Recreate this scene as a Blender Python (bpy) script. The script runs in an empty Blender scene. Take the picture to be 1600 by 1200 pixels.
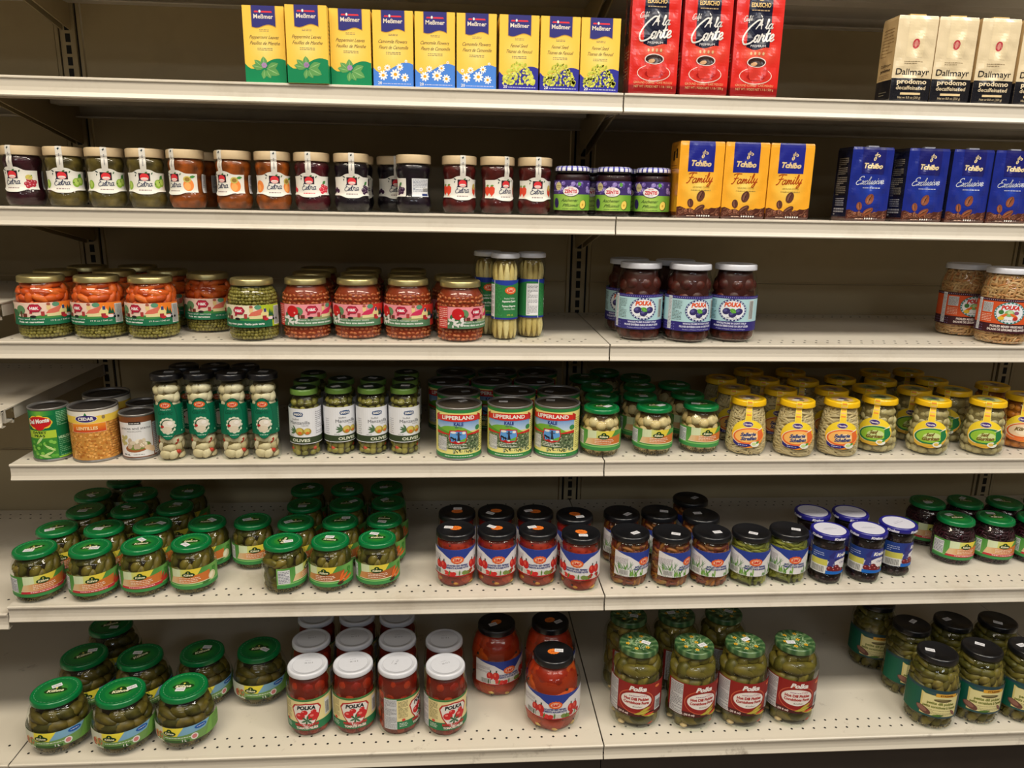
import bpy, math, random
import numpy as np
from mathutils import Vector, Matrix, noise
from mathutils.geometry import tessellate_polygon

# ------------------------------------------------------------------ camera, light, exposure
SC = bpy.context.scene
COL = SC.collection
def cam_setup():
    f, pitch, yaw, roll = 1161.9, math.radians(13.895), math.radians(4.160), math.radians(1.078)
    cy, sy, cp, sp = math.cos(yaw), math.sin(yaw), math.cos(pitch), math.sin(pitch)
    fwd = Vector((sy*cp, cy*cp, -sp)); right = Vector((cy, -sy, 0)); up = right.cross(fwd)
    c, s = math.cos(roll), math.sin(roll)
    r2 = c*right + s*up; u2 = -s*right + c*up
    cam = bpy.data.objects.new('camera', bpy.data.cameras.new('camera'))
    COL.objects.link(cam)
    cam.data.sensor_width = 36.0
    cam.data.lens = 36.0*f/1600.0
    cam.data.clip_start = 0.05
    m = Matrix((r2, u2, -fwd)).transposed().to_4x4()
    m.translation = Vector((-0.3094, -1.9380, 1.2790))
    cam.matrix_world = m
    SC.camera = cam
cam_setup()
SC.view_settings.view_transform = 'Standard'
SC.view_settings.look = 'None'
SC.view_settings.gamma = 1.0
SC.view_settings.use_curve_mapping = False
SC.view_settings.exposure = -0.12
SC.cycles.use_denoising = True
SC.cycles.max_bounces = 8
SC.cycles.transparent_max_bounces = 16
SC.cycles.sample_clamp_indirect = 3.0
W_ = bpy.data.worlds.new('store_ambient'); SC.world = W_; W_.use_nodes = True
W_.node_tree.nodes['Background'].inputs[0].default_value = (1.0, 0.85, 0.66, 1)
W_.node_tree.nodes['Background'].inputs[1].default_value = 0.022
CEIL = 3.05
# (x, y, length along x, width, watts, colour)   fluorescent fixtures in the ceiling
LIGHTS = [(-1.45, -1.60, 1.2, .55, 43, (1, .89, .71)), (0.15, -1.60, 1.2, .55, 43, (1, .93, .80)), (1.75, -1.60, 1.2, .55, 43, (1, .95, .87)),
          (-1.45, -3.00, 1.2, .55, 12, (1, .90, .75)), (0.15, -3.00, 1.2, .55, 12, (1, .94, .85)), (1.75, -3.00, 1.2, .55, 12, (1, .96, .92)),
          (-1.5, -5.4, 1.2, .55, 24, (.84, .91, 1)), (1.2, -5.4, 1.2, .55, 24, (.84, .91, 1)),
          (-0.5, -8.4, 2.4, .55, 44, (.80, .89, 1))]
for lx, ly, ll, lw, pw, lc in LIGHTS:
    ld = bpy.data.lights.new('fluorescent_tube_light', 'AREA'); ld.shape = 'RECTANGLE'
    ld.size = ll; ld.size_y = lw; ld.energy = pw; ld.color = lc
    lo = bpy.data.objects.new('fluorescent_tube_light', ld); COL.objects.link(lo)
    lo.location = (lx, ly, CEIL-0.085)

# ------------------------------------------------------------------ colours and materials
def lin(c):
    if isinstance(c, str):
        c = tuple(int(c[i:i+2], 16) for i in (0, 2, 4))
    o = []
    for x in c[:3]:
        x = max(0.0, min(1.0, x/255.0))
        o.append(x/12.92 if x <= 0.04045 else ((x+0.055)/1.055)**2.4)
    return tuple(o)
def mixc(a, b, t):
    if isinstance(a, str): a = tuple(int(a[i:i+2], 16) for i in (0, 2, 4))
    if isinstance(b, str): b = tuple(int(b[i:i+2], 16) for i in (0, 2, 4))
    return tuple(a[i]*(1-t)+b[i]*t for i in range(3))
def mat_col(name, rough=.5, spec=.5, coat=0, metal=0, nscale=60, namt=.06, bump=0, coat_r=.05):
    m = bpy.data.materials.new(name); m.use_nodes = True
    nt = m.node_tree; b = nt.nodes['Principled BSDF']
    a = nt.nodes.new('ShaderNodeAttribute'); a.attribute_name = 'Col'
    n = nt.nodes.new('ShaderNodeTexNoise'); n.inputs['Scale'].default_value = nscale; n.inputs['Detail'].default_value = 3
    tc = nt.nodes.new('ShaderNodeTexCoord'); nt.links.new(tc.outputs['Object'], n.inputs['Vector'])
    mr = nt.nodes.new('ShaderNodeMapRange'); mr.inputs[3].default_value = 1-namt; mr.inputs[4].default_value = 1+namt
    nt.links.new(n.outputs['Fac'], mr.inputs[0])
    mx = nt.nodes.new('ShaderNodeVectorMath'); mx.operation = 'SCALE'
    nt.links.new(a.outputs['Color'], mx.inputs[0]); nt.links.new(mr.outputs[0], mx.inputs['Scale'])
    nt.links.new(mx.outputs[0], b.inputs['Base Color'])
    b.inputs['Roughness'].default_value = rough
    b.inputs['Specular IOR Level'].default_value = spec
    b.inputs['Coat Weight'].default_value = coat; b.inputs['Coat Roughness'].default_value = coat_r
    b.inputs['Metallic'].default_value = metal
    if bump:
        bp = nt.nodes.new('ShaderNodeBump'); bp.inputs['Strength'].default_value = bump; bp.inputs['Distance'].default_value = .001
        nt.links.new(n.outputs['Fac'], bp.inputs['Height']); nt.links.new(bp.outputs[0], b.inputs['Normal'])
    return m
M = {
 'paper': mat_col('printed_paper', .5, .35, nscale=300, namt=.02),
 'card':  mat_col('glossy_cardboard', .38, .45, nscale=250, namt=.02),
 'foil':  mat_col('coffee_foil', .24, .6, .8, nscale=90, namt=.04, bump=.25, coat_r=.12),
 'lid':   mat_col('enamelled_tin_lid', .28, .5, .3, nscale=120, namt=.03, coat_r=.1),
 'plastic': mat_col('matt_plastic_lid', .5, .4, nscale=90, namt=.06),
 'gold':  mat_col('gold_lacquered_tin', .34, .5, 0, .85, nscale=50, namt=.08),
 'tin':   mat_col('bare_tin', .34, .5, 0, .6, nscale=80, namt=.08),
 'food':  mat_col('wet_food', .42, .35, 0, nscale=220, namt=.16),
 'syrup': mat_col('jam', .45, .25, 0, nscale=130, namt=.38),
}
def mat_glass():
    m = bpy.data.materials.new('clear_glass'); m.use_nodes = True
    nt = m.node_tree; nt.nodes.clear()
    out = nt.nodes.new('ShaderNodeOutputMaterial'); mix = nt.nodes.new('ShaderNodeMixShader')
    tr = nt.nodes.new('ShaderNodeBsdfTransparent'); gl = nt.nodes.new('ShaderNodeBsdfGlossy'); fr = nt.nodes.new('ShaderNodeFresnel')
    tr.inputs[0].default_value = (.95, .97, .95, 1); gl.inputs['Roughness'].default_value = .025
    n = nt.nodes.new('ShaderNodeTexNoise'); n.inputs['Scale'].default_value = 26; n.inputs['Detail'].default_value = 1
    tc = nt.nodes.new('ShaderNodeTexCoord'); nt.links.new(tc.outputs['Object'], n.inputs['Vector'])
    bp = nt.nodes.new('ShaderNodeBump'); bp.inputs['Strength'].default_value = .12; bp.inputs['Distance'].default_value = .002
    nt.links.new(n.outputs['Fac'], bp.inputs['Height']); nt.links.new(bp.outputs[0], gl.inputs['Normal'])
    fr.inputs['IOR'].default_value = 1.5
    ge = nt.nodes.new('ShaderNodeNewGeometry'); iv = nt.nodes.new('ShaderNodeMath'); iv.operation = 'SUBTRACT'; iv.inputs[0].default_value = 1
    nt.links.new(ge.outputs['Backfacing'], iv.inputs[1]); ml = nt.nodes.new('ShaderNodeMath'); ml.operation = 'MULTIPLY'   # reflection only at the outer surface
    nt.links.new(fr.outputs[0], ml.inputs[0]); nt.links.new(iv.outputs[0], ml.inputs[1])
    nt.links.new(ml.outputs[0], mix.inputs[0]); nt.links.new(tr.outputs[0], mix.inputs[1]); nt.links.new(gl.outputs[0], mix.inputs[2])
    nt.links.new(mix.outputs[0], out.inputs[0]); return m
M['glass'] = mat_glass()
def mat_powder(name, base, dirt, rough=.36, grime=.5, scale=7, pos=.52):
    m = bpy.data.materials.new(name); m.use_nodes = True
    nt = m.node_tree; b = nt.nodes['Principled BSDF']
    tc = nt.nodes.new('ShaderNodeTexCoord')
    n = nt.nodes.new('ShaderNodeTexNoise'); n.inputs['Scale'].default_value = scale; n.inputs['Detail'].default_value = 6; n.inputs['Roughness'].default_value = .7
    nt.links.new(tc.outputs['Object'], n.inputs['Vector'])
    r = nt.nodes.new('ShaderNodeValToRGB'); r.color_ramp.elements[0].position = pos; r.color_ramp.elements[1].position = .80
    r.color_ramp.elements[0].color = (*lin(base), 1); r.color_ramp.elements[1].color = (*lin(mixc(base, dirt, grime)), 1)
    nt.links.new(n.outputs['Fac'], r.inputs[0]); nt.links.new(r.outputs[0], b.inputs['Base Color'])
    b.inputs['Roughness'].default_value = rough
    n2 = nt.nodes.new('ShaderNodeTexNoise'); n2.inputs['Scale'].default_value = 900
    nt.links.new(tc.outputs['Object'], n2.inputs['Vector'])
    bp = nt.nodes.new('ShaderNodeBump'); bp.inputs['Strength'].default_value = .08; bp.inputs['Distance'].default_value = .0004
    nt.links.new(n2.outputs['Fac'], bp.inputs['Height']); nt.links.new(bp.outputs[0], b.inputs['Normal'])
    return m
M['shelf'] = mat_powder('beige_powder_coat', (212, 204, 190), (150, 135, 112), .34, .35)
M['base'] = mat_powder('scuffed_beige_powder_coat', (214, 206, 190), (70, 55, 40), .38, .6, 14, .62)
M['panel'] = mat_powder('beige_back_panel', (178, 162, 126), (146, 130, 98), .42, .5, 2)
M['dark'] = mat_powder('dark_slot', (14, 12, 10), (20, 17, 14), .7)
M['kick'] = mat_powder('dark_brown_kick_plate', (44, 36, 32), (60, 50, 44), .45)
M['floor'] = mat_powder('vinyl_floor', (128, 116, 100), (100, 90, 78), .3, .6, 3)
M['ceil'] = mat_powder('ceiling_tile', (222, 218, 208), (200, 195, 185), .8)
M['wall'] = mat_powder('painted_wall', (190, 180, 160), (170, 160, 140), .7)
M['lamp'] = mat_powder('lamp_housing', (235, 235, 230), (215, 215, 210), .5)

# ------------------------------------------------------------------ mesh builder
class MB:
    def __init__(s): s.v = []; s.f = []; s.c = []; s.sm = []; s.mi = []
    def add(s, verts, faces, cols, smooth=True, mi=0):
        """cols: one linear colour, or one per vertex"""
        o = len(s.v); s.v.extend([tuple(p) for p in verts])
        per = isinstance(cols, (list, np.ndarray)) and len(cols) == len(verts) and not isinstance(cols[0], (int, float))
        for f in faces:
            s.f.append([o+i for i in f]); s.sm.append(smooth); s.mi.append(mi)
            if per: s.c.extend([tuple(cols[i]) for i in f])
            else: s.c.extend([cols]*len(f))
    def box(s, x0, y0, z0, x1, y1, z1, col, mi=0):
        v = [(x0,y0,z0),(x1,y0,z0),(x1,y1,z0),(x0,y1,z0),(x0,y0,z1),(x1,y0,z1),(x1,y1,z1),(x0,y1,z1)]
        s.add(v, [(0,3,2,1),(4,5,6,7),(0,1,5,4),(1,2,6,5),(2,3,7,6),(3,0,4,7)], col, False, mi)
    def mesh(s, name, mats):
        me = bpy.data.meshes.new(name); me.from_pydata(s.v, [], s.f)
        for m in (mats if isinstance(mats, (list, tuple)) else [mats]): me.materials.append(m)
        me.polygons.foreach_set('use_smooth', s.sm); me.polygons.foreach_set('material_index', s.mi)
        a = me.color_attributes.new('Col', 'FLOAT_COLOR', 'CORNER')
        arr = np.ones((len(s.c), 4), dtype=np.float32); arr[:, :3] = np.array([c[:3] for c in s.c], dtype=np.float32)
        a.data.foreach_set('color', arr.ravel()); me.update(); return me
CM = .01
def catmull(pts, k=4):
    out = []
    P = [pts[0]]+list(pts)+[pts[-1]]
    for i in range(1, len(P)-2):
        p0, p1, p2, p3 = [np.array(P[j], float) for j in (i-1, i, i+1, i+2)]
        if np.linalg.norm(p2-p1) < .25: out.append(tuple(p1)); continue
        for t in range(k):
            u = t/k
            out.append(tuple(.5*((2*p1)+(-p0+p2)*u+(2*p0-5*p1+4*p2-p3)*u*u+(-p0+3*p1-3*p2+p3)*u**3)))
    out.append(tuple(P[-2])); return out
def lathe(mb, prof, col, n=40, mi=0, smooth=True):
    """prof: (r, z) in cm, colour: sRGB or function(angle, r, z)"""
    V = []; Fc = []; C_ = []
    for r, z in prof:
        for i in range(n):
            a = 2*math.pi*i/n; V.append((r*CM*math.sin(a), -r*CM*math.cos(a), z*CM))
            C_.append(lin(col(a, r, z)) if callable(col) else lin(col))
    for j in range(len(prof)-1):
        for i in range(n):
            a, b = j*n+i, j*n+(i+1) % n
            Fc.append((a, b, b+n, a+n))
    mb.add(V, Fc, C_, smooth, mi)

# ------------------------------------------------------------------ printed artwork (flat shapes in cm, wrapped on the pack)
CURS = {
 'a': ([[(.75,.85),(.45,1.0),(.1,.6),(.15,.1),(.45,0),(.75,.5),(.85,1.0)],[(.85,1.0),(.75,.3),(.9,.02),(1.1,.2)]], 1.08),
 'r': ([[(0,.2),(.25,1.1),(.4,.88),(.7,.9)],[(.7,.9),(.6,.3),(.8,0),(1.0,.2)]], .98), 't': ([[(0,.2),(.35,1.7)],[(.35,1.7),(.25,.4),(.42,0),(.75,.2)],[(.0,1.1),(.75,1.2)]], .74),
 'e': ([[(0,.2),(.6,.55),(.65,.9),(.4,1.0),(.12,.6),(.2,.1),(.55,0),(.9,.25)]], .9), 'm': ([[(0,.2),(.2,1.0),(.15,0)],[(.15,.1),(.45,.95),(.62,.8),(.55,0)],[(.55,.1),(.85,.95),(1.02,.8),(.95,.1),(1.1,0),(1.3,.2)]], 1.3),
 'n': ([[(0,.2),(.2,1.0),(.15,0)],[(.15,.1),(.5,.95),(.67,.8),(.6,.1),(.75,0),(.95,.2)]], .95),
 'i': ([[(0,.2),(.3,1.0)],[(.3,1.0),(.22,.2),(.38,0),(.62,.2)],[(.3,1.4),(.36,1.5)]], .62), 'l': ([[(0,.2),(.4,1.3),(.45,2.0),(.3,2.1),(.2,1.5),(.22,.3),(.38,0),(.62,.2)]], .62),
 'y': ([[(0,.2),(.2,1.0),(.18,.3),(.42,.05),(.72,.6),(.8,1.0)],[(.8,1.0),(.6,-.5),(.25,-1.0),(.05,-.75),(.5,-.15),(1,.2)]], .98),
 'x': ([[(.0,.85),(.2,1.0),(.5,.1),(.8,.1)],[(.78,.98),(.05,0)]], .84), 'c': ([[(.72,.85),(.5,1.0),(.12,.6),(.2,.08),(.5,0),(.85,.25)]], .84),
 'u': ([[(0,.2),(.2,1.0)],[(.2,1.0),(.16,.2),(.4,0),(.7,.7)],[(.75,1.0),(.68,.15),(.85,0),(1.03,.2)]], 1.03), 's': ([[(0,.2),(.4,1.0),(.6,.45),(.42,0),(.08,.1)],[(.42,.0),(.8,.2)]], .8),
 'v': ([[(0,.7),(.2,1.0),(.28,.1),(.42,.0),(.75,.6),(.7,1.0),(.95,.9)]], .9), 'f': ([[(0,.2),(.5,1.5),(.55,2.1),(.35,2.0),(.25,.8),(.15,-.8),(.35,-.7),(.3,.1),(.65,.25)]], .68), 'é': ([[(0,.2),(.6,.55),(.65,.9),(.4,1.0),(.12,.6),(.2,.1),(.55,0),(.9,.25)],[(.5,1.4),(.8,1.8)]], .9),
 'C': ([[(1.35,1.85),(1.5,2.2),(1.1,2.35),(.4,1.6),(.05,.6),(.35,-.05),(1.0,.05),(1.5,.55)]], 1.45), 'F': ([[(.1,2.0),(.7,2.25),(1.8,2.15)],[(.95,2.2),(.8,1.2),(.5,.2),(.1,0)],[(.4,1.15),(1.35,1.25)]], 1.3),
 'E': ([[(1.35,1.95),(1.2,2.3),(.6,2.15),(.5,1.5),(.95,1.25)],[(.95,1.25),(.3,1.05),(.1,.4),(.5,-.05),(1.1,.1),(1.45,.45)]], 1.4), 'À': ([[(0,0),(.5,.9),(1.1,2.2)],[(1.1,2.2),(1.15,1.0),(1.3,0)],[(.4,.8),(1.45,.9)],[(.5,2.9),(.85,2.55)]], 1.55),
}
TXT = {}
def text_tris(s, bold=0.0, shear=0.0):
    k = (s, bold, shear)
    if k not in TXT:
        cu = bpy.data.curves.new('lettering', 'FONT'); cu.body = s; cu.resolution_u = 2; cu.offset = bold; cu.shear = shear; cu.size = 1.0
        ob = bpy.data.objects.new('lettering', cu)
        me = bpy.data.meshes.new_from_object(ob)
        v = np.array([p.co[:2] for p in me.vertices]) if len(me.vertices) else np.zeros((0, 2))
        me.calc_loop_triangles()
        t = [tuple(q.vertices) for q in me.loop_triangles]
        bpy.data.objects.remove(ob); bpy.data.curves.remove(cu); bpy.data.meshes.remove(me)
        TXT[k] = (v, t)
    return TXT[k]
class Art:
    def __init__(s): s.t = []            # (triangle or convex polygon points, colour, layer)
    def poly(s, pts, col, l=1):
        tr = tessellate_polygon([[Vector((p[0], p[1], 0)) for p in pts]])
        for a in tr: s.t.append(([pts[i] for i in a], col, l))
    def conv(s, pts, col, l=1): s.t.append((list(pts), col, l))
    def rect(s, u0, v0, u1, v1, col, l=0): s.t.append(([(u0, v0), (u1, v0), (u1, v1), (u0, v1)], col, l))
    def ell(s, u, v, a, b, col, l=1, rot=0, n=18):
        c, d = math.cos(math.radians(rot)), math.sin(math.radians(rot))
        s.conv([(u+a*math.cos(t)*c-b*math.sin(t)*d, v+a*math.cos(t)*d+b*math.sin(t)*c) for t in [2*math.pi*i/n for i in range(n)]], col, l)
    def ring(s, u, v, a, b, w, col, l=1, n=36, gap=0):
        for i in range(n):
            if gap and i % 2: continue
            t0, t1 = 2*math.pi*i/n, 2*math.pi*(i+1)/n
            s.conv([(u+a*math.cos(t0), v+b*math.sin(t0)), (u+a*math.cos(t1), v+b*math.sin(t1)), (u+(a-w)*math.cos(t1), v+(b-w)*math.sin(t1)), (u+(a-w)*math.cos(t0), v+(b-w)*math.sin(t0))], col, l)
    def txt(s, st, u, v, h, col, l=3, fit=None, sh=0, bold=0, arc=0, rot=0):
        """centred at u, baseline v, capital height h"""
        P, T = text_tris(st, bold, sh)
        if not len(P): return
        x0, x1 = P[:, 0].min(), P[:, 0].max(); sc = h/.70; sx = sc
        if fit: sx = fit/max(x1-x0, 1e-4)
        cr, sr = math.cos(math.radians(rot)), math.sin(math.radians(rot))
        Q = []
        for x, y in P:
            a, b = (x-(x0+x1)/2)*sx, y*sc
            if arc: b += -arc*a*a
            Q.append((u+a*cr-b*sr, v+a*sr+b*cr))
        for t in T: s.t.append(([Q[i] for i in t], col, l))
    def script(s, st, u, v, xh, col, l=4, w=.16, sh=.35, rot=0, fit=None):
        """handwritten word, centred at u, x-height xh"""
        x = 0; S = []
        for ch in st:
            if ch == ' ': x += .7; continue
            g, adv = CURS[ch]
            for k in g: S.append([(x+p[0], p[1]) for p in k])
            x += adv
        sx = (fit/(x*xh)) if fit else 1; cr, sr = math.cos(math.radians(rot)), math.sin(math.radians(rot))
        for k in S:
            P = catmull(k, 5) if len(k) > 2 else k
            Q = []
            for a, b in P:
                a2, b2 = (a-x/2+b*sh)*xh*sx, b*xh; Q.append((u+a2*cr-b2*sr, v+a2*sr+b2*cr))
            h = w*xh/2
            for i in range(len(Q)-1):
                dx, dy = Q[i+1][0]-Q[i][0], Q[i+1][1]-Q[i][1]; n = math.hypot(dx, dy)
                if n < 1e-5: continue
                nx, ny = -dy/n*h, dx/n*h; ex, ey = dx/n*h*.5, dy/n*h*.5
                s.conv([(Q[i][0]-ex+nx, Q[i][1]-ey+ny), (Q[i][0]-ex-nx, Q[i][1]-ey-ny), (Q[i+1][0]+ex-nx, Q[i+1][1]+ey-ny), (Q[i+1][0]+ex+nx, Q[i+1][1]+ey+ny)], col, l)
    def lines(s, u0, u1, v1, v0, n, col, l=2, seed=1, h=.45):
        r = random.Random(seed); st = (v1-v0)/n
        for i in range(n):
            v = v1-st*(i+.75); u = u0
            while u < u1-.1:
                w = min(r.uniform(.15, .6), u1-u); s.rect(u, v, u+w, v+st*h, col, l); u += w+.1
                if r.random() < .06: break
    def bars(s, u0, v0, u1, v1, l=2, seed=2):
        s.rect(u0, v0, u1, v1, (235, 235, 232), l); r = random.Random(seed); u = u0+.08
        while u < u1-.1:
            w = r.uniform(.03, .09); s.rect(u, v0+.12, u+w, v1-.1, (30, 30, 30), l+1); u += w+r.uniform(.04, .1)
    def emit(s, mb, fn, su=.6, sv=None, mi=0, base=.03, step=.012):
        """fn(u, v, offset_cm) -> point in m; shapes are cut into strips so they follow the surface"""
        for pts, col, l in s.t:
            polys = [pts]
            for ax, stp in ((0, su), (1, sv)):
                if not stp: continue
                new = []
                for P in polys:
                    lo = min(p[ax] for p in P); hi = max(p[ax] for p in P)
                    k0, k1 = math.floor(lo/stp+1e-6), math.ceil(hi/stp-1e-6)
                    if k1-k0 <= 1: new.append(P); continue
                    for k in range(k0, k1):
                        Q = clip(clip(P, ax, k*stp, 1), ax, (k+1)*stp, -1)
                        if len(Q) >= 3: new.append(Q)
                polys = new
            for P in polys:
                V = [fn(p[0], p[1], base+l*step) for p in P]
                ar = sum(P[i][0]*P[(i+1) % len(P)][1]-P[(i+1) % len(P)][0]*P[i][1] for i in range(len(P)))
                if ar < 0: V.reverse(); P = P[::-1]
                if callable(col): mb.add(V, [tuple(range(len(V)))], [lin(col(*p)) for p in P], False, mi)
                else: mb.add(V, [tuple(range(len(V)))], lin(col), False, mi)
def clip(P, ax, x, sg):
    out = []
    for i in range(len(P)):
        a, b = P[i], P[(i+1) % len(P)]; da, db = (a[ax]-x)*sg, (b[ax]-x)*sg
        if da >= 0: out.append(a)
        if (da > 0 and db < 0) or (da < 0 and db > 0):
            t = da/(da-db); out.append((a[0]+(b[0]-a[0])*t, a[1]+(b[1]-a[1])*t))
    return out
def prof_r(prof):
    z = np.array([p[1] for p in prof]); r = np.array([p[0] for p in prof])
    o = np.argsort(z, kind='stable'); z, r = z[o], r[o]
    return lambda q: float(np.interp(q, z, r))
def wrap(rf, Rref):
    def fn(u, v, off):
        r = (rf(v)+off)*CM; a = u/Rref; return (r*math.sin(a), -r*math.cos(a), v*CM)
    return fn
def flat_top(z):
    return lambda u, v, off: (u*CM, v*CM, (z+off)*CM)

# ------------------------------------------------------------------ food pieces
import bmesh
ICO = {}
def ico(n):
    if n not in ICO:
        bm = bmesh.new(); bmesh.ops.create_icosphere(bm, subdivisions=n, radius=1.0)
        bm.verts.ensure_lookup_table()
        ICO[n] = (np.array([v.co[:] for v in bm.verts]), [tuple(v.index for v in f.verts) for f in bm.faces]); bm.free()
    return ICO[n]
def rotm(rx, ry, rz):
    return np.array((Matrix.Rotation(rz, 3, 'Z') @ Matrix.Rotation(ry, 3, 'Y') @ Matrix.Rotation(rx, 3, 'X')))
def blob(mb, c, ax, R, col, rin, zr, bend=0, mott=.15, sub=2, rng=random, taper=0):
    V, Fc = ico(sub); P = V*np.array(ax)
    if bend: P[:, 2] += bend*(P[:, 0]**2)
    if taper: P[:, 1:] *= (1-taper*(P[:, 0:1]/ax[0]))
    P = P @ R.T + np.array(c)
    P[:, 2] = np.clip(P[:, 2], zr[0], zr[1])
    rr = np.hypot(P[:, 0], P[:, 1]); mx = np.array([rin(z) for z in P[:, 2]]); k = np.minimum(1, mx/np.maximum(rr, 1e-6))
    P[:, 0] *= k; P[:, 1] *= k
    base = np.array(lin(col)); cs = []
    s0 = rng.uniform(0, 50)
    for p in P:
        n = noise.noise(Vector((p[0]*1.7+s0, p[1]*1.7, p[2]*1.7))); cs.append(tuple(np.clip(base*(1+mott*n*2), 0, 1)))
    mb.add(P*CM, Fc, cs, True)
def fill(mb, rin, z0, z1, sp, fn, seed, spz=None):
    """places pieces against the inside of the glass, row over row"""
    rng = random.Random(seed); z = z0; row = 0; spz = spz or sp*.86
    while z <= z1:
        R = rin(z); n = max(3, int(2*math.pi*R/sp)); off = rng.random()
        for i in range(n):
            a = 2*math.pi*(i+off+(.5 if row % 2 else 0)+rng.uniform(-.15, .15))/n
            fn(mb, a, z+rng.uniform(-.12, .12)*sp, R, rng)
        z += spz; row += 1
def pick(rng, pal): return mixc(rng.choice(pal), rng.choice(pal), rng.random()*.6)
def piece_round(r, pal, sq=1.0, mott=.12, sub=2):
    def fn(mb, a, z, R, rng):
        q = r*rng.uniform(.88, 1.1); d = R-q*rng.uniform(.88, 1.15)
        blob(mb, (d*math.sin(a), -d*math.cos(a), z), (q, q, q*sq), rotm(rng.uniform(-.5, .5), rng.uniform(-.5, .5), rng.uniform(0, 6)), pick(rng, pal), fn.rin, fn.zr, 0, mott, sub, rng)
    return fn
def piece_long(L, r, pal, up=.5, mott=.2, bend=.05, taper=.15):
    """up: chance of standing upright instead of lying around the wall"""
    def fn(mb, a, z, R, rng):
        q = r*rng.uniform(.8, 1.15); l = L*rng.uniform(.75, 1.15)/2; d = R-q*rng.uniform(.9, 1.25)
        tilt = rng.uniform(1.0, 1.57) if rng.random() < up else rng.uniform(-.5, .5)
        Rm = rotm(0, 0, a) @ rotm(0, -tilt, 0)
        blob(mb, (d*math.sin(a), -d*math.cos(a), z), (l, q, q), Rm, pick(rng, pal), fn.rin, fn.zr, rng.uniform(-bend, bend), mott, 2, rng, rng.uniform(-taper, taper))
    return fn

# ------------------------------------------------------------------ lids, glass, contents helpers
WHITE = (238, 236, 232); BLACK = (16, 16, 18)
def lid_mesh(rl, z0, H, col, mat, art=None, flare=0, side_art=None, n=44):
    mb = MB()
    lathe(mb, [(rl-.5, z0), (rl-.04+flare, z0), (rl+flare, z0+.1), (rl+flare*.5, z0+.3), (rl, H-.3), (rl-.1, H-.1), (rl-.3, H), (rl-.5, H), (rl-.65, H-.12), (.01, H-.12)], col, n)
    if art: art.emit(mb, flat_top(H-.12), .8, .8, base=.01)
    if side_art: side_art.emit(mb, wrap(lambda z: rl, rl), .5, base=.02)
    return mb.mesh('lid', M[mat])
def glass_mesh(prof, n=48):
    mb = MB(); lathe(mb, catmull(prof), (255, 255, 255), n)
    return mb.mesh('glass_jar', M['glass'])
def contents(prof, zt, fills, core, corek=.80, mat='food', extra=None, name='contents'):
    """fills: (piece function, z0, z1, spacing, seed[, row step])"""
    mb = MB(); rf = prof_r(catmull(prof)); rin = lambda z: max(.2, rf(max(z, .35))-.3)
    zr = (.28, zt)
    zs = [z for z in np.linspace(.28, zt, 14)]
    pr = [(.01, .28)]+[(rin(z)*corek, z) for z in zs]+[(.01, zt)]
    lathe(mb, pr, core, 28)
    for q in fills:
        q[0].rin = rin; q[0].zr = zr
        fill(mb, rin, q[1], q[2], q[3], q[0], q[4], q[5] if len(q) > 5 else None)
    if extra: extra(mb, rin)
    return mb.mesh(name, M[mat])
def label_mesh(art, prof, su=.6, sv=None, mat='paper'):
    mb = MB(); rf = prof_r(catmull(prof)); R = rf(sum(q[1] for q in art.t[0][0])/len(art.t[0][0]))
    art.emit(mb, wrap(rf, R), su, sv, base=.035); return mb.mesh('label', M[mat])
def strip_mesh(prof, rl, zl, H, zb, u0, u1, col, mark, mat='paper'):
    """paper seal that runs from the lid top down over the shoulder to the label"""
    rf = prof_r(catmull(prof)); pts = []
    pts.append((rl-1.2, H+.02)); pts.append((rl-.1, H+.02)); pts.append((rl+.05, H-.15))
    for z in np.linspace(H-.3, zl+.1, 4): pts.append((rl+.05, z))
    for z in np.linspace(zl-.25, zb, 9): pts.append((max(rf(z)+.06, 0), z))
    L = [0]
    for i in range(1, len(pts)): L.append(L[-1]+math.hypot(pts[i][0]-pts[i-1][0], pts[i][1]-pts[i-1][1]))
    def fn(u, v, off):
        d = -v; r = float(np.interp(d, L, [p[0] for p in pts]))+off*.6; z = float(np.interp(d, L, [p[1] for p in pts]))
        if d < 1.15: z += off
        a = u/rf(zb); return (r*CM*math.sin(a), -r*CM*math.cos(a), z*CM)
    A = Art(); A.rect(u0, -L[-1], u1, 0, col)
    mark(A, u0, u1, L[-1])
    mb = MB(); A.emit(mb, fn, .4, .3, base=.01); return mb.mesh('seal_strip', M[mat])
def sticker_mesh():
    mb = MB(); mb.box(-.0095, -.0058, 0, .0095, .0058, .0002, lin((228, 228, 232)))
    A = Art(); A.lines(-.75, .75, .3, -.3, 3, (120, 120, 130), 1, 5, .4); A.emit(mb, flat_top(.02), base=.002)
    return mb.mesh('price_sticker', M['paper'])
STICK = sticker_mesh()
PROTO = {}
def proto(key, parts, sticker=None, label=None): PROTO[key] = (parts, sticker)

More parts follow.
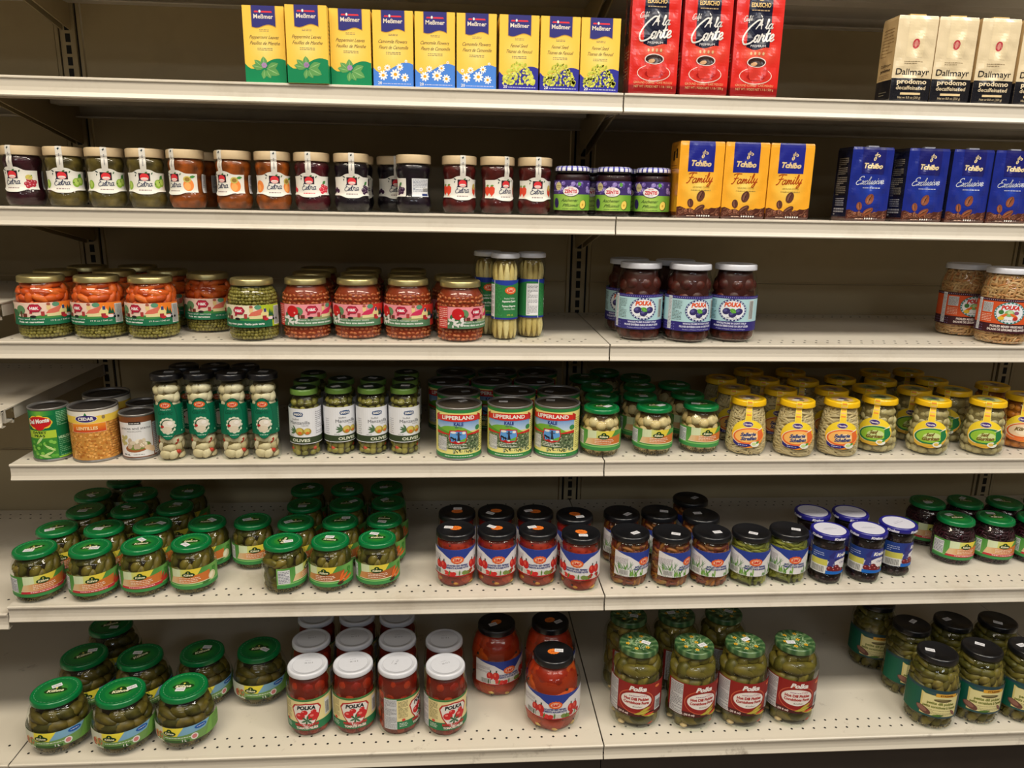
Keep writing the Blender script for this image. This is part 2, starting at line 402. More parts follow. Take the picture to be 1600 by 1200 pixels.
# ------------------------------------------------------------------ boxes and foil packs
def pack(w, d, h, faces, mat, bulge=0, crinkle=0, seed=0, top=None, sv=None, extra=None):
    """faces: art for front, left, right sides; back and top plain"""
    mb = MB(); sv = sv or (1.0 if bulge else None)
    CELL = .5
    def dsp(a, b, wa):
        if not bulge and not crinkle: return 0
        a0, b0 = math.floor(a/CELL)*CELL, math.floor(b/CELL)*CELL; fa, fb = (a-a0)/CELL, (b-b0)/CELL
        g = lambda i, j: dsp0(min(max(a0+i*CELL, -wa/2), wa/2), b0+j*CELL, wa)
        return g(0, 0)*(1-fa)*(1-fb)+g(1, 0)*fa*(1-fb)+g(0, 1)*(1-fa)*fb+g(1, 1)*fa*fb
    def dsp0(a, b, wa):
        x = a/(wa/2); y = b/h*2-1
        k = max(0, (1-x**4))*max(0, (1-y**4))
        return bulge*k+crinkle*.85*k*noise.noise(Vector((a*.6+seed, b*.45, wa)))
    def tap(v):       # soft pack edges pull in at both ends
        if not bulge: return 1
        e = min(v, h-v); return 1-.035*max(0, 1-e/.7)**2
    fr = lambda u, v, o: (u*tap(v)*CM, -(d/2*tap(v)+o+dsp(u, v, w))*CM, v*CM)
    bk = lambda u, v, o: (-u*tap(v)*CM, (d/2*tap(v)+o+dsp(u, v, w)*.3)*CM, v*CM)
    lf = lambda u, v, o: (-(w/2*tap(v)+o+dsp(u, v, d)*.6)*CM, -u*tap(v)*CM, v*CM)
    rt = lambda u, v, o: ((w/2*tap(v)+o+dsp(u, v, d)*.6)*CM, u*tap(v)*CM, v*CM)
    for A, fn in ((faces[0], fr), (faces[1], lf), (faces[2], rt), (faces[3], bk)): A.emit(mb, fn, CELL if bulge else 1.0, CELL if bulge else 1.0, base=0, step=.010 if not bulge else .016)
    t = tap(h); tc = lin(top)
    mb.add([(-w/2*t*CM, -d/2*t*CM, h*CM), (w/2*t*CM, -d/2*t*CM, h*CM), (w/2*t*CM, d/2*t*CM, h*CM), (-w/2*t*CM, d/2*t*CM, h*CM)], [(0, 1, 2, 3)], tc, False)
    t = tap(0)
    mb.add([(-w/2*t*CM, -d/2*t*CM, 0), (w/2*t*CM, -d/2*t*CM, 0), (w/2*t*CM, d/2*t*CM, 0), (-w/2*t*CM, d/2*t*CM, 0)], [(3, 2, 1, 0)], tc, False)
    if extra: extra(mb)
    return mb
def plain(w, h, col, l=0):
    A = Art(); A.rect(-w/2, 0, w/2, h, col, l); return A
def wave(u0, u1, fn, vb, n=14):
    us = [u0+(u1-u0)*i/n for i in range(n+1)]; return [(u, fn(u)) for u in us]+[(u1, vb), (u0, vb)]
def daisy(A, u, v, r, l=4):
    for k in range(9): A.ell(u+r*.62*math.cos(k*.698), v+r*.62*math.sin(k*.698), r*.42, r*.2, (250, 250, 252), l, k*40, 8)
    A.ell(u, v, r*.34, r*.3, (235, 170, 30), l+1, 0, 10)
def leaf(A, u, v, L, w, rot, c1, c2, l=4):
    c, s = math.cos(math.radians(rot)), math.sin(math.radians(rot))
    P = [(0, 0), (.25, .7), (.55, 1), (.8, .6), (1, 0), (.8, -.6), (.55, -1), (.25, -.7)]
    T = lambda a, b: (u+(a*L)*c-(b*w)*s, v+(a*L)*s+(b*w)*c)
    A.conv([T(a, b) for a, b in P], c1, l); A.conv([T(0, 0), T(.55, .12), T(1, 0), T(.55, -.12)], c2, l+1)
def tea(v):
    w, d, h = 7.35, 6.4, 13.1; A = Art()
    col = {'mint': (0, 132, 82), 'camomile': (74, 134, 226), 'fennel': (44, 44, 152)}[v]
    A.rect(-w/2, 0, w/2, h, lambda a, b: mixc((246, 200, 74), (248, 228, 140), max(0, 1-abs(a)/3.2)*max(0, 1-abs(b-6.2)/4.2)))
    A.poly(wave(-2.15, 2.25, lambda u: 9.55+.28*math.sin((u+.2)*1.45), h), (196, 150, 60), 1)
    A.poly(wave(-2.05, 2.15, lambda u: 9.7+.28*math.sin((u+.2)*1.45), h), (44, 42, 122), 2)
    for a, b in ((-1.6, -.75), (-.35, 1.65)): A.poly([(a, 11.95), (b, 11.95), (b-.12, 12.22), (a+.12, 12.22)], (226, 48, 62), 3)
    A.ell(-.55, 12.15, .2, .26, WHITE, 3, 0, 8)
    A.txt('Meßmer', .05, 10.95, .72, (232, 222, 206), 3, 3.5, bold=.02)
    A.lines(-.8, .9, 9.2, 8.75, 2, (150, 130, 90), 1, 3); a, b = {'mint': ('Peppermint Leaves', 'Feuilles de Menthe'), 'camomile': ('Camomile Flowers', 'Fleurs de Camomille'), 'fennel': ('Fennel Seed', 'Tisanes de Fenouil')}[v]
    A.txt(a, 0, 7.55, .6, (88, 62, 48), 2, 5.3 if v != 'fennel' else 3.3, .5); A.txt(b, .1, 6.55, .6, (88, 62, 48), 2, 5.4 if v != 'fennel' else 4.9, .5)
    A.lines(-1.3, 1.4, 6.1, 5.55, 2, (150, 130, 90), 1, 4)
    A.poly(wave(-w/2, w/2, lambda u: 3.55-1.15*math.sin((u+3.9)*1.0) if u < -.6 else 3.3+1.0*math.sin((u+.2)*.62), 0), col, 1)
    r = random.Random(3)
    if v == 'mint':
        for q in [(-.3, 2.6, 2.2, .6, 170), (-.2, 2.7, 1.9, .62, 95), (.2, 2.5, 2.3, .62, 25), (.1, 2.6, 2.6, .75, -25), (-.2, 2.4, 1.7, .5, -100), (-.6, 2.8, 1.8, .5, 140), (.1, 2.3, 1.6, .5, -62)]:
            leaf(A, *q, (98, 160, 88), (150, 196, 130), 3)
        for k in range(7): A.ell(-.25+.3*math.cos(k), 3.1+.28*math.sin(k), .24, .2, (178, 140, 190), 6, k*30, 8)
    elif v == 'camomile':
        for q in [(-1.9, 2.0, .85), (.35, 2.2, .95), (2.1, 1.7, .75), (-1.1, 3.3, .6), (1.2, 3.5, .65), (-2.6, 3.2, .35), (2.35, 4.5, .28)]: daisy(A, *q, 3)
    else:
        for k in range(210):
            u = r.uniform(-2.9, 3.0); v2 = 1.1+r.random()*(4.1-.36*u*u)
            if v2 > 1: A.ell(u, v2, r.uniform(.16, .34), r.uniform(.12, .26), r.choice([(206, 208, 74), (226, 226, 110), (176, 182, 60), (216, 218, 90)]), 3+k % 3, r.uniform(0, 90), 6)
    if v != 'mint':
        A.txt('20', -2.5, .42, .5, WHITE, 3, .75, bold=.02); A.lines(-1.9, 3.2, .72, .44, 1, (200, 206, 240), 3, 3)
    S = Art(); S.rect(-d/2, 0, d/2, h, (244, 206, 90)); S.rect(-d/2, 0, d/2, 3.2, col, 1); S.lines(-2, 2, 11, 5, 9, (150, 120, 70), 1, 8)
    S2 = Art(); S2.t = list(S.t); B = plain(w, h, (244, 206, 90))
    mb = pack(w, d, h, (A, S, S2, B), 'card', top=(246, 214, 110)); return [('carton', mb.mesh('tea_carton', M['card']), None, None)]
for v in ('mint', 'camomile', 'fennel'): proto('tea/'+v, tea(v))
def bean(A, u, v, a, b, rot, l=4, c=(104, 62, 44)):
    A.ell(u, v, a, b, c, l, rot, 16); cc, s = math.cos(math.radians(rot)), math.sin(math.radians(rot))
    A.ell(u-b*.2*s, v+b*.25*cc, a*.7, b*.4, mixc(c, (200, 150, 120), .35), l+1, rot, 12)
    A.conv([(u-a*.9*cc, v-a*.9*s), (u-b*.12*s, v+b*.12*cc), (u+a*.9*cc, v+a*.9*s), (u+b*.12*s, v-b*.12*cc)], (50, 26, 18), l+2)
def edu():
    w, d, h = 9.2, 6.0, 19.0; A = Art()
    A.rect(-w/2, 0, w/2, h, lambda a, b: mixc((222, 44, 36), (244, 122, 92), max(0, 1-abs(a)/5)*max(0, 1-abs(b-7.8)/2.6)) if b > 1.7 else (150, 26, 26))
    A.rect(-w/2, 0, w/2, 1.6, (146, 26, 26), 1)
    A.poly(wave(-2.25, 2.25, lambda u: 8.75+.25*math.sin((u-.6)*1.4), h), (24, 26, 48), 2)
    A.ell(0, 17.2, .42, .16, (226, 190, 120), 3, 0, 10); A.ell(0, 17.6, .16, .3, (226, 190, 120), 3, 0, 8); A.rect(-.04, 17.7, .04, 18.2, (226, 190, 120), 3)
    A.txt('EDUSCHO', 0, 15.95, .75, (236, 200, 130), 3, 3.7, bold=.03); A.lines(-1.7, 1.7, 15.6, 15.2, 1, (206, 176, 130), 3, 9)
    A.script('Café', -2.3, 13.5, .42, WHITE, 4, .2, .3, 10)
    A.script('À la', .9, 12.2, .82, WHITE, 4, .24, .25, 3)
    A.script('C', -2.15, 9.55, 1.75, WHITE, 4, .16, .3, 0, fit=2.5); A.script('arte', .95, 10.0, 1.15, WHITE, 4, .24, .3, 4, fit=3.9)
    A.txt('PREMIUM', 0, 8.95, .42, (226, 224, 226), 4, 2.9)
    A.ell(.05, 3.85, 3.2, 1.5, (246, 214, 204), 3, 0, 32); A.ell(.05, 3.88, 3.05, 1.37, (214, 52, 42), 4, 0, 32); A.ell(.1, 3.7, 1.8, .7, (176, 30, 28), 5, 0, 24)
    A.ring(1.75, 4.4, .75, .75, .22, (206, 44, 38), 6, 16)
    A.poly([(-1.75, 6.3), (1.75, 6.3), (1.2, 3.5), (.9, 3.1), (-.9, 3.1), (-1.2, 3.5)], (222, 64, 54), 7)
    A.ell(0, 6.3, 1.85, .95, (240, 226, 222), 8, 0, 28); A.ell(0, 6.28, 1.66, .8, (52, 28, 22), 9, 0, 28); A.ell(-.5, 5.95, .65, .35, (206, 158, 112), 10, 10, 12)
    for k in range(4): A.ell(-1.2+k*.8, 7.85, .22, .3, (240, 196, 150), 3, 0, 8)
    A.txt('GROUND COFFEE · CAFÉ MOULU', 0, 1.95, .42, (232, 190, 140), 4, 7.4); A.txt('NET WT / POIDS NET 1.1 lb / 500 g', .1, 1.25, .42, (226, 180, 130), 4, 7.4)
    S = Art(); S.rect(-d/2, 0, d/2, h, (176, 32, 30)); S.rect(-d/2, 0, d/2, 1.6, (130, 24, 24), 1); S.rect(-1.6, 9, 1.6, h, (40, 26, 40), 1); S.lines(-2.1, 2.1, 8, 2.4, 10, (220, 170, 140), 1, 6)
    S2 = Art(); S2.t = list(S.t)
    mb = pack(w, d, h, (A, S, S2, plain(w, h, (190, 34, 32))), 'foil', .22, .35, 3, (200, 38, 34), 1.2); return mb
def tab(mb, w, d, h, col, y0=-.05):
    mb.box(-.016, (-d/2+.4)*CM, h*CM, .016, (-d/2+1.3)*CM, (h+.32)*CM, lin(col))
mb = edu(); proto('edu/', [('foil_pack', mb.mesh('red_foil_pack', M['foil']), None, None)])
def dall():
    w, d, h = 7.9, 5.4, 15.6; A = Art()
    A.rect(-w/2, 0, w/2, h, (226, 208, 172)); A.rect(-w/2, 0, w/2, 4.35, (26, 26, 32), 1)
    A.rect(-1.7, 8.2, 1.6, h, (232, 214, 176), 1); A.ell(0, 10.6, .62, .88, (190, 62, 72), 2, 0, 20); A.ell(0, 10.6, .3, .62, (226, 150, 140), 3, 0, 12)
    for k in range(5): A.rect(-.5+.22*k, 10.2+.1*(k % 2), -.42+.22*k, 10.9, (226, 150, 140), 3)
    A.lines(-1.9, 1.9, 7.6, 6.9, 2, (150, 130, 100), 2, 3, .3)
    A.txt('Dallmayr', 0, 5.0, 1.15, (28, 26, 30), 3, 6.6, bold=.004); A.txt('prodomo', .1, 3.35, .85, (232, 214, 180), 3, 5.9, bold=.03); A.txt('decaffeinated', .05, 2.3, .68, (224, 206, 172), 3, 5.9, bold=.02)
    A.rect(-1.9, 1.35, 2.1, 1.75, (226, 202, 156), 3); A.txt('Net wt 8.8 oz (250 g)', 0, .65, .42, (214, 196, 160), 3, 4.6)
    S = Art(); S.rect(-d/2, 0, d/2, h, (196, 166, 118)); S.rect(-d/2, 0, d/2, 4.1, (24, 24, 30), 1); S.txt('Dallmayr', .2, 6.6, .6, (50, 36, 30), 2, 3.6); S.txt('prodomo', .2, 5.7, .6, (50, 36, 30), 2, 3.6, bold=.03); S.lines(-1.9, 1.9, 13.8, 8.4, 9, (150, 120, 80), 2, 4, .3); S.lines(-1.9, 1.6, 5.3, 4.4, 3, (120, 90, 60), 2, 5, .3); S.lines(-1.2, 1.4, 2.2, 1.2, 2, (130, 120, 100), 2, 7, .3)
    S2 = Art(); S2.t = list(S.t)
    return pack(w, d, h, (A, S, S2, plain(w, h, (214, 192, 150))), 'foil', .16, .45, 7, (214, 190, 146), 1.0)
m1 = dall(); m2 = MB(); m2.box(-.016, -.004, 0, .016, .007, .0035, lin((214, 184, 124)))
proto('dall/', [('foil_pack', m1.mesh('cream_foil_pack', M['foil']), None, None), ('closure_tab', m2.mesh('closure_tab', M['card']), None, None, (0, -.018, .156))])
def tchibo_logo(A, u, v, s, c, l=4):
    A.ell(u-.12*s, v-.35*s, .42*s, .28*s, c, l, 65, 14); A.rect(u-.18*s, v-.6*s, u-.08*s, v-.15*s, (30, 36, 110), l+1)
    P = [(.55, .1), (.75, .25), (.6, .42), (0, .36), (-.35, .42), (.1, .55), (.62, .55), (.95, .32), (.85, .02), (.4, -.06)]
    A.poly([(u+x*s, v+y*s) for x, y in P], c, l); A.poly([(u+x*s, v+y*s) for x, y in [(-.35, .3), (.5, .28), (.4, .16), (-.2, .12)]], c, l)
    A.poly([(u+x*s, v+y*s) for x, y in [(.0, .6), (.25, .9), (.35, .8), (.2, .6)]], c, l)
def tch(fam):
    w, d, h = (9.0, 6.2, 14.8) if fam else (8.8, 5.6, 14.5); A = Art(); r = random.Random(5)
    if fam:
        A.rect(-w/2, 0, w/2, h, lambda a, b: mixc((248, 174, 48), (253, 226, 120), max(0, 1-abs(a+.3)/3.6)*max(0, 1-abs(b-6.2)/4.5)))
        A.rect(-2.75, 9.0, 2.55, h, (34, 40, 140), 2); lc = (226, 200, 150)
        tchibo_logo(A, .3, 12.3, 1.0, lc); A.txt('Tchibo', -.1, 10.1, 1.0, lc, 4, 4.1, .25, .05, rot=-2)
        A.script('Family', -.3, 6.95, .85, (176, 70, 22), 3, .2, .3, 3, fit=5.3); A.txt('GROUND COFFEE', .2, 5.9, .32, (170, 140, 60), 3, 3.4); A.lines(-1.8, 2.2, 5.65, 5.3, 1, (190, 160, 80), 3, 3)
        bc = (96, 58, 48)
    else:
        A.rect(-w/2, 0, w/2, h, lambda a, b: mixc((28, 42, 134), (38, 68, 176), max(0, 1-abs(a)/3.5)*max(0, 1-abs(b-6)/4)))
        A.rect(-2.2, 9.3, 2.7, h, (26, 30, 108), 2); lc = (236, 216, 168)
        tchibo_logo(A, .55, 12.6, 1.0, lc); A.txt('Tchibo', .2, 10.4, .95, lc, 4, 4.0, .25, .05, rot=-2)
        A.script('Exclusive', -.2, 7.3, .68, (200, 206, 220), 3, .2, .4, 2, fit=5.9); A.lines(-1.6, 2.1, 6.75, 6.4, 1, (200, 206, 230), 3, 3)
        bc = (140, 78, 52)
    bean(A, .25, 4.35, 1.1, .78, 70, 4, bc); bean(A, -1.75, 2.95, .85, .62, 100, 4, bc); bean(A, .15, 1.85, 1.2, .6, 35, 6, bc)
    A.poly(wave(-w/2, w/2, lambda u: 1.5+.35*abs(u)/2+.15*math.sin(u*3), 0), (78, 42, 34), 1)
    for k in range(40):
        u = r.uniform(-w/2+.5, w/2-.5); v = r.uniform(.3, 1.3+.3*abs(u)/2); bean(A, u, v, .5, .32, r.uniform(0, 180), 2, r.choice([(120, 74, 58), (92, 50, 38), (150, 96, 76)]))
    A.rect(-3, .25, 3, .75, (70, 36, 30), 7)
    A.lines(-2.4, -.7, .62, .3, 1, (226, 190, 170), 8, 2)
    for k in range(6): A.ell(-.2+.48*k, .5, .17, .17, WHITE if k < 4 or fam else (150, 130, 130), 8, 0, 8)
    S = Art(); sc = (222, 150, 40) if fam else (24, 26, 52); S.rect(-d/2, 0, d/2, h, sc)
    if fam: S.rect(-.9, 11.2, .1, 13.0, BLACK, 1); S.rect(.9, 11.6, 1.8, 13.4, BLACK, 1); S.lines(-2, 2, 10.5, 9, 3, (160, 100, 30), 1, 4, .3); S.rect(-d/2, 0, d/2, 1.2, (110, 60, 30), 1)
    else: S.rect(-1.9, 5, 2.0, 12.6, (30, 28, 36), 1); S.lines(-1.8, 1.9, 12.5, 5, 20, (150, 142, 130), 2, 6, .5); S.lines(-1.6, 1.6, 4.6, 2.9, 4, (170, 170, 180), 2, 3, .5); S.lines(-1.9, 1.9, 2.6, 1, 3, (180, 180, 190), 2, 9, .6); S.rect(-d/2, 0, d/2, .8, (84, 44, 36), 1)
    S2 = Art(); S2.t = list(S.t)
    return pack(w, d, h, (A, S, S2, plain(w, h, sc)), 'foil', .12 if fam else .2, .2 if fam else .45, 11, (236, 164, 46) if fam else (30, 36, 110), 1.0)
proto('fam/', [('foil_pack', tch(True).mesh('orange_foil_pack', M['foil']), None, None)])
m2 = MB(); m2.box(-.011, -.005, 0, .011, .005, .003, lin((206, 210, 226)))
proto('excl/', [('foil_pack', tch(False).mesh('blue_foil_pack', M['foil']), None, None), ('closure_tab', m2.mesh('closure_tab', M['card']), None, 'white closure tab', (.002, -.018, .145))])

# ------------------------------------------------------------------ jam jars (second shelf)
JAM_P = [(.01, .12), (2.3, 0), (2.9, .15), (3.35, .9), (3.6, 1.8), (3.45, 2.9), (3.2, 3.6), (3.15, 5), (3.2, 6.4), (3.4, 7.6), (3.52, 8.3), (3.35, 9.1), (3.0, 9.6), (3.0, 10.2)]
def jam(v):
    base = {'cherry': (46, 12, 22), 'goose': (86, 74, 34), 'apricot': (130, 64, 18), 'currant': (66, 12, 22), 'black': (20, 10, 22), 'straw': (72, 16, 14)}[v]
    fruit = {'cherry': (176, 30, 52), 'goose': (140, 180, 60), 'apricot': (240, 140, 60), 'currant': (220, 50, 70), 'black': (58, 26, 60), 'straw': (220, 70, 44)}[v]
    mb = MB(); rf = prof_r(catmull(JAM_P)); rin = lambda z: rf(max(z, .3))-.22
    r = random.Random(2); pr = [(.01, .25)]+[(rin(z), z) for z in np.linspace(.25, 9.9, 26)]+[(.01, 9.9)]
    lathe(mb, pr, lambda a, q, z: tuple(np.clip(np.array(base)*(1+.55*noise.noise(Vector((math.cos(a)*2.2, math.sin(a)*2.2, z*.9+len(v))))), 0, 255)), 44)
    con = mb.mesh('jam', M['syrup'])
    A = Art()
    top = lambda u: 6.65+.65*math.exp(-(u/1.75)**4); bot = lambda u: 3.15-.5*math.exp(-(u/1.75)**4)
    for i in range(22):
        u0, u1 = -4.4+i*.4, -4.4+(i+1)*.4; A.conv([(u0, bot(u0)), (u1, bot(u1)), (u1, top(u1)), (u0, top(u0))], (232, 230, 222), 0)
    A.rect(-1.0, 5.15, 1.0, 6.6, (52, 20, 34), 2); A.ell(0, 5.85, .78, .7, (220, 52, 60), 3, 0, 18); A.ell(0, 5.5, .7, .3, (236, 190, 186), 4, 0, 12); A.rect(-.5, 5.6, .5, 5.75, WHITE, 5)
    leaf(A, .1, 6.55, .6, .14, 30, (60, 120, 60), (90, 150, 80), 5); leaf(A, -1.2, 6.5, .7, .12, 150, (40, 60, 60), (60, 80, 70), 3); leaf(A, 1.2, 6.3, .55, .12, 60, (60, 110, 70), (90, 140, 90), 3); leaf(A, -1.5, 6.35, .45, .1, 250, (40, 60, 60), (60, 80, 70), 3)
    A.script('Extra', -.1, 4.1, .58, (44, 52, 84), 3, .2, .2, 3, fit=2.8); A.lines(-1.1, 1.2, 3.65, 3.2, 1, (150, 130, 130) if v != 'currant' else (220, 90, 100), 3, 7)
    if v == 'goose':
        for u, q in ((-3.0, 4.3), (3.2, 4.9), (2.4, 4.6)): A.ell(u, q, .72, .85, fruit, 3, 0, 14); A.ell(u, q+.1, .4, .6, (180, 206, 100), 4, 20, 10); A.ell(u-.5, q, .12, .12, (40, 60, 30), 5, 0, 6)
        leaf(A, 2.9, 5.4, 1, .35, 60, (60, 130, 50), (90, 160, 70), 4)
    elif v == 'apricot':
        for u in (2.7, -3.1): A.ell(u, 4.55, .95, 1.15, (240, 140, 66), 3, 0, 18); A.ell(u-.2, 4.3, .6, .7, (248, 172, 96), 4, 0, 12)
        A.ell(2.5, 5.6, .7, .62, (206, 190, 96), 5, 0, 14); A.ell(2.5, 5.6, .45, .4, (150, 120, 50), 6, 0, 12); leaf(A, 2.9, 6.0, 1.1, .25, 10, (60, 140, 60), (90, 160, 70), 5)
    elif v == 'straw':
        for u, s in ((-2.9, 1), (-3.9, .9), (2.8, 1)): A.conv([(u-.6*s, 5.1), (u, 5.6), (u+.6*s, 5.1), (u+.55*s, 4.2), (u, 3.5), (u-.5*s, 4.1)], fruit, 3); leaf(A, u-.3, 5.5, .7, .2, 10, (110, 150, 60), (140, 170, 90), 4)
        A.ell(2.7, 5.3, .45, .6, (196, 170, 90), 5, 0, 10); A.txt('340 g', -2.9, 3.35, .25, (230, 140, 80), 3)
    else:
        for k in range(9):
            a = k*2.4; u = 2.9+(.25*k**.5)*math.cos(a)*1.3; q = 4.3+(.25*k**.5)*math.sin(a); A.ell(u, q, .38, .38, fruit, 3+k % 2, 0, 10); A.ell(u-.1, q+.1, .14, .12, mixc(fruit, (255, 255, 255), .5), 6, 0, 6)
        for k in range(3): A.ell(-3.0-.5*k, 4.0+.3*(k % 2), .42, .42, fruit, 3+k, 0, 10)
        leaf(A, 2.6, 5.2, 1, .3, 40, (60, 130, 60), (100, 150, 80), 5)
        if v == 'cherry': A.ell(2.8, 5.4, .6, .5, (206, 190, 96), 6, 0, 12)
    # nutrition label on the far side
    B_ = A; A = Art()
    A.rect(5.6, 3.15, 9.2, 6.65, (226, 228, 232), 0); A.lines(5.8, 9.0, 6.5, 4.1, 9, (90, 100, 130), 2, 3, .35); A.rect(7.6, 3.3, 9.0, 3.75, (40, 60, 120), 2); A.bars(7.8, 4.0, 9.1, 4.9, 2)
    back = label_mesh(A, JAM_P, .5, .35); A = B_
    lab = label_mesh(A, JAM_P, .5, .35)
    ml = MB(); lathe(ml, [(3.0, 9.5), (3.42, 9.5), (3.48, 9.62), (3.48, 10.9), (3.4, 11.08), (3.2, 11.18), (.01, 11.2)], (214, 190, 152), 44)
    lid = ml.mesh('beige_lid', M['plastic'])
    def mark(A, u0, u1, L):
        A.poly([(-.2, -1.6), (.1, -1.35), (.15, -1.6), (-.05, -1.9)], (40, 60, 70), 2)
        for k in range(10): A.rect(-.08, -2.6-k*.22, .1, -2.48-k*.22, (110, 110, 120), 2)
    st = strip_mesh(JAM_P, 3.48, 9.5, 11.2, 6.8, -.52, .52, (222, 218, 210), mark)
    return [('glass_jar', glass_mesh(JAM_P), None, None), ('jam_filling', con, None, None), ('label', lab, None, None), ('nutrition_label', back, None, None), ('lid', lid, None, None), ('seal_strip', st, None, None)]
for v in ('cherry', 'goose', 'apricot', 'currant', 'black', 'straw'): proto('jam/'+v, jam(v))
def zentis():
    P = [(.01, .1), (3.0, 0), (3.45, .15), (3.65, .6), (3.65, 7.2), (3.45, 8.0), (3.2, 8.4), (3.2, 8.9)]
    A = Art(); r = random.Random(8)
    A.rect(-5.2, 4.2, 5.2, 6.9, (62, 44, 110), 0); A.rect(-5.2, 1.1, 5.2, 4.2, lambda a, b: mixc((108, 160, 52), (176, 208, 96), max(0, 1-abs(a)/3.2)), 0)
    for k in range(34):
        u = r.uniform(-4.8, 4.8); v = r.uniform(4.7, 6.5); A.ell(u, v, .48, .42, r.choice([(86, 66, 150), (60, 40, 106), (122, 100, 180), (150, 130, 200)]), 1+k % 3, 0, 12); A.ell(u-.12, v+.12, .18, .12, (180, 168, 220), 4, 20, 8)
    leaf(A, 1.6, 6.6, .9, .4, -60, (90, 160, 60), (120, 180, 80), 5)
    A.ell(-2.6, 5.75, .75, .8, (206, 196, 140), 6, 0, 16); A.lines(-3.05, -2.1, 6.0, 5.4, 2, (110, 96, 60), 7, 3)
    A.ell(.1, 4.75, 1.62, .98, (50, 30, 90), 6, 0, 26); A.ell(.1, 4.78, 1.55, .92, (240, 236, 236), 7, 0, 26); A.txt('ZENTIS', .1, 4.45, .62, (206, 34, 54), 8, 2.5, 0, .04); A.lines(-.4, .6, 5.5, 5.25, 1, (206, 60, 80), 8, 5); A.lines(-.5, .7, 4.3, 4.1, 1, (150, 140, 170), 8, 5)
    A.txt('Aachener', -.1, 2.75, .62, (24, 60, 34), 3, 3.5, .45); A.txt('Pflümli', .1, 1.75, .62, (24, 60, 34), 3, 3.3, .45)
    A.ell(-3.1, 2.5, .65, 1.0, (44, 32, 86), 3, 8, 16); A.ell(2.75, 2.2, .75, .95, (50, 36, 20), 3, -15, 16); A.ell(2.68, 2.25, .65, .85, (236, 206, 96), 4, -15, 16); A.ell(2.65, 2.2, .2, .25, (206, 150, 50), 5, 0, 8)
    A.lines(-1.5, 1.6, 1.5, 1.2, 1, (80, 120, 50), 2, 3)
    ml = MB()
    lathe(ml, [(3.2, 8.4), (3.52, 8.4), (3.56, 8.72)], (16, 16, 20), 60)
    def ging(a, q, z): return (236, 236, 244)
    seg = 60; V = []; Fc = []; prof = [(3.56, 8.72), (3.58, 9.0), (3.5, 9.35), (3.3, 9.6), (3.0, 9.68), (2.5, 9.7), (1.9, 9.7), (1.2, 9.7), (.01, 9.7)]
    for j in range(len(prof)-1):
        for i in range(seg):
            a0, a1 = 2*math.pi*i/seg, 2*math.pi*(i+1)/seg; P4 = []
            for (q, z), a in ((prof[j], a0), (prof[j], a1), (prof[j+1], a1), (prof[j+1], a0)): P4.append((q*CM*math.sin(a), -q*CM*math.cos(a), z*CM))
            c = (60, 62, 156) if i % 3 == 0 else (236, 236, 246)
            if j % 3 == 2: c = mixc(c, (60, 62, 156), .45)
            ml.add(P4, [(0, 1, 2, 3)], lin(c), True)
    mb = MB(); rf = prof_r(catmull(P)); lathe(mb, [(.01, .25)]+[(rf(max(z, .3))-.22, z) for z in np.linspace(.25, 8.3, 16)]+[(.01, 8.3)], (40, 14, 20), 36)
    return [('glass_jar', glass_mesh(P), None, None), ('jam_filling', mb.mesh('plum_jam', M['syrup']), None, None), ('label', label_mesh(A, P, .5), None, None), ('lid', ml.mesh('gingham_lid', M['lid']), None, None)]
proto('zentis/', zentis())

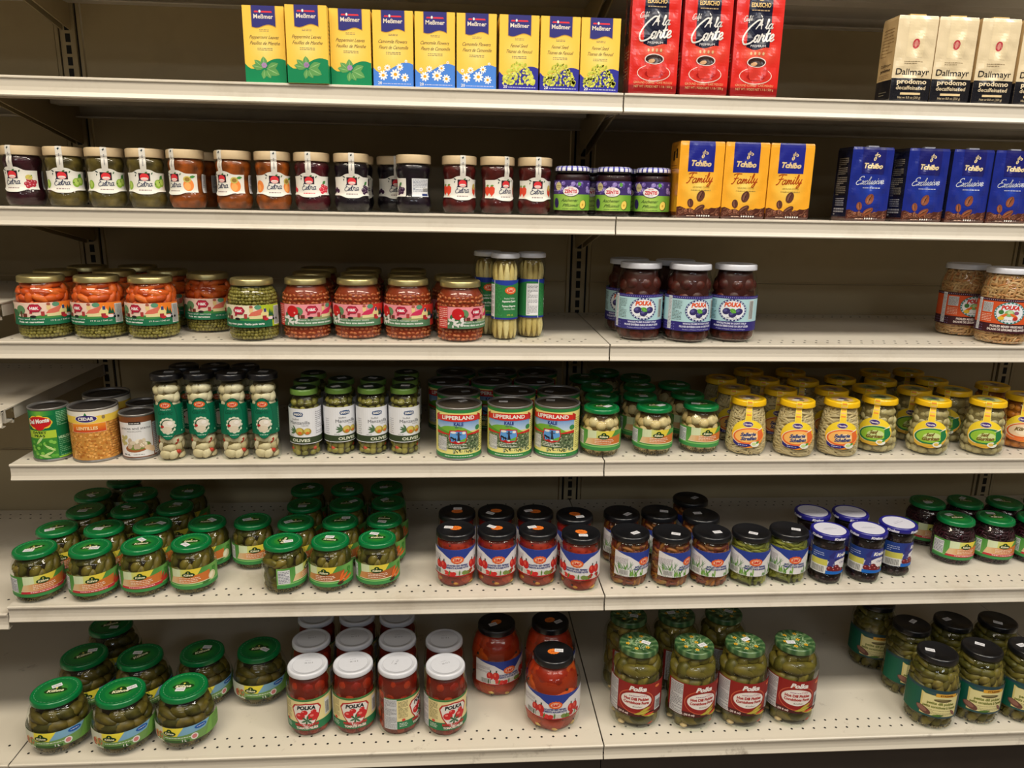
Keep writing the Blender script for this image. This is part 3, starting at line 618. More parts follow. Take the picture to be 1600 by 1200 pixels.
# ------------------------------------------------------------------ third shelf
HK_P = [(.01, .15), (3.9, 0), (4.6, .12), (5.0, .7), (5.1, 1.5), (5.1, 7.6), (5.05, 8.6), (4.75, 9.7), (4.2, 10.5), (3.95, 10.9), (3.95, 11.6)]
def hk_art(v):
    A = Art(); v0, v1 = 2.9, 7.3; end = {'carrot': (240, 130, 40), 'pea': (176, 196, 44), 'bean': (206, 52, 44)}[v]
    sky = {'carrot': (236, 206, 190), 'pea': (232, 222, 196), 'bean': (236, 150, 160)}[v]
    A.rect(-8.6, v0, 8.6, v1, sky); A.poly([(3.6, v1), (8.6, v1), (8.6, v0), (5.2, v0), (4.9, 5.2)], end, 1)
    hill = (70, 140, 70) if v != 'bean' else (150, 160, 110)
    A.poly(wave(-8.6, 5.3, lambda u: 4.7+.25*math.sin(u*.8), v0), hill, 2)
    gb = (30, 112, 78) if v != 'bean' else (86, 130, 96); A.poly(wave(-8.6, 8.6 if v == 'carrot' else 6.5, lambda u: 4.3-.05*u if u < 3 else 4.15+.12*(u-3), v0), gb, 4)
    A.poly([(-.9+p*1.25, 6.1+q*1.15) for p, q in [(-.2, -.8), (.2, -.8)]]+[(-.4+.3, 6.1+.95), (-.6, 6.1+.95)], (180, 40, 60), 5)
    A.conv([(-1.45, 6.25), (-.9, 7.0), (.6, 7.0), (1.15, 6.25), (.6, 5.5), (-.9, 5.5)], (150, 24, 52), 6); A.conv([(-1.25, 6.25), (-.8, 6.87), (.5, 6.87), (.95, 6.25), (.5, 5.63), (-.8, 5.63)], (190, 34, 66), 7)
    A.txt('H&K', -.15, 5.98, .52, (244, 236, 238), 8, 1.6, 0, .05)
    roof = (214, 110, 90) if v != 'bean' else (206, 50, 92)
    A.ell(2.3, 6.4, .38, .75, (228, 200, 140), 3, 0, 12); A.ell(2.3, 7.0, .36, .28, (170, 90, 70), 4, 0, 10)
    A.poly([(1.7, 5.2), (2.3, 5.9), (4.3, 6.6), (4.8, 5.5), (3.2, 5.2)], roof, 5); A.rect(1.9, 4.6, 4.3, 5.35, (226, 214, 160), 4)
    A.poly([(4.1, 4.6), (4.1, 5.6), (4.9, 6.8), (5.7, 5.6), (5.7, 4.6)], (230, 216, 150), 6); A.rect(4.7, 5.9, 5.2, 6.6, (50, 60, 120), 7); A.rect(4.4, 4.4, 5.2, 5.2, (160, 40, 50), 7); A.rect(.9, 4.7, 1.5, 5.6, (170, 60, 60), 5)
    A.ell(5.1, 4.5, .5, .3, (190, 40, 50), 8, 0, 12); A.ell(6.1, 4.65, .7, .3, (240, 220, 224), 8, 0, 12); A.ell(7.1, 4.8, .6, .38, (30, 40, 90), 8, 0, 12); A.ell(6.8, 4.45, .28, .28, BLACK, 9, 0, 10); A.ell(7.5, 4.45, .25, .25, BLACK, 9, 0, 10)
    for u, s in ((6.0, 1), (6.5, .8), (7.6, .7)): A.conv([(u-.4*s, 5.1), (u+.4*s, 5.1), (u, 5.1+1.5*s)], (30, 90, 60), 7)
    A.ell(3.6, 6.9, .7, .45, (90, 150, 120), 2, 0, 12); A.ell(-2.9, 5.9, 1.0, .9, (96, 140, 96), 3, 0, 14); A.ell(-4.6, 5.2, 1.2, .8, (60, 110, 70), 3, 0, 14)
    A.rect(-3.0, 4.4, -2.6, 5.6, (90, 60, 40), 4); A.ell(-.5, 4.6, .6, .25, (30, 30, 30), 5, 0, 10); A.rect(-2.4, 4.5, -1.6, 5.2, (110, 50, 40), 5)
    if v == 'bean':
        A.ell(-4.1, 5.9, 1.25, 1.15, (196, 24, 30), 6, 0, 20); A.ell(-3.6, 5.6, .2, .2, (240, 160, 150), 7, 0, 8)
        r = random.Random(2)
        for k in range(26): A.ell(-4.9+r.uniform(-1.2, 1.8), 4.2+r.uniform(-.9, .9)-.2*abs(k % 3), .32, .2, (226, 224, 222), 7+k % 3, r.uniform(0, 180), 8)
        A.rect(-8.6, v0, -6.3, v1, (204, 60, 54), 5); A.lines(-8.4, -6.4, v1-.2, v0+.3, 10, (240, 190, 180), 6, 4, .4)
        A.txt('Beans in tomato sauce', .2, 4.0, .36, (236, 240, 236), 5, 6.0); A.txt('Fèves dans une sauce tomate', .6, 3.4, .38, (240, 244, 240), 5, 7.6, 0, .03)
    else:
        if v == 'carrot': A.ell(-6.2, 4.7, .8, 1.5, (206, 90, 66), 6, 8, 14); A.ell(-6.2, 6.4, .9, .7, (70, 130, 80), 5, 0, 12); A.txt('Peas and carrots', -1.2, 3.95, .34, (236, 240, 236), 5, 5.2); A.txt('Pois et carottes', -1.2, 3.35, .36, (240, 244, 240), 5, 4.8, 0, .03); A.txt('19 fl oz / 540 ml', 4.3, 3.6, .3, WHITE, 5, 3.8)
        else: A.txt('Fancy green peas · Petits pois verts', .6, 3.4, .4, (240, 244, 240), 5, 8.2, 0, .03)
        A.bars(6.9, v0+.3, 8.5, v1-.3, 9)
    return A
GOLD = (196, 182, 128)
def hk(v):
    A = hk_art(v); dec = Art(); dec.ell(0, 0, 3.0, 3.0, (150, 138, 92), 0, 0, 28); dec.ell(0, 0, 2.85, 2.85, (184, 170, 118), 1, 0, 28)
    lid = lid_mesh(4.15, 11.05, 12.3, GOLD, 'gold', dec, .06)
    pp = piece_round(.42, [(122, 114, 46), (138, 128, 58), (104, 96, 36)], 1, .1, 2)
    cc = piece_long(3.4, .82, [(206, 88, 28), (190, 72, 20), (216, 104, 40)], .25, .12, .04, .35)
    bb = piece_round(.5, [(178, 96, 54), (160, 78, 40), (188, 112, 68)], .68, .1, 2)
    if v == 'carrot': c = contents(HK_P, 11.3, [(pp, .65, 3.9, .72, 1), (cc, 4.2, 10.6, 2.0, 2, 1.25)], (110, 50, 18), .84)
    elif v == 'pea': c = contents(HK_P, 11.2, [(pp, .65, 10.6, .74, 3)], (80, 76, 30), .9)
    else: c = contents(HK_P, 11.3, [(bb, .6, 9.4, .98, 4)], (132, 46, 18), .955)
    return [('glass_jar', glass_mesh(HK_P), None, None), ({'carrot': 'carrots_and_peas', 'pea': 'peas', 'bean': 'baked_beans'}[v], c, None, None), ('label', label_mesh(A, HK_P, .6), None, None), ('lid', lid, None, None)]
proto('carrot_pea/', hk('carrot')); proto('pea_jar/', hk('pea')); proto('bean_jar/', hk('bean'))
def sf_logo(A, u, v, s, l=5):
    for k in range(12): A.ell(u+s*.95*math.cos(k*.5236), v+s*.55*math.sin(k*.5236), s*.32, s*.26, (226, 96, 40), l, 0, 8)
    A.ell(u, v, s*1.05, s*.62, (232, 110, 52), l+1, 0, 20); A.ell(u, v, s*.86, s*.46, (246, 200, 170), l+2, 0, 18); A.txt('S&F', u, v-s*.27, s*.52, (214, 52, 30), l+3, s*1.35, 0, .05)
def asparagus():
    P = [(.01, .12), (2.5, 0), (2.85, .12), (3.05, .7), (3.05, 2.4), (2.9, 3.6), (2.75, 4.6), (2.72, 8), (2.75, 12.3), (2.9, 13.2), (3.05, 14.4), (3.0, 15.6), (2.75, 16.5), (2.7, 17.4)]
    A = Art(); A.rect(-8.4, 4.4, 8.4, 12.5, (44, 122, 66)); A.rect(-8.4, 4.4, 8.4, 4.75, (34, 46, 140), 1); A.poly(wave(-8.4, 8.4, lambda u: 11.75+.35*math.cos((u)*.75)*(-1), 12.5), (34, 60, 160), 1)
    sf_logo(A, .9, 10.4, 1.0); r = random.Random(1)
    for k in range(60): u = r.uniform(-2.4, -.9); v = r.uniform(5, 11.4); leaf(A, u, v, .35, .09, r.uniform(60, 120), (60, 142, 80), (84, 160, 96), 2)
    A.txt('Peeled White', .7, 8.6, .36, (230, 240, 230), 4, 2.3); A.txt('Asparagus Spears', .6, 8.0, .4, (240, 246, 240), 4, 3.0, 0, .03); A.txt("Turions d'Asperges", .6, 7.0, .4, (240, 246, 240), 4, 3.0, 0, .03); A.txt('Blanches Pelées', .7, 6.4, .36, (230, 240, 230), 4, 2.4); A.txt('370 mL', .8, 5.2, .32, (226, 220, 90), 4, 1.4)
    A.rect(-5.2, 4.9, -2.6, 11.6, (226, 226, 230), 3); A.lines(-5.0, -2.8, 11.4, 5.2, 24, (100, 100, 110), 4, 6, .35)
    A.rect(-2.72, 4.4, -2.6, 12.5, (230, 230, 235), 3)
    asp = piece_long(15.0, .72, [(206, 186, 112), (222, 204, 134), (194, 172, 98)], 1, .1, .0, .05)
    c = contents(P, 16.6, [], (150, 128, 66), .82, extra=None)
    mb = MB(); rf = prof_r(catmull(P)); rng = random.Random(6)
    lathe(mb, [(.01, .28)]+[((rf(max(z, .4))-.3)*.8, z) for z in np.linspace(.3, 16.4, 12)]+[(.01, 16.4)], (130, 108, 52), 24)
    V, Fc = ico(3)
    for k in range(11):
        a = 2*math.pi*k/11+rng.uniform(-.07, .07); q = rng.uniform(.72, .9); col = np.array(lin(pick(rng, [(206, 186, 122), (218, 202, 146), (194, 172, 106)]))); Pn = V*np.array((q, q, 8.0)); Pn[:, 2] += 8.35+rng.uniform(-.4, .2)
        Pn[:, 2] = np.clip(Pn[:, 2], .3, 16.4); zz = Pn[:, 2]; w = np.where(np.abs(V[:, 2]) < .96, 1, 1)
        rr = np.array([rf(max(z, .5))-.3 for z in zz]); d = rr-q*.75; Pn[:, 0] += d*math.sin(a+.03*np.sin(zz*.4).mean()); Pn[:, 1] += -d*math.cos(a)
        r2 = np.hypot(Pn[:, 0], Pn[:, 1]); kk = np.minimum(1, rr/r2); Pn[:, 0] *= kk; Pn[:, 1] *= kk
        mb.add(Pn*CM, Fc, [tuple(col*(1+.05*math.sin(z*.9+k))) for z in zz], True)
    return [('glass_jar', glass_mesh(P), None, None), ('white_asparagus', mb.mesh('asparagus_spears', M['food']), None, None), ('label', label_mesh(A, P, .5, 2.0), None, None), ('lid', lid_mesh(2.98, 16.9, 17.9, (206, 210, 220), 'lid', None, .02), None, None)]
proto('asparagus/', asparagus())
POLKA_P = [(.01, .15), (3.8, 0), (4.4, .12), (4.8, .7), (4.9, 1.6), (4.9, 10), (4.85, 11.4), (4.65, 12.8), (4.35, 13.9), (4.15, 14.8), (4.12, 15.8)]
def plumveg(v):
    A = Art(); P = POLKA_P if v == 'plum' else [(r*1.045, z) for r, z in POLKA_P]
    c1, c2, c3 = ((46, 34, 120), (176, 214, 222), (46, 40, 120)) if v == 'plum' else ((64, 20, 30), (214, 84, 36), (60, 18, 28))
    A.rect(-9.5, 2.6, 9.5, 9.9, c2); A.rect(-9.5, 9.3, 9.5, 9.9, c1, 1); A.rect(-9.5, 2.6, 9.5, 4.55, c3, 1)
    for k in range(46):
        A.ell(-9.3+k*.41, 9.6, .08, .08, (190, 190, 230), 2, 0, 6)
    for k in range(30):
        A.ell(-9.3+(k % 10)*.5, 2.9+(k//10)*.55, .08, .08, (150, 150, 220), 2, 0, 6)
    A.ell(.3, 6.95, 2.9, 2.35, (44, 50, 110) if v == 'plum' else (40, 120, 110), 3, 0, 32); A.ring(.3, 6.95, 2.8, 2.25, .22, (206, 220, 240), 4, 48, 1); A.ell(.3, 6.95, 2.5, 1.98, (232, 236, 244), 5, 0, 32)
    A.txt('POLKA', .3, 7.75, .85, (220, 84, 36) if v == 'plum' else (206, 40, 34), 6, 3.4, .15, .06, arc=.05)
    if v == 'plum':
        for u, q in ((-.9, 6.7), (.4, 6.1), (1.6, 6.7)): A.ell(u, q, .82, .68, (50, 44, 100), 6, 20, 18); A.ell(u-.2, q+.15, .4, .28, (90, 86, 150), 7, 20, 12)
        leaf(A, -.2, 7.2, 1.5, .5, -30, (96, 170, 60), (140, 200, 90), 8); leaf(A, .3, 7.3, 1.0, .4, -70, (80, 150, 50), (120, 180, 80), 8)
        A.txt('WHOLE PLUMS IN LIGHT SYRUP', .3, 4.0, .36, (214, 216, 240), 3, 6.4, 0, .04); A.txt('PRUNES ENTIÈRES DANS UN SIROP LÉGER', .2, 3.4, .36, (214, 216, 240), 3, 7.6, 0, .04); A.txt('Product of Poland / Produit de Pologne', .2, 2.85, .28, (190, 192, 230), 3, 6.2)
    else:
        A.ell(.2, 6.9, .9, .7, (130, 180, 110), 7, 0, 16); A.ell(.3, 7.1, .5, .4, (190, 216, 160), 8, 0, 12); A.ell(-.9, 6.3, .9, .3, (226, 110, 40), 8, 35, 12); A.ell(1.1, 6.4, .9, .28, (226, 110, 40), 8, -30, 12); A.ell(-1.2, 5.8, .6, .4, (226, 190, 60), 9, 0, 12); A.ell(1.4, 5.8, .5, .4, (190, 50, 40), 9, 0, 12); A.ell(-1.3, 7.1, .5, .5, (60, 120, 60), 6, 0, 10); A.ell(1.5, 7.0, .5, .4, (150, 70, 110), 6, 0, 10)
        A.txt('PICKLED MIXED VEGETABLES', .3, 3.8, .44, (232, 220, 216), 3, 6.6, 0, .04); A.txt('SALADE DE LÉGUMES MÉLANGÉS', .2, 3.1, .44, (232, 220, 216), 3, 7.4, 0, .04)
    A.txt('NET 796 mL', .3, 5.25, .28, (40, 50, 60), 6, 2.2)
    pc = (40, 60, 60) if v == 'plum' else (240, 210, 190)
    if v != 'plum': A.rect(-5.2, 6.9, -3.0, 9.0, (206, 206, 210), 2); A.lines(-5.1, -3.1, 8.9, 7.0, 7, (90, 90, 100), 4, 6, .35); A.lines(-5.2, -3.0, 6.6, 4.9, 5, pc, 2, 5, .35)
    else: A.lines(-5.4, -3.3, 9.0, 4.9, 14, pc, 2, 5, .35)
    A.rect(-6.6, 2.9, -5.6, 9.8, (216, 220, 226), 3); A.lines(-6.5, -5.7, 9.6, 3.1, 22, (120, 120, 130), 4, 9, .3)
    A.bars(3.9, 5.0, 5.1, 9.0, 2)
    if v == 'plum': c = contents(P, 14.9, [(piece_round(1.75, [(84, 32, 20), (64, 22, 18), (56, 18, 18)], 1.05, .35, 3), 1.7, 13.8, 2.9, 5)], (58, 20, 14), .9)
    else: c = contents(P, 15.0, [(piece_long(2.6, .28, [(184, 146, 98), (172, 130, 82), (186, 122, 72), (196, 162, 118)], .45, .15, .12), .5, 14.6, .78, 6)], (160, 116, 72), .93)
    return [('glass_jar', glass_mesh(P), None, None), ('plums' if v == 'plum' else 'vegetable_salad', c, None, None), ('label', label_mesh(A, P, .6), None, None), ('lid', lid_mesh(4.35 if v == 'plum' else 4.5, 15.1, 16.3, (206, 208, 218), 'lid', None, .03), None, None)]
proto('plum/', plumveg('plum')); proto('mixed_veg/', plumveg('veg'))

# ------------------------------------------------------------------ tins
def can(R, H, art, name='label', inner=(70, 66, 64), sv=None):
    mb = MB(); g = (150, 148, 146)
    lathe(mb, [(.01, .3), (R-.45, .3), (R-.35, .05), (R-.12, 0), (R, .12), (R, .3), (R-.12, .45), (R-.12, H-.45), (R, H-.3), (R, H-.1), (R-.1, H), (R-.25, H-.05), (R-.35, H-.45)], g, 48)
    body = mb.mesh('can_body', M['tin'])
    ml = MB(); lathe(ml, [(R-.34, H-.45), (R-.7, H-.45), (R-.85, H-.35), (R-1.2, H-.35), (R-1.3, H-.42), (R-1.9, H-.42), (R-2.0, H-.36), (.01, H-.36)], inner, 40)
    P = [(R-.1, 0), (R-.1, H)]; rf = lambda z: R-.1
    mb = MB(); art.emit(mb, wrap(rf, R-.1), .5, sv, base=.02); lab = mb.mesh(name, M['card'])
    return [('can_body', body, None, None), ('can_lid', ml.mesh('can_lid', M['tin']), None, None), (name, lab, None, None)]
def a_full(R, v0, v1, col): A = Art(); A.rect(-math.pi*R, v0, math.pi*R, v1, col); return A
def can_pea():
    R, H = 3.75, 11.2; A = a_full(R, .5, H-.5, (0, 112, 66)); r = random.Random(3)
    A.rect(-3.6, 9.7, 2.1, H-.5, lambda a, b: mixc((120, 180, 60), (0, 112, 66), min(1, abs(a+.8)/3)), 1)
    for k in range(9): A.ell(-.9+1.7*math.cos(k*.7), 8.3+.95*math.sin(k*.7), .9, .6, (240, 200, 60), 2, 0, 12)
    A.ell(-.9, 8.3, 2.5, 1.35, (240, 200, 60), 2, 0, 24); A.ell(-.9, 8.35, 2.35, 1.2, (196, 26, 34), 3, 0, 24); A.ell(-.8, 7.4, 1.0, .7, (206, 30, 34), 4, 0, 14); A.ell(-1.6, 8.9, .9, .6, (196, 26, 34), 4, 0, 14)
    A.txt('Del Monte', -.9, 8.2, .85, WHITE, 6, 4.2, .15, .04, rot=8)
    A.rect(-3.6, 5.0, 2.1, 6.6, (176, 206, 60), 2); A.txt('SWEET', -1.0, 5.95, .5, (24, 70, 34), 3, 2.8, 0, .03); A.txt('PEAS', -1.0, 5.25, .5, (24, 70, 34), 3, 2.2, 0, .03)
    A.rect(-3.6, .6, 2.1, 5.0, (60, 140, 50), 2)
    for k in range(26): A.ell(r.uniform(-3.2, 1.7), r.uniform(.9, 4.3), .38, .36, r.choice([(90, 170, 60), (60, 130, 40), (130, 196, 80)]), 3+k % 3, 0, 12)
    for k in range(4): leaf(A, r.uniform(-3, .5), r.uniform(1, 4), 2.4, .25, r.uniform(-40, 50), (200, 224, 150), (150, 200, 90), 6)
    A.lines(2.4, 5.6, 10.4, 7.4, 9, (150, 210, 170), 2, 4, .4); A.lines(2.4, 5.6, 4.9, .9, 10, (120, 190, 140), 2, 5, .4); A.txt('HEALTHY', 3.8, 4.6, .55, (190, 230, 190), 3, 2.8, 0, .03); A.rect(2.1, .6, 5.8, .9, (150, 200, 60), 2)
    return can(R, H, A)
proto('can_pea/', can_pea())
def can_chick():
    R, H = 4.7, 11.3; A = a_full(R, .5, H-.5, (200, 142, 66)); r = random.Random(5)
    for k in range(620):
        u = r.uniform(-8, 8); v = r.uniform(.8, 8.4); q = r.uniform(.2, .27); c = r.choice([(226, 160, 76), (206, 136, 56), (240, 180, 100), (180, 110, 44)]); A.ell(u, v, q, q*.9, c, 1+k % 3, 0, 9)
    A.rect(-math.pi*R, 8.6, math.pi*R, H-.5, (232, 228, 216), 4); A.rect(-math.pi*R, 8.3, math.pi*R, 9.8, (240, 206, 80), 5)
    A.rect(-3.6, 6.4, 3.0, 8.3, (240, 190, 150), 5); A.rect(-3.5, 6.5, 2.9, 8.2, lambda a, b: mixc((206, 60, 34), (240, 150, 40), (b-6.5)/1.7), 6); A.txt('LENTILLES', -.6, 7.0, .62, (250, 226, 170), 8, 4.0, 0, .03)
    A.ell(-.6, 9.3, 2.1, .8, (240, 240, 244), 6, 0, 26); A.ell(-.6, 9.3, 1.98, .7, (56, 40, 110), 7, 0, 26); A.txt('CEDAR', -.6, 9.0, .62, WHITE, 8, 2.9, 0, .04); A.conv([(-.9, 10.0), (-.3, 10.0), (-.6, 10.6)], (40, 120, 60), 8)
    A.ell(2.6, 9.4, .35, .4, (150, 130, 90), 6, 0, 10); A.lines(3.6, 8, 8, 1, 14, (150, 100, 50), 5, 3, .3)
    return can(R, H, A)
proto('can_chickpea/', can_chick())
def can_mush():
    R, H = 3.6, 9.7; A = a_full(R, .5, H-.5, (122, 72, 42)); r = random.Random(6)
    A.rect(-3.9, .7, 3.3, 8.0, (226, 226, 228), 1); A.rect(-1.2, 7.6, 1.1, 8.2, (24, 22, 24), 2); A.lines(-1.0, .9, 8.0, 7.75, 1, WHITE, 3)
    A.txt('pieces and stems', .0, 6.55, .55, (70, 66, 66), 2, 6.0); A.txt('MUSHROOMS', -.3, 6.0, .25, (120, 116, 116), 2, 2.8)
    A.ell(.2, 2.7, 2.6, 1.0, (156, 92, 50), 2, 8, 20); A.ell(.5, 3.0, 2.2, .8, (116, 140, 60), 3, 8, 18)
    for k in range(16): A.ell(.2+r.uniform(-1.6, 1.8), 3.4+r.uniform(-.7, .9), .6, .42, r.choice([(236, 226, 206), (214, 200, 176), (196, 176, 150)]), 4+k % 3, r.uniform(0, 90), 12)
    for k in range(8): A.ell(-2.6+r.uniform(-.6, .6), 4.3+r.uniform(-1, .8), .45, .35, (190, 182, 120), 3, r.uniform(0, 90), 10); A.ell(2.3+r.uniform(-.5, .8), 2.2+r.uniform(-.5, .8), .5, .4, (226, 196, 160), 4, 0, 10)
    A.txt('284 mL', -2.2, 1.0, .35, (60, 60, 60), 3, 1.4, 0, .03); A.lines(-.8, 1.8, 1.3, 1.0, 1, (130, 130, 130), 3)
    A.rect(3.5, .8, 6.2, 7.6, (214, 216, 222), 1); A.lines(3.6, 6.1, 7.4, 1, 16, (90, 90, 100), 2, 4, .35)
    return can(R, H, A)
proto('can_mushroom/', can_mush())
def kale():
    R, H = 4.95, 11.5; A = a_full(R, .45, H-.45, (238, 230, 140)); r = random.Random(7)
    A.rect(-math.pi*R, .45, math.pi*R, 1.3, (44, 132, 66), 1); A.rect(-math.pi*R, 10.35, math.pi*R, H-.45, (44, 132, 66), 1); A.lines(-3, 4.2, 1.05, .7, 1, (226, 240, 226), 2, 3)
    A.rect(-5.3, 6.4, 5.2, 9.3, lambda a, b: mixc((196, 220, 240), (56, 126, 206), (b-6.4)/2.9), 1)
    A.poly(wave(-5.3, 5.2, lambda u: 6.8+.9*math.sin(u*.55+2.2)+.15*math.sin(u*1.3), 5.3), (120, 180, 60), 2); A.poly(wave(-5.3, -1.0, lambda u: 7.2-.32*(u+5.3), 5.3), (90, 156, 50), 3); A.ell(4.6, 6.9, .7, .55, (60, 140, 80), 4, 0, 12)
    A.rect(-5.3, 2.4, 5.2, 5.7, (96, 112, 80), 2)
    for k in range(330):
        u = r.uniform(-5.1, 5.0); v = r.uniform(1.7, 5.6) if u > -1 else r.uniform(2.6, 5.6); A.ell(u, v, r.uniform(.12, .34), r.uniform(.08, .18), r.choice([(62, 86, 56), (150, 166, 128), (92, 120, 76), (180, 190, 156), (44, 60, 40)]), 3+k % 3, r.uniform(0, 180), 7)
    A.poly(wave(-5.3, 5.2, lambda u: 5.95-.25*math.cos(u*.55), 5.6), (206, 44, 40), 6)
    A.poly(wave(-4.9, 4.9, lambda u: 9.85-.022*u*u+.25, 8.55), (214, 44, 36), 6); A.poly([(-5.6, 9.6), (-4.6, 10.1), (-4.6, 8.6), (-5.6, 8.3)], (190, 34, 30), 5); A.poly([(5.6, 9.6), (4.6, 10.1), (4.6, 8.6), (5.6, 8.3)], (190, 34, 30), 5)
    A.txt('LIPPERLAND', 0, 9.0, .78, (246, 240, 232), 8, 7.2, 0, .035, arc=.008)
    A.txt('KALE', .1, 7.65, .72, (30, 46, 130), 5, 2.0, 0, .03); A.txt('850 mL', .1, 7.15, .32, (40, 60, 140), 5, 1.4)
    A.poly([(-1.8, 6.6), (-.6, 6.6), (0, 6.8), (.7, 6.6), (1.8, 6.6), (2.0, 5.2), (1.6, 4.0), (0, 3.6), (-1.7, 4.0), (-2.0, 5.2)], (204, 40, 40), 7); A.poly([(-1.6, 6.4), (1.6, 6.4), (1.8, 5.2), (1.4, 4.15), (-1.5, 4.15), (-1.8, 5.2)], (96, 160, 226), 8)
    A.ell(-1.0, 6.2, .6, .25, WHITE, 9, 0, 12); A.ell(1.2, 6.1, .4, .3, WHITE, 9, 0, 12); A.poly([(-.3, 4.2), (1.5, 4.2), (1.7, 5.0)], (110, 180, 60), 9)
    A.conv([(-.2, 4.4), (.5, 4.4), (.25, 5.6), (.0, 5.6)], (40, 44, 60), 10); A.rect(-.1, 5.3, .3, 6.3, (60, 64, 90), 10); A.rect(-.4, 5.7, .7, 5.85, (60, 64, 90), 11)
    for k in range(3): A.rect(-1.6+.5*k, 4.3, -1.45+.5*k, 5.2-.1*k, (30, 30, 34), 10)
    A.poly([(-1.7, 5.0), (-1.5, 5.3), (-.3, 4.7), (-.4, 4.4)], (30, 30, 34), 10); A.ell(-.6, 4.2, .3, .15, (190, 40, 40), 11, 0, 8); A.ell(.1, 4.15, .3, .15, WHITE, 11, 0, 8)
    A.lines(-1.9, 1.9, 3.7, 2.7, 3, (232, 236, 226), 8, 3, .4)
    A.rect(-4.9, 2.0, -2.5, 5.0, (212, 214, 216), 8); A.lines(-4.8, -2.6, 4.9, 2.2, 12, (110, 110, 116), 9, 3, .3)
    A.lines(5.6, 8.5, 9, 2, 16, (120, 110, 60), 1, 3, .3)
    return can(R, H, A, inner=(96, 86, 74))
proto('kale/', kale(), (3.2, -.36))
# ------------------------------------------------------------------ fourth shelf jars
def garlic():
    P = [(.01, .12), (2.5, 0), (2.85, .12), (3.0, .6), (3.0, 2.2), (2.85, 3.6), (2.72, 4.8), (2.7, 8), (2.72, 12), (2.88, 13.2), (3.0, 14.5), (2.95, 15.6), (2.7, 16.5), (2.65, 17.4)]
    A = Art(); g = (0, 104, 74)
    A.rect(-6.8, 5.5, 6.8, 12.0, g); A.ell(0, 9.0, 2.1, 4.4, (0, 80, 58), 1, 0, 30); A.ell(0, 9.0, 1.98, 4.25, (0, 112, 80), 2, 0, 30); A.rect(-1.3, 12.0, 1.3, 12.7, g, 1)
    sf_logo(A, 0, 12.0, .85, 5); A.txt('PICKLED GARLIC', 0, 10.95, .25, (200, 226, 206), 4, 2.0); A.txt('Garlic', -.1, 10.0, .85, (0, 84, 60), 4, 2.9, .4, .01)
    for k in range(12): A.ell(.1+1.25*math.cos(k*.52), 7.6+1.45*math.sin(k*.52), .42, .36, (214, 220, 196), 4, 0, 10)
    A.ell(.1, 7.6, 1.3, 1.4, (30, 80, 50), 5, 0, 20); A.ell(.3, 7.9, 1.15, .9, (228, 220, 206), 6, -10, 18); A.ell(-.1, 6.8, 1.0, .7, (218, 206, 184), 7, 5, 16); A.ell(-.9, 7.5, .35, .28, (180, 40, 36), 8, 0, 10); A.ell(.6, 8.2, .5, .4, (240, 234, 226), 8, 20, 12)
    A.ell(2.9, 6.3, .18, .2, (150, 210, 170), 3, 0, 8); A.lines(3.4, 5.0, 11, 6.4, 12, (130, 190, 150), 3, 4, .4); A.lines(-.8, .8, 5.6, 5.3, 1, (190, 220, 200), 4)
    gp = piece_long(2.9, 1.15, [(214, 202, 166), (200, 186, 146), (224, 214, 184), (190, 174, 130)], .45, .08, .1, .35)
    gp2 = piece_long(1.5, .45, [(170, 44, 28), (190, 60, 36)], .5, .1, .1)
    c = contents(P, 16.2, [(gp, .9, 15.8, 2.5, 7, 1.75), (gp2, 2.2, 4.4, 5.0, 8, 2.0)], (120, 104, 66), .8)
    return [('glass_jar', glass_mesh(P), None, None), ('garlic_cloves', c, None, None), ('label', label_mesh(A, P, .5, 2.0), None, None), ('lid', lid_mesh(3.0, 17.0, 18.3, (20, 20, 24), 'lid', None, .02), None, None)]
proto('garlic/', garlic(), (1.4, -.12))
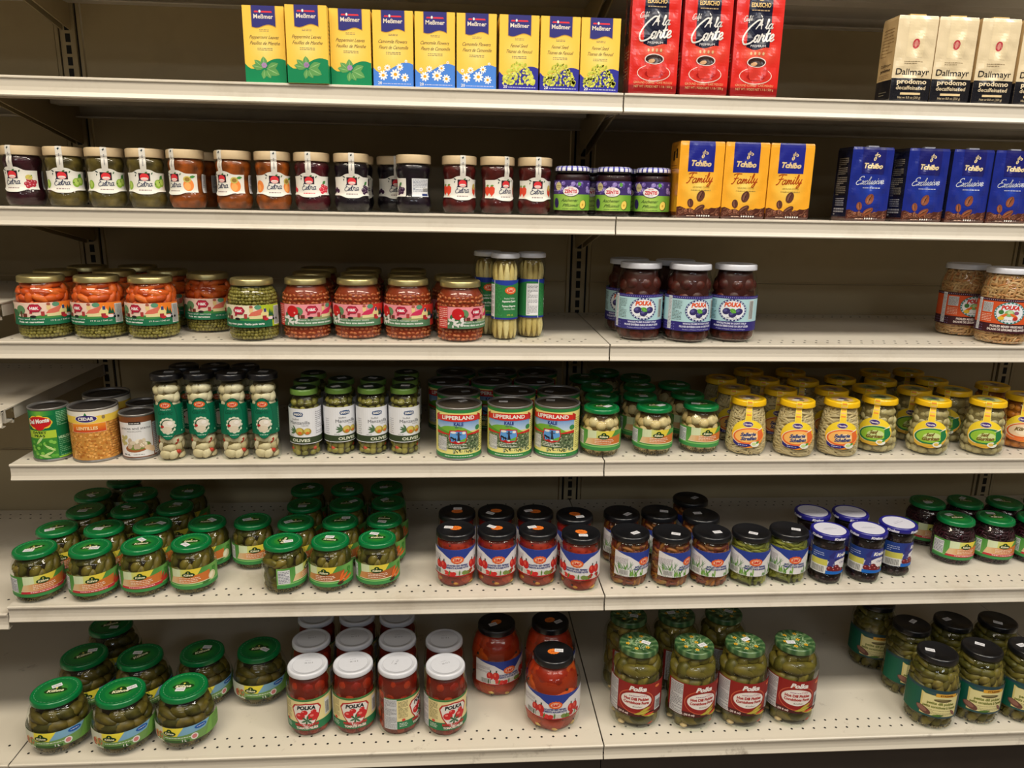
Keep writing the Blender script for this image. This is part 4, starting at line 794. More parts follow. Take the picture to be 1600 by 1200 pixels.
def olive():
    P = [(.01, .12), (2.7, 0), (3.1, .12), (3.3, .6), (3.3, 10.8), (3.2, 11.8), (2.85, 12.7), (2.65, 13.1), (2.65, 13.9)]
    A = Art(); A.rect(-9.8, 3.0, 9.8, 10.7, (226, 228, 234)); A.rect(-9.8, 3.15, 9.8, 4.5, (52, 66, 40), 1); A.txt('OLIVES', .3, 3.5, .62, (222, 226, 206), 3, 3.9, 0, .03)
    A.ell(-.1, 9.5, 1.15, .5, (18, 64, 120), 2, 0, 18); A.rect(-1.1, 9.1, .9, 9.9, (18, 64, 120), 2); A.txt('SARDO', -.1, 9.28, .45, WHITE, 4, 1.8, 0, .04)
    A.txt('Stuffed', -.7, 8.25, .36, (110, 112, 116), 3, 1.5); A.txt('Manzanilla', .1, 7.35, .72, (96, 98, 104), 3, 4.4); A.txt('FARCIES', 1.3, 6.95, .22, (120, 120, 124), 3, 1.4)
    for u, r in ((.2, .95), (1.75, .8)): A.ell(u, 5.75, r, r*.9, (168, 140, 50), 3, 0, 18); A.ell(u-.1, 5.95, r*.7, r*.6, (206, 190, 96), 4, 0, 14); A.ell(u, 5.45, r*.45, r*.35, (214, 110, 50), 5, 0, 12)
    for a in (170, 150, 200, 120): leaf(A, -.6, 5.7, 1.6, .2, a, (70, 106, 70), (120, 150, 110), 3)
    A.txt('375 mL', -1.9, 4.65, .22, (70, 70, 80), 3, 1.2)
    A.lines(-4.6, -3.6, 8.4, 4.8, 8, (150, 150, 160), 2, 4, .25); A.lines(3.6, 6.4, 10, 5, 12, (130, 130, 140), 2, 5, .3); A.bars(-8, 4.6, -5.6, 7.2, 1)
    op = piece_long(1.9, .78, [(128, 122, 52), (146, 136, 64), (106, 102, 42)], .4, .12, .0, .05); pm = piece_round(.5, [(196, 70, 40)], 1, .1)
    c = contents(P, 12.9, [(op, .8, 12.3, 1.72, 9, 1.35), (pm, 1.6, 2.4, 6, 10, 1)], (60, 52, 22), .84)
    return [('glass_jar', glass_mesh(P), None, None), ('stuffed_olives', c, None, None), ('label', label_mesh(A, P, .5), None, None), ('lid', lid_mesh(2.85, 13.4, 14.6, lambda a, r, z: (96, 132, 56) if r > 2.6 else (20, 40, 24), 'lid', None, .03), None, None)]
proto('olive/', olive(), (1.2, -.12))
def k_logo(A, u, v, s, l=6):
    A.ell(u, v, s*1.0, s*.42, (24, 62, 22), l, 0, 22); A.ell(u, v+.38*s, s*.42, s*.36, (24, 62, 22), l, 0, 14); A.ell(u, v+.42*s, s*.1, s*.12, (220, 206, 90), l+1, 0, 8); A.txt('Kühne', u, v-.17*s, .36*s, (232, 230, 190), l+1, 1.45*s, .15, .04)
GREEN = (0, 124, 66)
def k_lid(R, z0, H):
    A = Art(); A.rect(-1, -1, 1, 1, (40, 140, 60), 0); A.t = []
    for q, c in ((R*.8, (8, 108, 52)), (R*.62, (22, 118, 52)), (R*.46, (46, 130, 50)), (R*.32, (72, 142, 50))): A.ell(0, 0, q, q, c, len(A.t), 0, 30)
    A.ring(0, 0, R*.84, R*.84, .06, (150, 200, 160), 1, 60, 1)
    k_logo(A, 0, -.05*R, R*.46, 6); return lid_mesh(R, z0, H, lambda a, r, z: (4, 114, 58), 'lid', A, .08)
K_P = [(.01, .15), (3.4, 0), (4.1, .12), (4.55, .6), (4.65, 1.2), (4.7, 2), (4.7, 6.1), (4.65, 6.9), (4.3, 7.9), (3.85, 8.6), (3.6, 9.1), (3.6, 9.8)]
def k_art(v, R, vb=1.6, vt=6.1):
    A = Art(); g = (76, 146, 66)
    A.rect(-7.5, vb, 7.5, vt, lambda a, b: mixc(g, (130, 186, 96), .5+.5*math.sin(a*.9+b*.4))); A.rect(-7.5, vb, 7.5, vb+.75, (60, 140, 74), 1); A.rect(-7.5, vb+.75, 7.5, vb+1.0, (130, 196, 110), 1)
    A.poly([(-1.6, vt), (2.7, vt), (1.4, vt-1.9), (-1.6, vt-1.9)], (lambda a, b: mixc((206, 216, 130), (232, 210, 70), min(1, max(0, (a+1.6)/2)))), 2); A.poly([(-3.6, vt), (-1.6, vt), (-1.6, vt-1.9), (-3.6, vt-1.9)], (214, 226, 186), 2)
    oc = (lambda a, b: mixc((226, 196, 150), (206, 116, 50), min(1, max(0, (a+3.2)/3.2)))) if v != 'carrot' else (lambda a, b: mixc((206, 150, 90), (172, 96, 46), min(1, max(0, (a+3.2)/3))))
    A.poly([(-4.2, vb+1.25), (4.3, vb+1.25), (4.4, vt-1.0), (1.8, vt-1.35), (-3.6, vt-1.8)], oc, 3)
    A.poly([(-4.2, vb+1.25), (4.3, vb+1.25), (4.3, vb+1.45), (-4.2, vb+1.35)], (236, 226, 190), 4)
    k_logo(A, 0, vt-1.25, 1.25, 6)
    A.lines(-1.9, 2.3, vb+2.7, vb+1.6, 3, (246, 232, 214), 5, 4, .35)
    if v in ('red', 'cabb'):
        A.poly([(-4.4, vb+.75), (4.2, vb+.75), (4.6, vb+1.4), (-4.0, vb+1.25)], (200, 52, 60), 5); A.lines(-2.4, 2.6, vb+1.15, vb+.9, 1, (246, 220, 220), 6, 3, .6)
        if v == 'red':
            for q in ((3.9, vb+1.1, 2.3, .3, 35), (4.4, vb+1.1, 2.0, .3, 20), (4.0, vb+1.4, 2.0, .22, 60)): leaf(A, *q, (206, 46, 40), (230, 110, 80), 7)
    elif v == 'garlic': A.ell(4.9, vb+2.0, .9, 1.0, (232, 222, 180), 7, -30, 16); A.ell(4.7, vb+2.1, .4, .7, (244, 238, 210), 8, -30, 12); A.ell(3.4, vb+1.0, .8, .3, (60, 120, 50), 6, 10, 10)
    elif v == 'carrot':
        for q in ((3.0, vb+.9, 3.0, .38, 40), (3.8, vb+.8, 2.8, .36, 25), (3.2, vb+1.4, 2.3, .3, 62)): leaf(A, *q, (226, 104, 36), (244, 150, 80), 7)
        A.ell(3.4, vb+.7, .7, .4, (60, 36, 20), 7, 10, 10)
    for k in range(3): leaf(A, 5.2+k*.3, vb+2.2, 1.8, .3, 60+25*k, (60, 140, 50), (110, 180, 80), 6)
    A.rect(-7.2, vb+1.0, -4.8, vt-.4, (222, 224, 228), 4); A.lines(-7.1, -4.9, vt-.6, vb+1.2, 8, (100, 100, 120), 5, 3, .4)
    return A
def ger_piece(): return piece_long(4.6, 1.15, [(82, 78, 26), (106, 94, 34), (58, 60, 20), (118, 102, 40)], .5, .45, .07, .15)
seeds = lambda: piece_round(.16, [(150, 130, 76), (96, 84, 44), (60, 50, 26)], .8, .1, 1)
def kuhne(v, P, R, cont, lidr, z0, H, vb=1.6, vt=6.1):
    return [('glass_jar', glass_mesh(P), None, None), cont, ('label', label_mesh(k_art(v, R, vb, vt), P, .6), None, None), ('lid', k_lid(lidr, z0, H), None, None)]
K2 = [(r*.936, z*1.02) for r, z in K_P]
c = contents(K2, 9.3, [(seeds(), .4, 1.1, .45, 12, .3), (piece_round(1.3, [(206, 182, 128), (190, 162, 104), (214, 196, 148)], .95, .1, 3), 1.7, 8.8, 2.15, 11, 1.8)], (110, 84, 44), .86)
proto('onion/', kuhne('plain', K2, 4.4, ('pickled_onions', c, None, None), 3.85, 9.65, 10.6, 1.7, 6.1), (2.2, -.12))
cg = contents(K_P, 9.2, [(seeds(), .4, 1.0, .42, 14, .28), (ger_piece(), 1.6, 8.6, 2.75, 13, 1.6)], (38, 30, 12), .84)
for v in ('red', 'garlic', 'plain', 'carrot'): proto('gherkin/'+v, kuhne(v, K_P, 4.75, ('gherkins', cg, None, None), 4.0, 9.45, 10.4), (2.4, -.12))
cc_ = contents(K_P, 9.2, [(piece_long(2.0, .2, [(46, 10, 22), (60, 14, 30), (34, 6, 16)], .4, .1, .1), .5, 8.9, .8, 15)], (28, 8, 14), .93)
proto('cabbage/', kuhne('cabb', K_P, 4.75, ('red_cabbage', cc_, None, None), 4.0, 9.5, 10.5), (2.4, -.12))
def hawita(v):
    P = [(.01, .15), (3.4, 0), (4.0, .12), (4.45, .8), (4.65, 2), (4.6, 3.5), (4.45, 5.2), (4.2, 7.2), (3.9, 9), (3.65, 10), (3.4, 10.7), (3.35, 11.3)]
    A = Art(); gr = v == 'gurken'
    edge = lambda t: (.15+3.6*math.cos(t)*(1 if math.cos(t) < 0 else 1.05), 5.1+3.15*math.sin(t)*(1 if math.sin(t) > 0 else .98))
    n = 36
    for i in range(n):
        t0, t1 = 2*math.pi*i/n, 2*math.pi*(i+1)/n; A.conv([(0, 5.1), edge(t0), edge(t1)], lambda a, b: mixc((244, 150, 50), (246, 214, 50), max(0, min(1, (b-3.5)/2.5))) if not gr else mixc((236, 180, 60), (246, 214, 50), max(0, min(1, (b-3.5)/2.5))), 0)
    c1, c2 = ((36, 124, 70), (150, 196, 60)) if gr else ((232, 110, 50), (248, 186, 100)) if v != 'pumpkin' else ((226, 104, 40), (240, 210, 170))
    A.ell(.3, 4.65, 3.45, 1.9, (240, 232, 200), 1, 6, 30); A.ell(.37, 4.65, 3.35, 1.8, c1, 2, 6, 30); A.ell(.2, 4.7, 2.8, 1.45, c2, 3, 6, 28); A.ell(.5, 4.6, 1.7, .9, mixc(c2, (250, 240, 220), .55), 4, 6, 24)
    A.poly([(2.4, 3.2), (3.4, 4.5), (3.35, 6.4), (2.2, 5.7)], c1, 4)
    A.poly([(1.7, 5.7), (3.35, 6.6), (3.4, 6.3)], (246, 240, 220), 6)
    if not gr and v != 'pumpkin': A.poly([(-2.9, 3.6), (-1.8, 2.9), (.5, 2.9), (.9, 2.5), (-.2, 2.2), (-1.9, 2.3), (-2.7, 2.8)], (44, 40, 120), 5); A.lines(-1.7, .2, 2.75, 2.45, 1, (200, 200, 230), 7, 3)
    else: A.poly([(-2.9, 3.4), (-1.8, 2.9), (.5, 2.9), (.9, 2.5), (-.2, 2.2), (-1.9, 2.3), (-2.7, 2.8)], (214, 170, 60) if gr else (230, 120, 60), 5)
    a, b = {'strips': ('Sellerie', 'Streifen'), 'slices': ('Sellerie', 'Scheiben'), 'gurken': ('Senf', 'Gurken'), 'pumpkin': ('Kürbis', '')}[v]
    tc = (60, 72, 120) if v in ('strips', 'slices') else (120, 96, 40)
    A.txt(a, .2, 4.7, .72, tc, 7, 3.3 if v != 'gurken' else 1.7, .4, .05, rot=5)
    if b: A.txt(b, .35, 3.8, .72, tc, 7, 3.3, .4, .05, rot=5)
    A.ell(1.7, 2.9, .95, .62, (238, 238, 226), 6, 0, 16); A.ell(1.5, 2.95, .5, .35, (200, 220, 150) if not gr else (226, 190, 90), 7, 0, 12); leaf(A, 1.9, 3.0, .9, .25, 40, (70, 150, 60), (120, 190, 90), 8)
    A.ell(0, 7.25, 1.15, .62, (240, 232, 220), 3, 0, 22); A.ell(0, 7.25, 1.08, .55, (66, 44, 120), 4, 0, 22); A.txt('Hawita', 0, 7.07, .38, (226, 214, 226), 6, 1.7, 0, .04)
    def mark(Z, u0, u1, L):
        for k in range(5): Z.rect(u0+.2, -1.6-k*.75, u1-.2, -1.25-k*.75, (236, 190, 120) if k % 2 else (240, 150, 60), 1)
        Z.rect(u0, -L, u0+.1, 0, (250, 232, 120), 2); Z.rect(u1-.1, -L, u1, 0, (250, 232, 120), 2)
    st = strip_mesh(P, 3.72, 11.05, 12.3, 7.7, -.72, .72, (244, 208, 50), mark, 'card')
    L = Art(); L.ell(0, 0, 2.6, 2.6, (230, 196, 60), 0, 0, 28); L.ell(0, 0, 2.2, 2.2, (200, 200, 130) if gr else (222, 180, 120), 1, 0, 26); L.ell(.2, .5, 1.0, .5, (60, 44, 110), 2, 0, 16); L.ell(-.4, -.7, 1.0, .6, (90, 140, 70) if gr else (226, 226, 214), 2, 20, 14); L.ell(.7, -.8, .6, .4, (60, 100, 50), 3, 0, 10)
    ml = lid_mesh(3.7, 11.05, 12.3, (238, 190, 24), 'lid', L, .08)
    if v == 'gurken': pc = [(piece_round(1.35, [(182, 168, 120), (198, 186, 142), (164, 150, 102)], .75, .12, 3), 1.3, 10.6, 2.0, 17, 1.6)]; core = (128, 114, 72)
    elif v == 'pumpkin': pc = [(piece_round(1.2, [(206, 128, 40), (220, 148, 60), (190, 110, 30)], .8, .12, 3), 1.3, 10.6, 1.9, 17, 1.6)]; core = (150, 84, 20)
    elif v == 'slices': pc = [(piece_long(3.6, .34, [(200, 180, 134), (190, 170, 124), (206, 188, 146)], .15, .1, .12), .5, 10.9, 1.4, 18, .55)]; core = (176, 156, 112)
    else: pc = [(piece_long(3.2, .24, [(200, 180, 134), (190, 170, 124), (206, 188, 146)], .4, .1, .12), .5, 10.9, .9, 19, .55)]; core = (176, 156, 112)
    return [('glass_jar', glass_mesh(P), None, None), ({'gurken': 'mustard_gherkins', 'pumpkin': 'pumpkin_pieces', 'slices': 'celery_slices', 'strips': 'celery_strips'}[v], contents(P, 11.0, pc, core, .9), None, None), ('label', label_mesh(A, P, .5, .9), None, None), ('lid', ml, None, None), ('seal_strip', st, None, None)]
for v in ('strips', 'slices', 'gurken', 'pumpkin'): proto('hawita_o/'+v, hawita(v))
# ------------------------------------------------------------------ fifth and sixth shelf jars
def sf_art(v, vb, vt, W=7.0, S=1.0):
    A = Art(); r = random.Random(4); m = (vb+vt)/2
    A.rect(-W, vb, W, vt, (226, 224, 226)); A.poly([(-W*.95, vt), (W*.95, vt), (3.0*S, vt-1.0*S), (1.3*S, vt-2.4*S), (0, vt-2.9*S), (-1.3*S, vt-2.4*S), (-3.4*S, vt-1.0*S)], (40, 62, 150), 1)
    sf_logo(A, 0, vt-2.35*S, 1.15*S, 4)
    a, b = ('ROASTED RED PEPPERS', 'PIMENTS ROUGES RÔTIS') if v == 'red' else ('PICKLED HOT PEPPERS', 'PIMENTS FORTS MARINÉS')
    A.txt(a, 0, m-.75*S, .38*S, (50, 60, 130), 4, 4.6*S, 0, .04); A.txt(b, 0, m-1.3*S, .38*S, (50, 60, 130), 4, 4.9*S, 0, .04)
    if v == 'red':
        for u in (-3.1*S, 3.4*S, -4.4*S, 4.6*S): A.ell(u, m-.7*S, .75*S, 1.0*S, (196, 36, 34), 3, 8, 14); A.ell(u-.2*S, m-.4*S, .25*S, .5*S, (226, 90, 70), 4, 8, 8); A.rect(u-.05, m+.2*S, u+.25*S, m+.75*S, (50, 60, 44), 4)
        for k in range(13): A.ell(-W*.7+k*W*.115, vb+.6*S+r.uniform(-.1, .3), .62*S, .5*S, r.choice([(200, 40, 38), (214, 56, 50), (206, 206, 196), (120, 140, 70), (180, 30, 30)]), 3+k % 3, r.uniform(-30, 30), 12)
        for k in range(5): leaf(A, -W*.6+k*2.3*S, vb+.1, 1.4*S, .16*S, r.uniform(60, 120), (80, 120, 50), (120, 150, 80), 6)
        A.rect(-W, vb, W, vb+.22, (180, 30, 34), 7)
    else:
        for k in range(26): u = r.uniform(-W*.9, W*.9); leaf(A, u, vb, r.uniform(1.2, 3.4)*S*(.6 if abs(u) < 2.4 else 1), .16*S, 90+r.uniform(-35, 35), r.choice([(90, 150, 50), (60, 116, 40), (140, 180, 90)]), (150, 190, 100), 3+k % 2)
        for k in range(10): leaf(A, -4.0*S+r.uniform(-1, 1), vb+1.4, 2.4*S, .1, 90+r.uniform(-70, 70), (130, 160, 130), (160, 180, 150), 2)
    A.bars(-W*.82, vb+.3, -W*.52, vb+1.6*S, 6); A.lines(-W*1.0+.1, -W*.55, vt-1.4, m, 6, (150, 140, 150), 2, 4, .35)
    return A
def sf_lid(R, z0, H):
    A = Art(); 
    for k in range(12): A.ell(1.0*math.cos(k*.5236), .2+.75*math.sin(k*.5236), .34, .3, (232, 120, 40), 0, 0, 8)
    A.ell(0, .2, 1.15, .85, (236, 130, 48), 1, 0, 20); A.ring(0, .2, .95, .68, .07, (206, 84, 30), 2, 24); A.txt('S&F', 0, -.12, .55, (196, 84, 30), 2, 1.2, 0, .04)
    return lid_mesh(R, z0, H, (20, 21, 25), 'lid', A, .04)
SF_P = [(.01, .12), (3.5, 0), (4.0, .12), (4.3, .7), (4.3, 10.0), (4.2, 10.5), (4.0, 10.8), (4.0, 11.4)]
def pepper_slabs(pal, n, seed, zlo, zhi, big, R0):
    def fn(mb, a, z, R, rng): piece(mb, a, z, R, rng)
    return piece_long(big, big*.42, pal, .6, .22, .05, .2)
cr = contents(SF_P, 10.8, [(pepper_slabs([(168, 44, 18), (186, 66, 24), (144, 28, 14)], 0, 1, 0, 0, 6.0, 0), 1.6, 10.0, 3.0, 21, 1.9), (piece_round(.9, [(206, 160, 70), (190, 130, 50)], .6, .2), 1.0, 1.2, 4.6, 22, 1), (piece_round(.3, [(40, 20, 14)], .7, .1), 1.3, 9.5, 5.5, 23, 2.0)], (136, 36, 14), .93)
proto('redpepper/', [('glass_jar', glass_mesh(SF_P), None, None), ('roasted_peppers', cr, None, None), ('label', label_mesh(sf_art('red', 2.9, 9.1), SF_P, .6), None, None), ('lid', sf_lid(4.2, 11.0, 12.2), None, None)], (2.5, -.12))
SG_P = [(r, z*.95) for r, z in SF_P]
BL = lambda: lid_mesh(4.2, 10.4, 11.6, (20, 21, 25), 'lid', None, .04)
cp = contents(SG_P, 10.2, [(piece_long(3.4, .55, [(120, 54, 24), (150, 90, 34), (96, 34, 20), (150, 110, 46)], .5, .25, .2), .9, 9.8, 1.3, 24, 1.0)], (84, 42, 18), .88)
cgp = contents(SG_P, 10.2, [(piece_long(3.2, .5, [(128, 128, 40), (96, 102, 36), (150, 150, 62)], .55, .25, .2), 1.3, 9.8, 1.2, 25, 1.0)], (58, 60, 24), .88)
lg = label_mesh(sf_art('green', 2.7, 8.4), SG_P, .6)
proto('pickpepper/', [('glass_jar', glass_mesh(SG_P), None, None), ('pickled_peppers', cp, None, None), ('label', lg, None, None), ('lid', BL(), None, None)], (2.0, -.12))
proto('greenpepper/', [('glass_jar', glass_mesh(SG_P), None, None), ('pickled_peppers', cgp, None, None), ('label', lg, None, None), ('lid', BL(), None, None)], (2.0, -.12))
def krakus():
    P = [(.01, .12), (3.0, 0), (3.6, .12), (3.85, .8), (3.8, 1.8), (3.55, 2.5), (3.5, 3), (3.5, 8), (3.55, 8.6), (3.75, 9.3), (3.75, 9.9), (3.55, 10.4), (3.5, 11.0)]
    A = Art(); A.rect(-5.8, 2.6, 5.8, 8.3, (206, 212, 226)); A.rect(-5.8, 5.6, 5.8, 8.3, lambda a, b: mixc((30, 70, 150), (50, 44, 120), min(1, max(0, (a+5)/7))), 1)
    A.rect(-5.6, 2.7, -2.0, 5.9, (226, 226, 222), 3); A.rect(-5.4, 4.5, -1.8, 5.9, (206, 200, 90), 4); A.bars(-5.2, 2.75, -2.3, 4.4, 5); A.lines(-5.2, -2.6, 7.6, 6.2, 3, (190, 200, 230), 2, 3, .3)
    A.poly([(-1.6, 6.8), (-.6, 8.0), (4.4, 8.0), (4.4, 6.1), (-1.0, 6.1)], (44, 46, 120), 3); A.poly([(-.6, 6.4), (-.2, 7.8), (3.9, 7.8), (4.1, 6.4)], (60, 70, 160), 4); A.txt('Krakus', 1.7, 6.8, .72, WHITE, 6, 3.4, .2, .06)
    A.poly([(-1.8, 4.4), (-1.3, 6.3), (-.4, 6.3), (-.2, 4.4)], (60, 60, 130), 3); A.ell(1.7, 4.9, 2.3, 1.3, (232, 228, 232), 3, 0, 22); A.txt('Cherry', 2.0, 5.1, .5, (80, 80, 130), 5, 2.2, .3)
    for u, q in ((-1.2, 3.9), (-.2, 3.6), (.8, 3.7), (1.8, 3.4), (.2, 4.3)): A.ell(u, q, .65, .62, (110, 26, 36), 6, 0, 14); A.ell(u-.2, q+.2, .2, .15, (200, 110, 110), 7, 0, 8)
    A.poly([(-2, 2.6), (4.6, 2.6), (4.6, 3.1), (-2, 3.4)], (20, 100, 190), 8); leaf(A, 2.2, 3.4, 1.4, .3, 30, (60, 140, 90), (90, 170, 100), 7)
    L = Art(); L.ell(0, 0, 3.35, 3.35, (214, 214, 228), 0, 0, 40); L.rect(-1.6, -.03, 1.6, .05, (110, 110, 130), 1); L.lines(-1, 1, .7, .4, 1, (170, 170, 190), 1, 4, .4)
    S = Art()
    for k in range(5): S.txt('Krakus', k*5.06-10.1, 10.95, .5, (226, 226, 240), 2, 2.6, .2, .07)
    return [('glass_jar', glass_mesh(P), None, None), ('cherry_preserve', contents(P, 10.4, [(piece_round(.9, [(40, 10, 16), (28, 8, 14)], .9, .3), 1.2, 9.8, 1.7, 26)], (22, 8, 12), .93), None, None), ('label', label_mesh(A, P, .5, 1.2), None, None), ('lid', lid_mesh(4.05, 10.75, 11.9, lambda a, r, z: (34, 32, 128), 'lid', L, .0, S), None, None)]
proto('krakus/', krakus())
BP = [(.01, .2), (3.8, 0), (4.8, .15), (5.6, .9), (6.0, 2.2), (6.1, 3.6), (6.1, 5.2), (5.95, 6.8), (5.5, 8.4), (4.9, 9.6), (4.4, 10.2), (4.3, 10.9)]
def big_art():
    A = Art(); A.rect(-10, 2.5, 10, 6.0, (116, 158, 88)); A.poly([(-3.6, 6.0), (6.6, 6.0), (5.4, 4.6), (-1.6, 4.0)], (128, 176, 206), 1); A.poly([(-3.6, 6.0), (1.0, 6.0), (-.4, 4.1), (-3.6, 4.1)], (240, 224, 70), 2); A.poly([(-8.6, 6.0), (-3.4, 6.0), (-3.4, 2.5), (-7.6, 2.5)], (214, 216, 196), 2)
    for k, c in enumerate([(190, 80, 60), (226, 190, 120), (110, 150, 80), (200, 110, 70), (140, 170, 110)]): A.ell(-5.6+k*.5, 3.7+.3*(k % 2), .6, .9, c, 3, 0, 12)
    k_logo(A, -1.9, 4.75, 1.35, 6); A.ell(4.4, 5.4, 1.3, .5, (30, 90, 170), 4, 0, 16); A.lines(3.6, 5.2, 5.55, 5.3, 1, WHITE, 6)
    A.lines(-2.9, 4, 3.9, 3.5, 1, (230, 240, 220), 4, 3); A.ell(3.0, 3.5, .75, .75, (236, 232, 228), 5, 0, 16); A.ell(3.0, 3.5, .5, .5, (214, 130, 130), 6, 0, 14); A.txt('1 L', 1.0, 2.75, .5, WHITE, 5, .9, 0, .04); A.rect(-3.4, 2.5, 2, 3.1, (60, 96, 50), 3)
    A.poly([(6.8, 6.0), (10, 6.0), (10, 2.5), (5.2, 2.5)], (122, 176, 80), 3); A.lines(7, 9.8, 5.8, 2.7, 11, (80, 130, 60), 4, 4, .35); return A
cb = contents(BP, 10.4, [(seeds(), .45, 1.2, .5, 28, .32), (piece_long(5.2, 1.45, [(78, 72, 24), (104, 88, 32), (58, 56, 20), (116, 98, 40)], .5, .5, .06, .15), 2.0, 9.8, 3.3, 27, 2.0)], (36, 28, 12), .82)
proto('bigpickle/', [('glass_jar', glass_mesh(BP), None, None), ('gherkins', cb, None, None), ('label', label_mesh(big_art(), BP, .7, .9), None, None), ('lid', k_lid(4.75, 10.7, 11.8), None, None)], (2.9, -.12))
TP = [(.01, .15), (3.5, 0), (4.1, .12), (4.5, .7), (4.65, 1.6), (4.65, 10), (4.6, 11.3), (4.4, 12.6), (4.1, 13.5), (4.0, 14.4)]
def tom_art():
    A = Art(); A.rect(-8.8, 2.1, 8.8, 9.6, (236, 220, 160)); A.rect(-8.8, 9.1, 8.8, 9.6, (70, 130, 70), 1); A.rect(-8.8, 2.1, 8.8, 4.0, (40, 122, 78), 1)
    P = [(-3.2, 7.4), (-2.6, 8.3), (0, 8.75), (2.6, 8.3), (3.2, 7.4), (2.6, 5.2), (1.4, 3.2), (0, 2.6), (-1.4, 3.2), (-2.6, 5.2)]
    A.poly(P, (190, 50, 46), 2); A.poly([(x*.9, 5.7+(y-5.7)*.9) for x, y in P], (238, 232, 226), 3)
    A.txt('POLKA', 0, 7.25, .85, (30, 34, 34), 5, 3.9, .15, .05, arc=.03)
    for u, q, a in ((-1.3, 5.6, 1.0), (1.4, 5.5, 1.2), (-.4, 6.5, .7), (1.5, 6.6, .6)): A.ell(u, q, a, a*.85, (206, 40, 44), 5, 0, 16); A.ell(u-.3, q+.25, a*.35, a*.25, (236, 130, 120), 6, 0, 10)
    for k in range(6): leaf(A, .1, 4.6, 1.3, .2, 60*k+20, (40, 100, 60), (90, 150, 90), 7)
    A.txt('PEELED TOMATOES', 0, 3.25, .5, (196, 50, 50), 8, 5.0, 0, .06); A.txt('TOMATES PELÉES', 0, 2.5, .5, (236, 220, 210), 8, 4.6, 0, .06)
    A.rect(4.1, 4.6, 5.5, 8.4, (226, 226, 230), 2); A.bars(4.2, 4.8, 5.4, 7.8, 3); A.lines(-5.6, -3.5, 8.9, 4.8, 14, (90, 84, 50), 2, 4, .3); A.lines(-5.4, -3.6, 3.7, 2.6, 3, (220, 236, 220), 3, 5, .4)
    A.rect(-8.8, 2.1, -5.9, 9.4, (210, 212, 216), 3); A.lines(-8.7, -6.0, 9.2, 2.3, 24, (110, 110, 120), 4, 6, .3); A.ell(-4.5, 4.3, .4, .35, (214, 80, 60), 4, 0, 10); return A
ct = contents(TP, 13.6, [(piece_round(1.75, [(150, 38, 16), (164, 54, 20), (130, 26, 12)], 1.15, .2, 3), 1.6, 12.8, 3.0, 29, 2.5)], (112, 26, 12), .95)
wl = Art(); wl.ell(0, 0, 3.2, 3.2, (176, 178, 188), 0, 0, 36); wl.ell(0, 0, 3.14, 3.14, (214, 216, 224), 1, 0, 36); wl.txt('26 12 3', .2, .1, .42, (70, 70, 80), 2, 1.7); wl.lines(-.6, .6, 1.3, 1.05, 1, (150, 150, 160), 2, 4, .4)
proto('tomato/', [('glass_jar', glass_mesh(TP), None, None), ('peeled_tomatoes', ct, None, None), ('label', label_mesh(tom_art(), TP, .6), None, None), ('lid', lid_mesh(4.25, 14.1, 15.2, (214, 216, 224), 'lid', wl, .03), None, None)])
BR = [(.01, .2), (4.6, 0), (5.4, .15), (6.0, 1.0), (6.2, 2.2), (6.2, 9.5), (6.1, 11), (5.6, 12.6), (4.8, 13.8), (4.3, 14.4), (4.15, 14.9), (4.15, 15.6)]
cbr = contents(BR, 14.8, [(pepper_slabs([(176, 50, 18), (196, 80, 26), (148, 32, 14)], 0, 1, 0, 0, 8.5, 0), 2.4, 13.6, 4.2, 31, 2.5), (piece_round(1.0, [(214, 176, 100), (196, 140, 60)], .6, .2), 1.0, 1.6, 5.0, 32, 1), (piece_round(.4, [(40, 22, 16)], .7, .1), 1.0, 12.5, 7.5, 33, 2.4)], (150, 46, 16), .93)
proto('bigred/', [('glass_jar', glass_mesh(BR), None, None), ('roasted_peppers', cbr, None, None), ('label', label_mesh(sf_art('red', 3.9, 9.9, 8.4, 1.05), BR, .7), None, None), ('lid', sf_lid(4.4, 15.0, 16.4), None, None)], (2.5, -.12))
PP = [(.01, .2), (4.2, 0), (5.0, .15), (5.5, 1.0), (5.6, 2.2), (5.6, 12.6), (5.55, 13.8), (5.2, 15.2), (4.5, 16.3), (4.15, 16.9), (4.1, 17.8)]
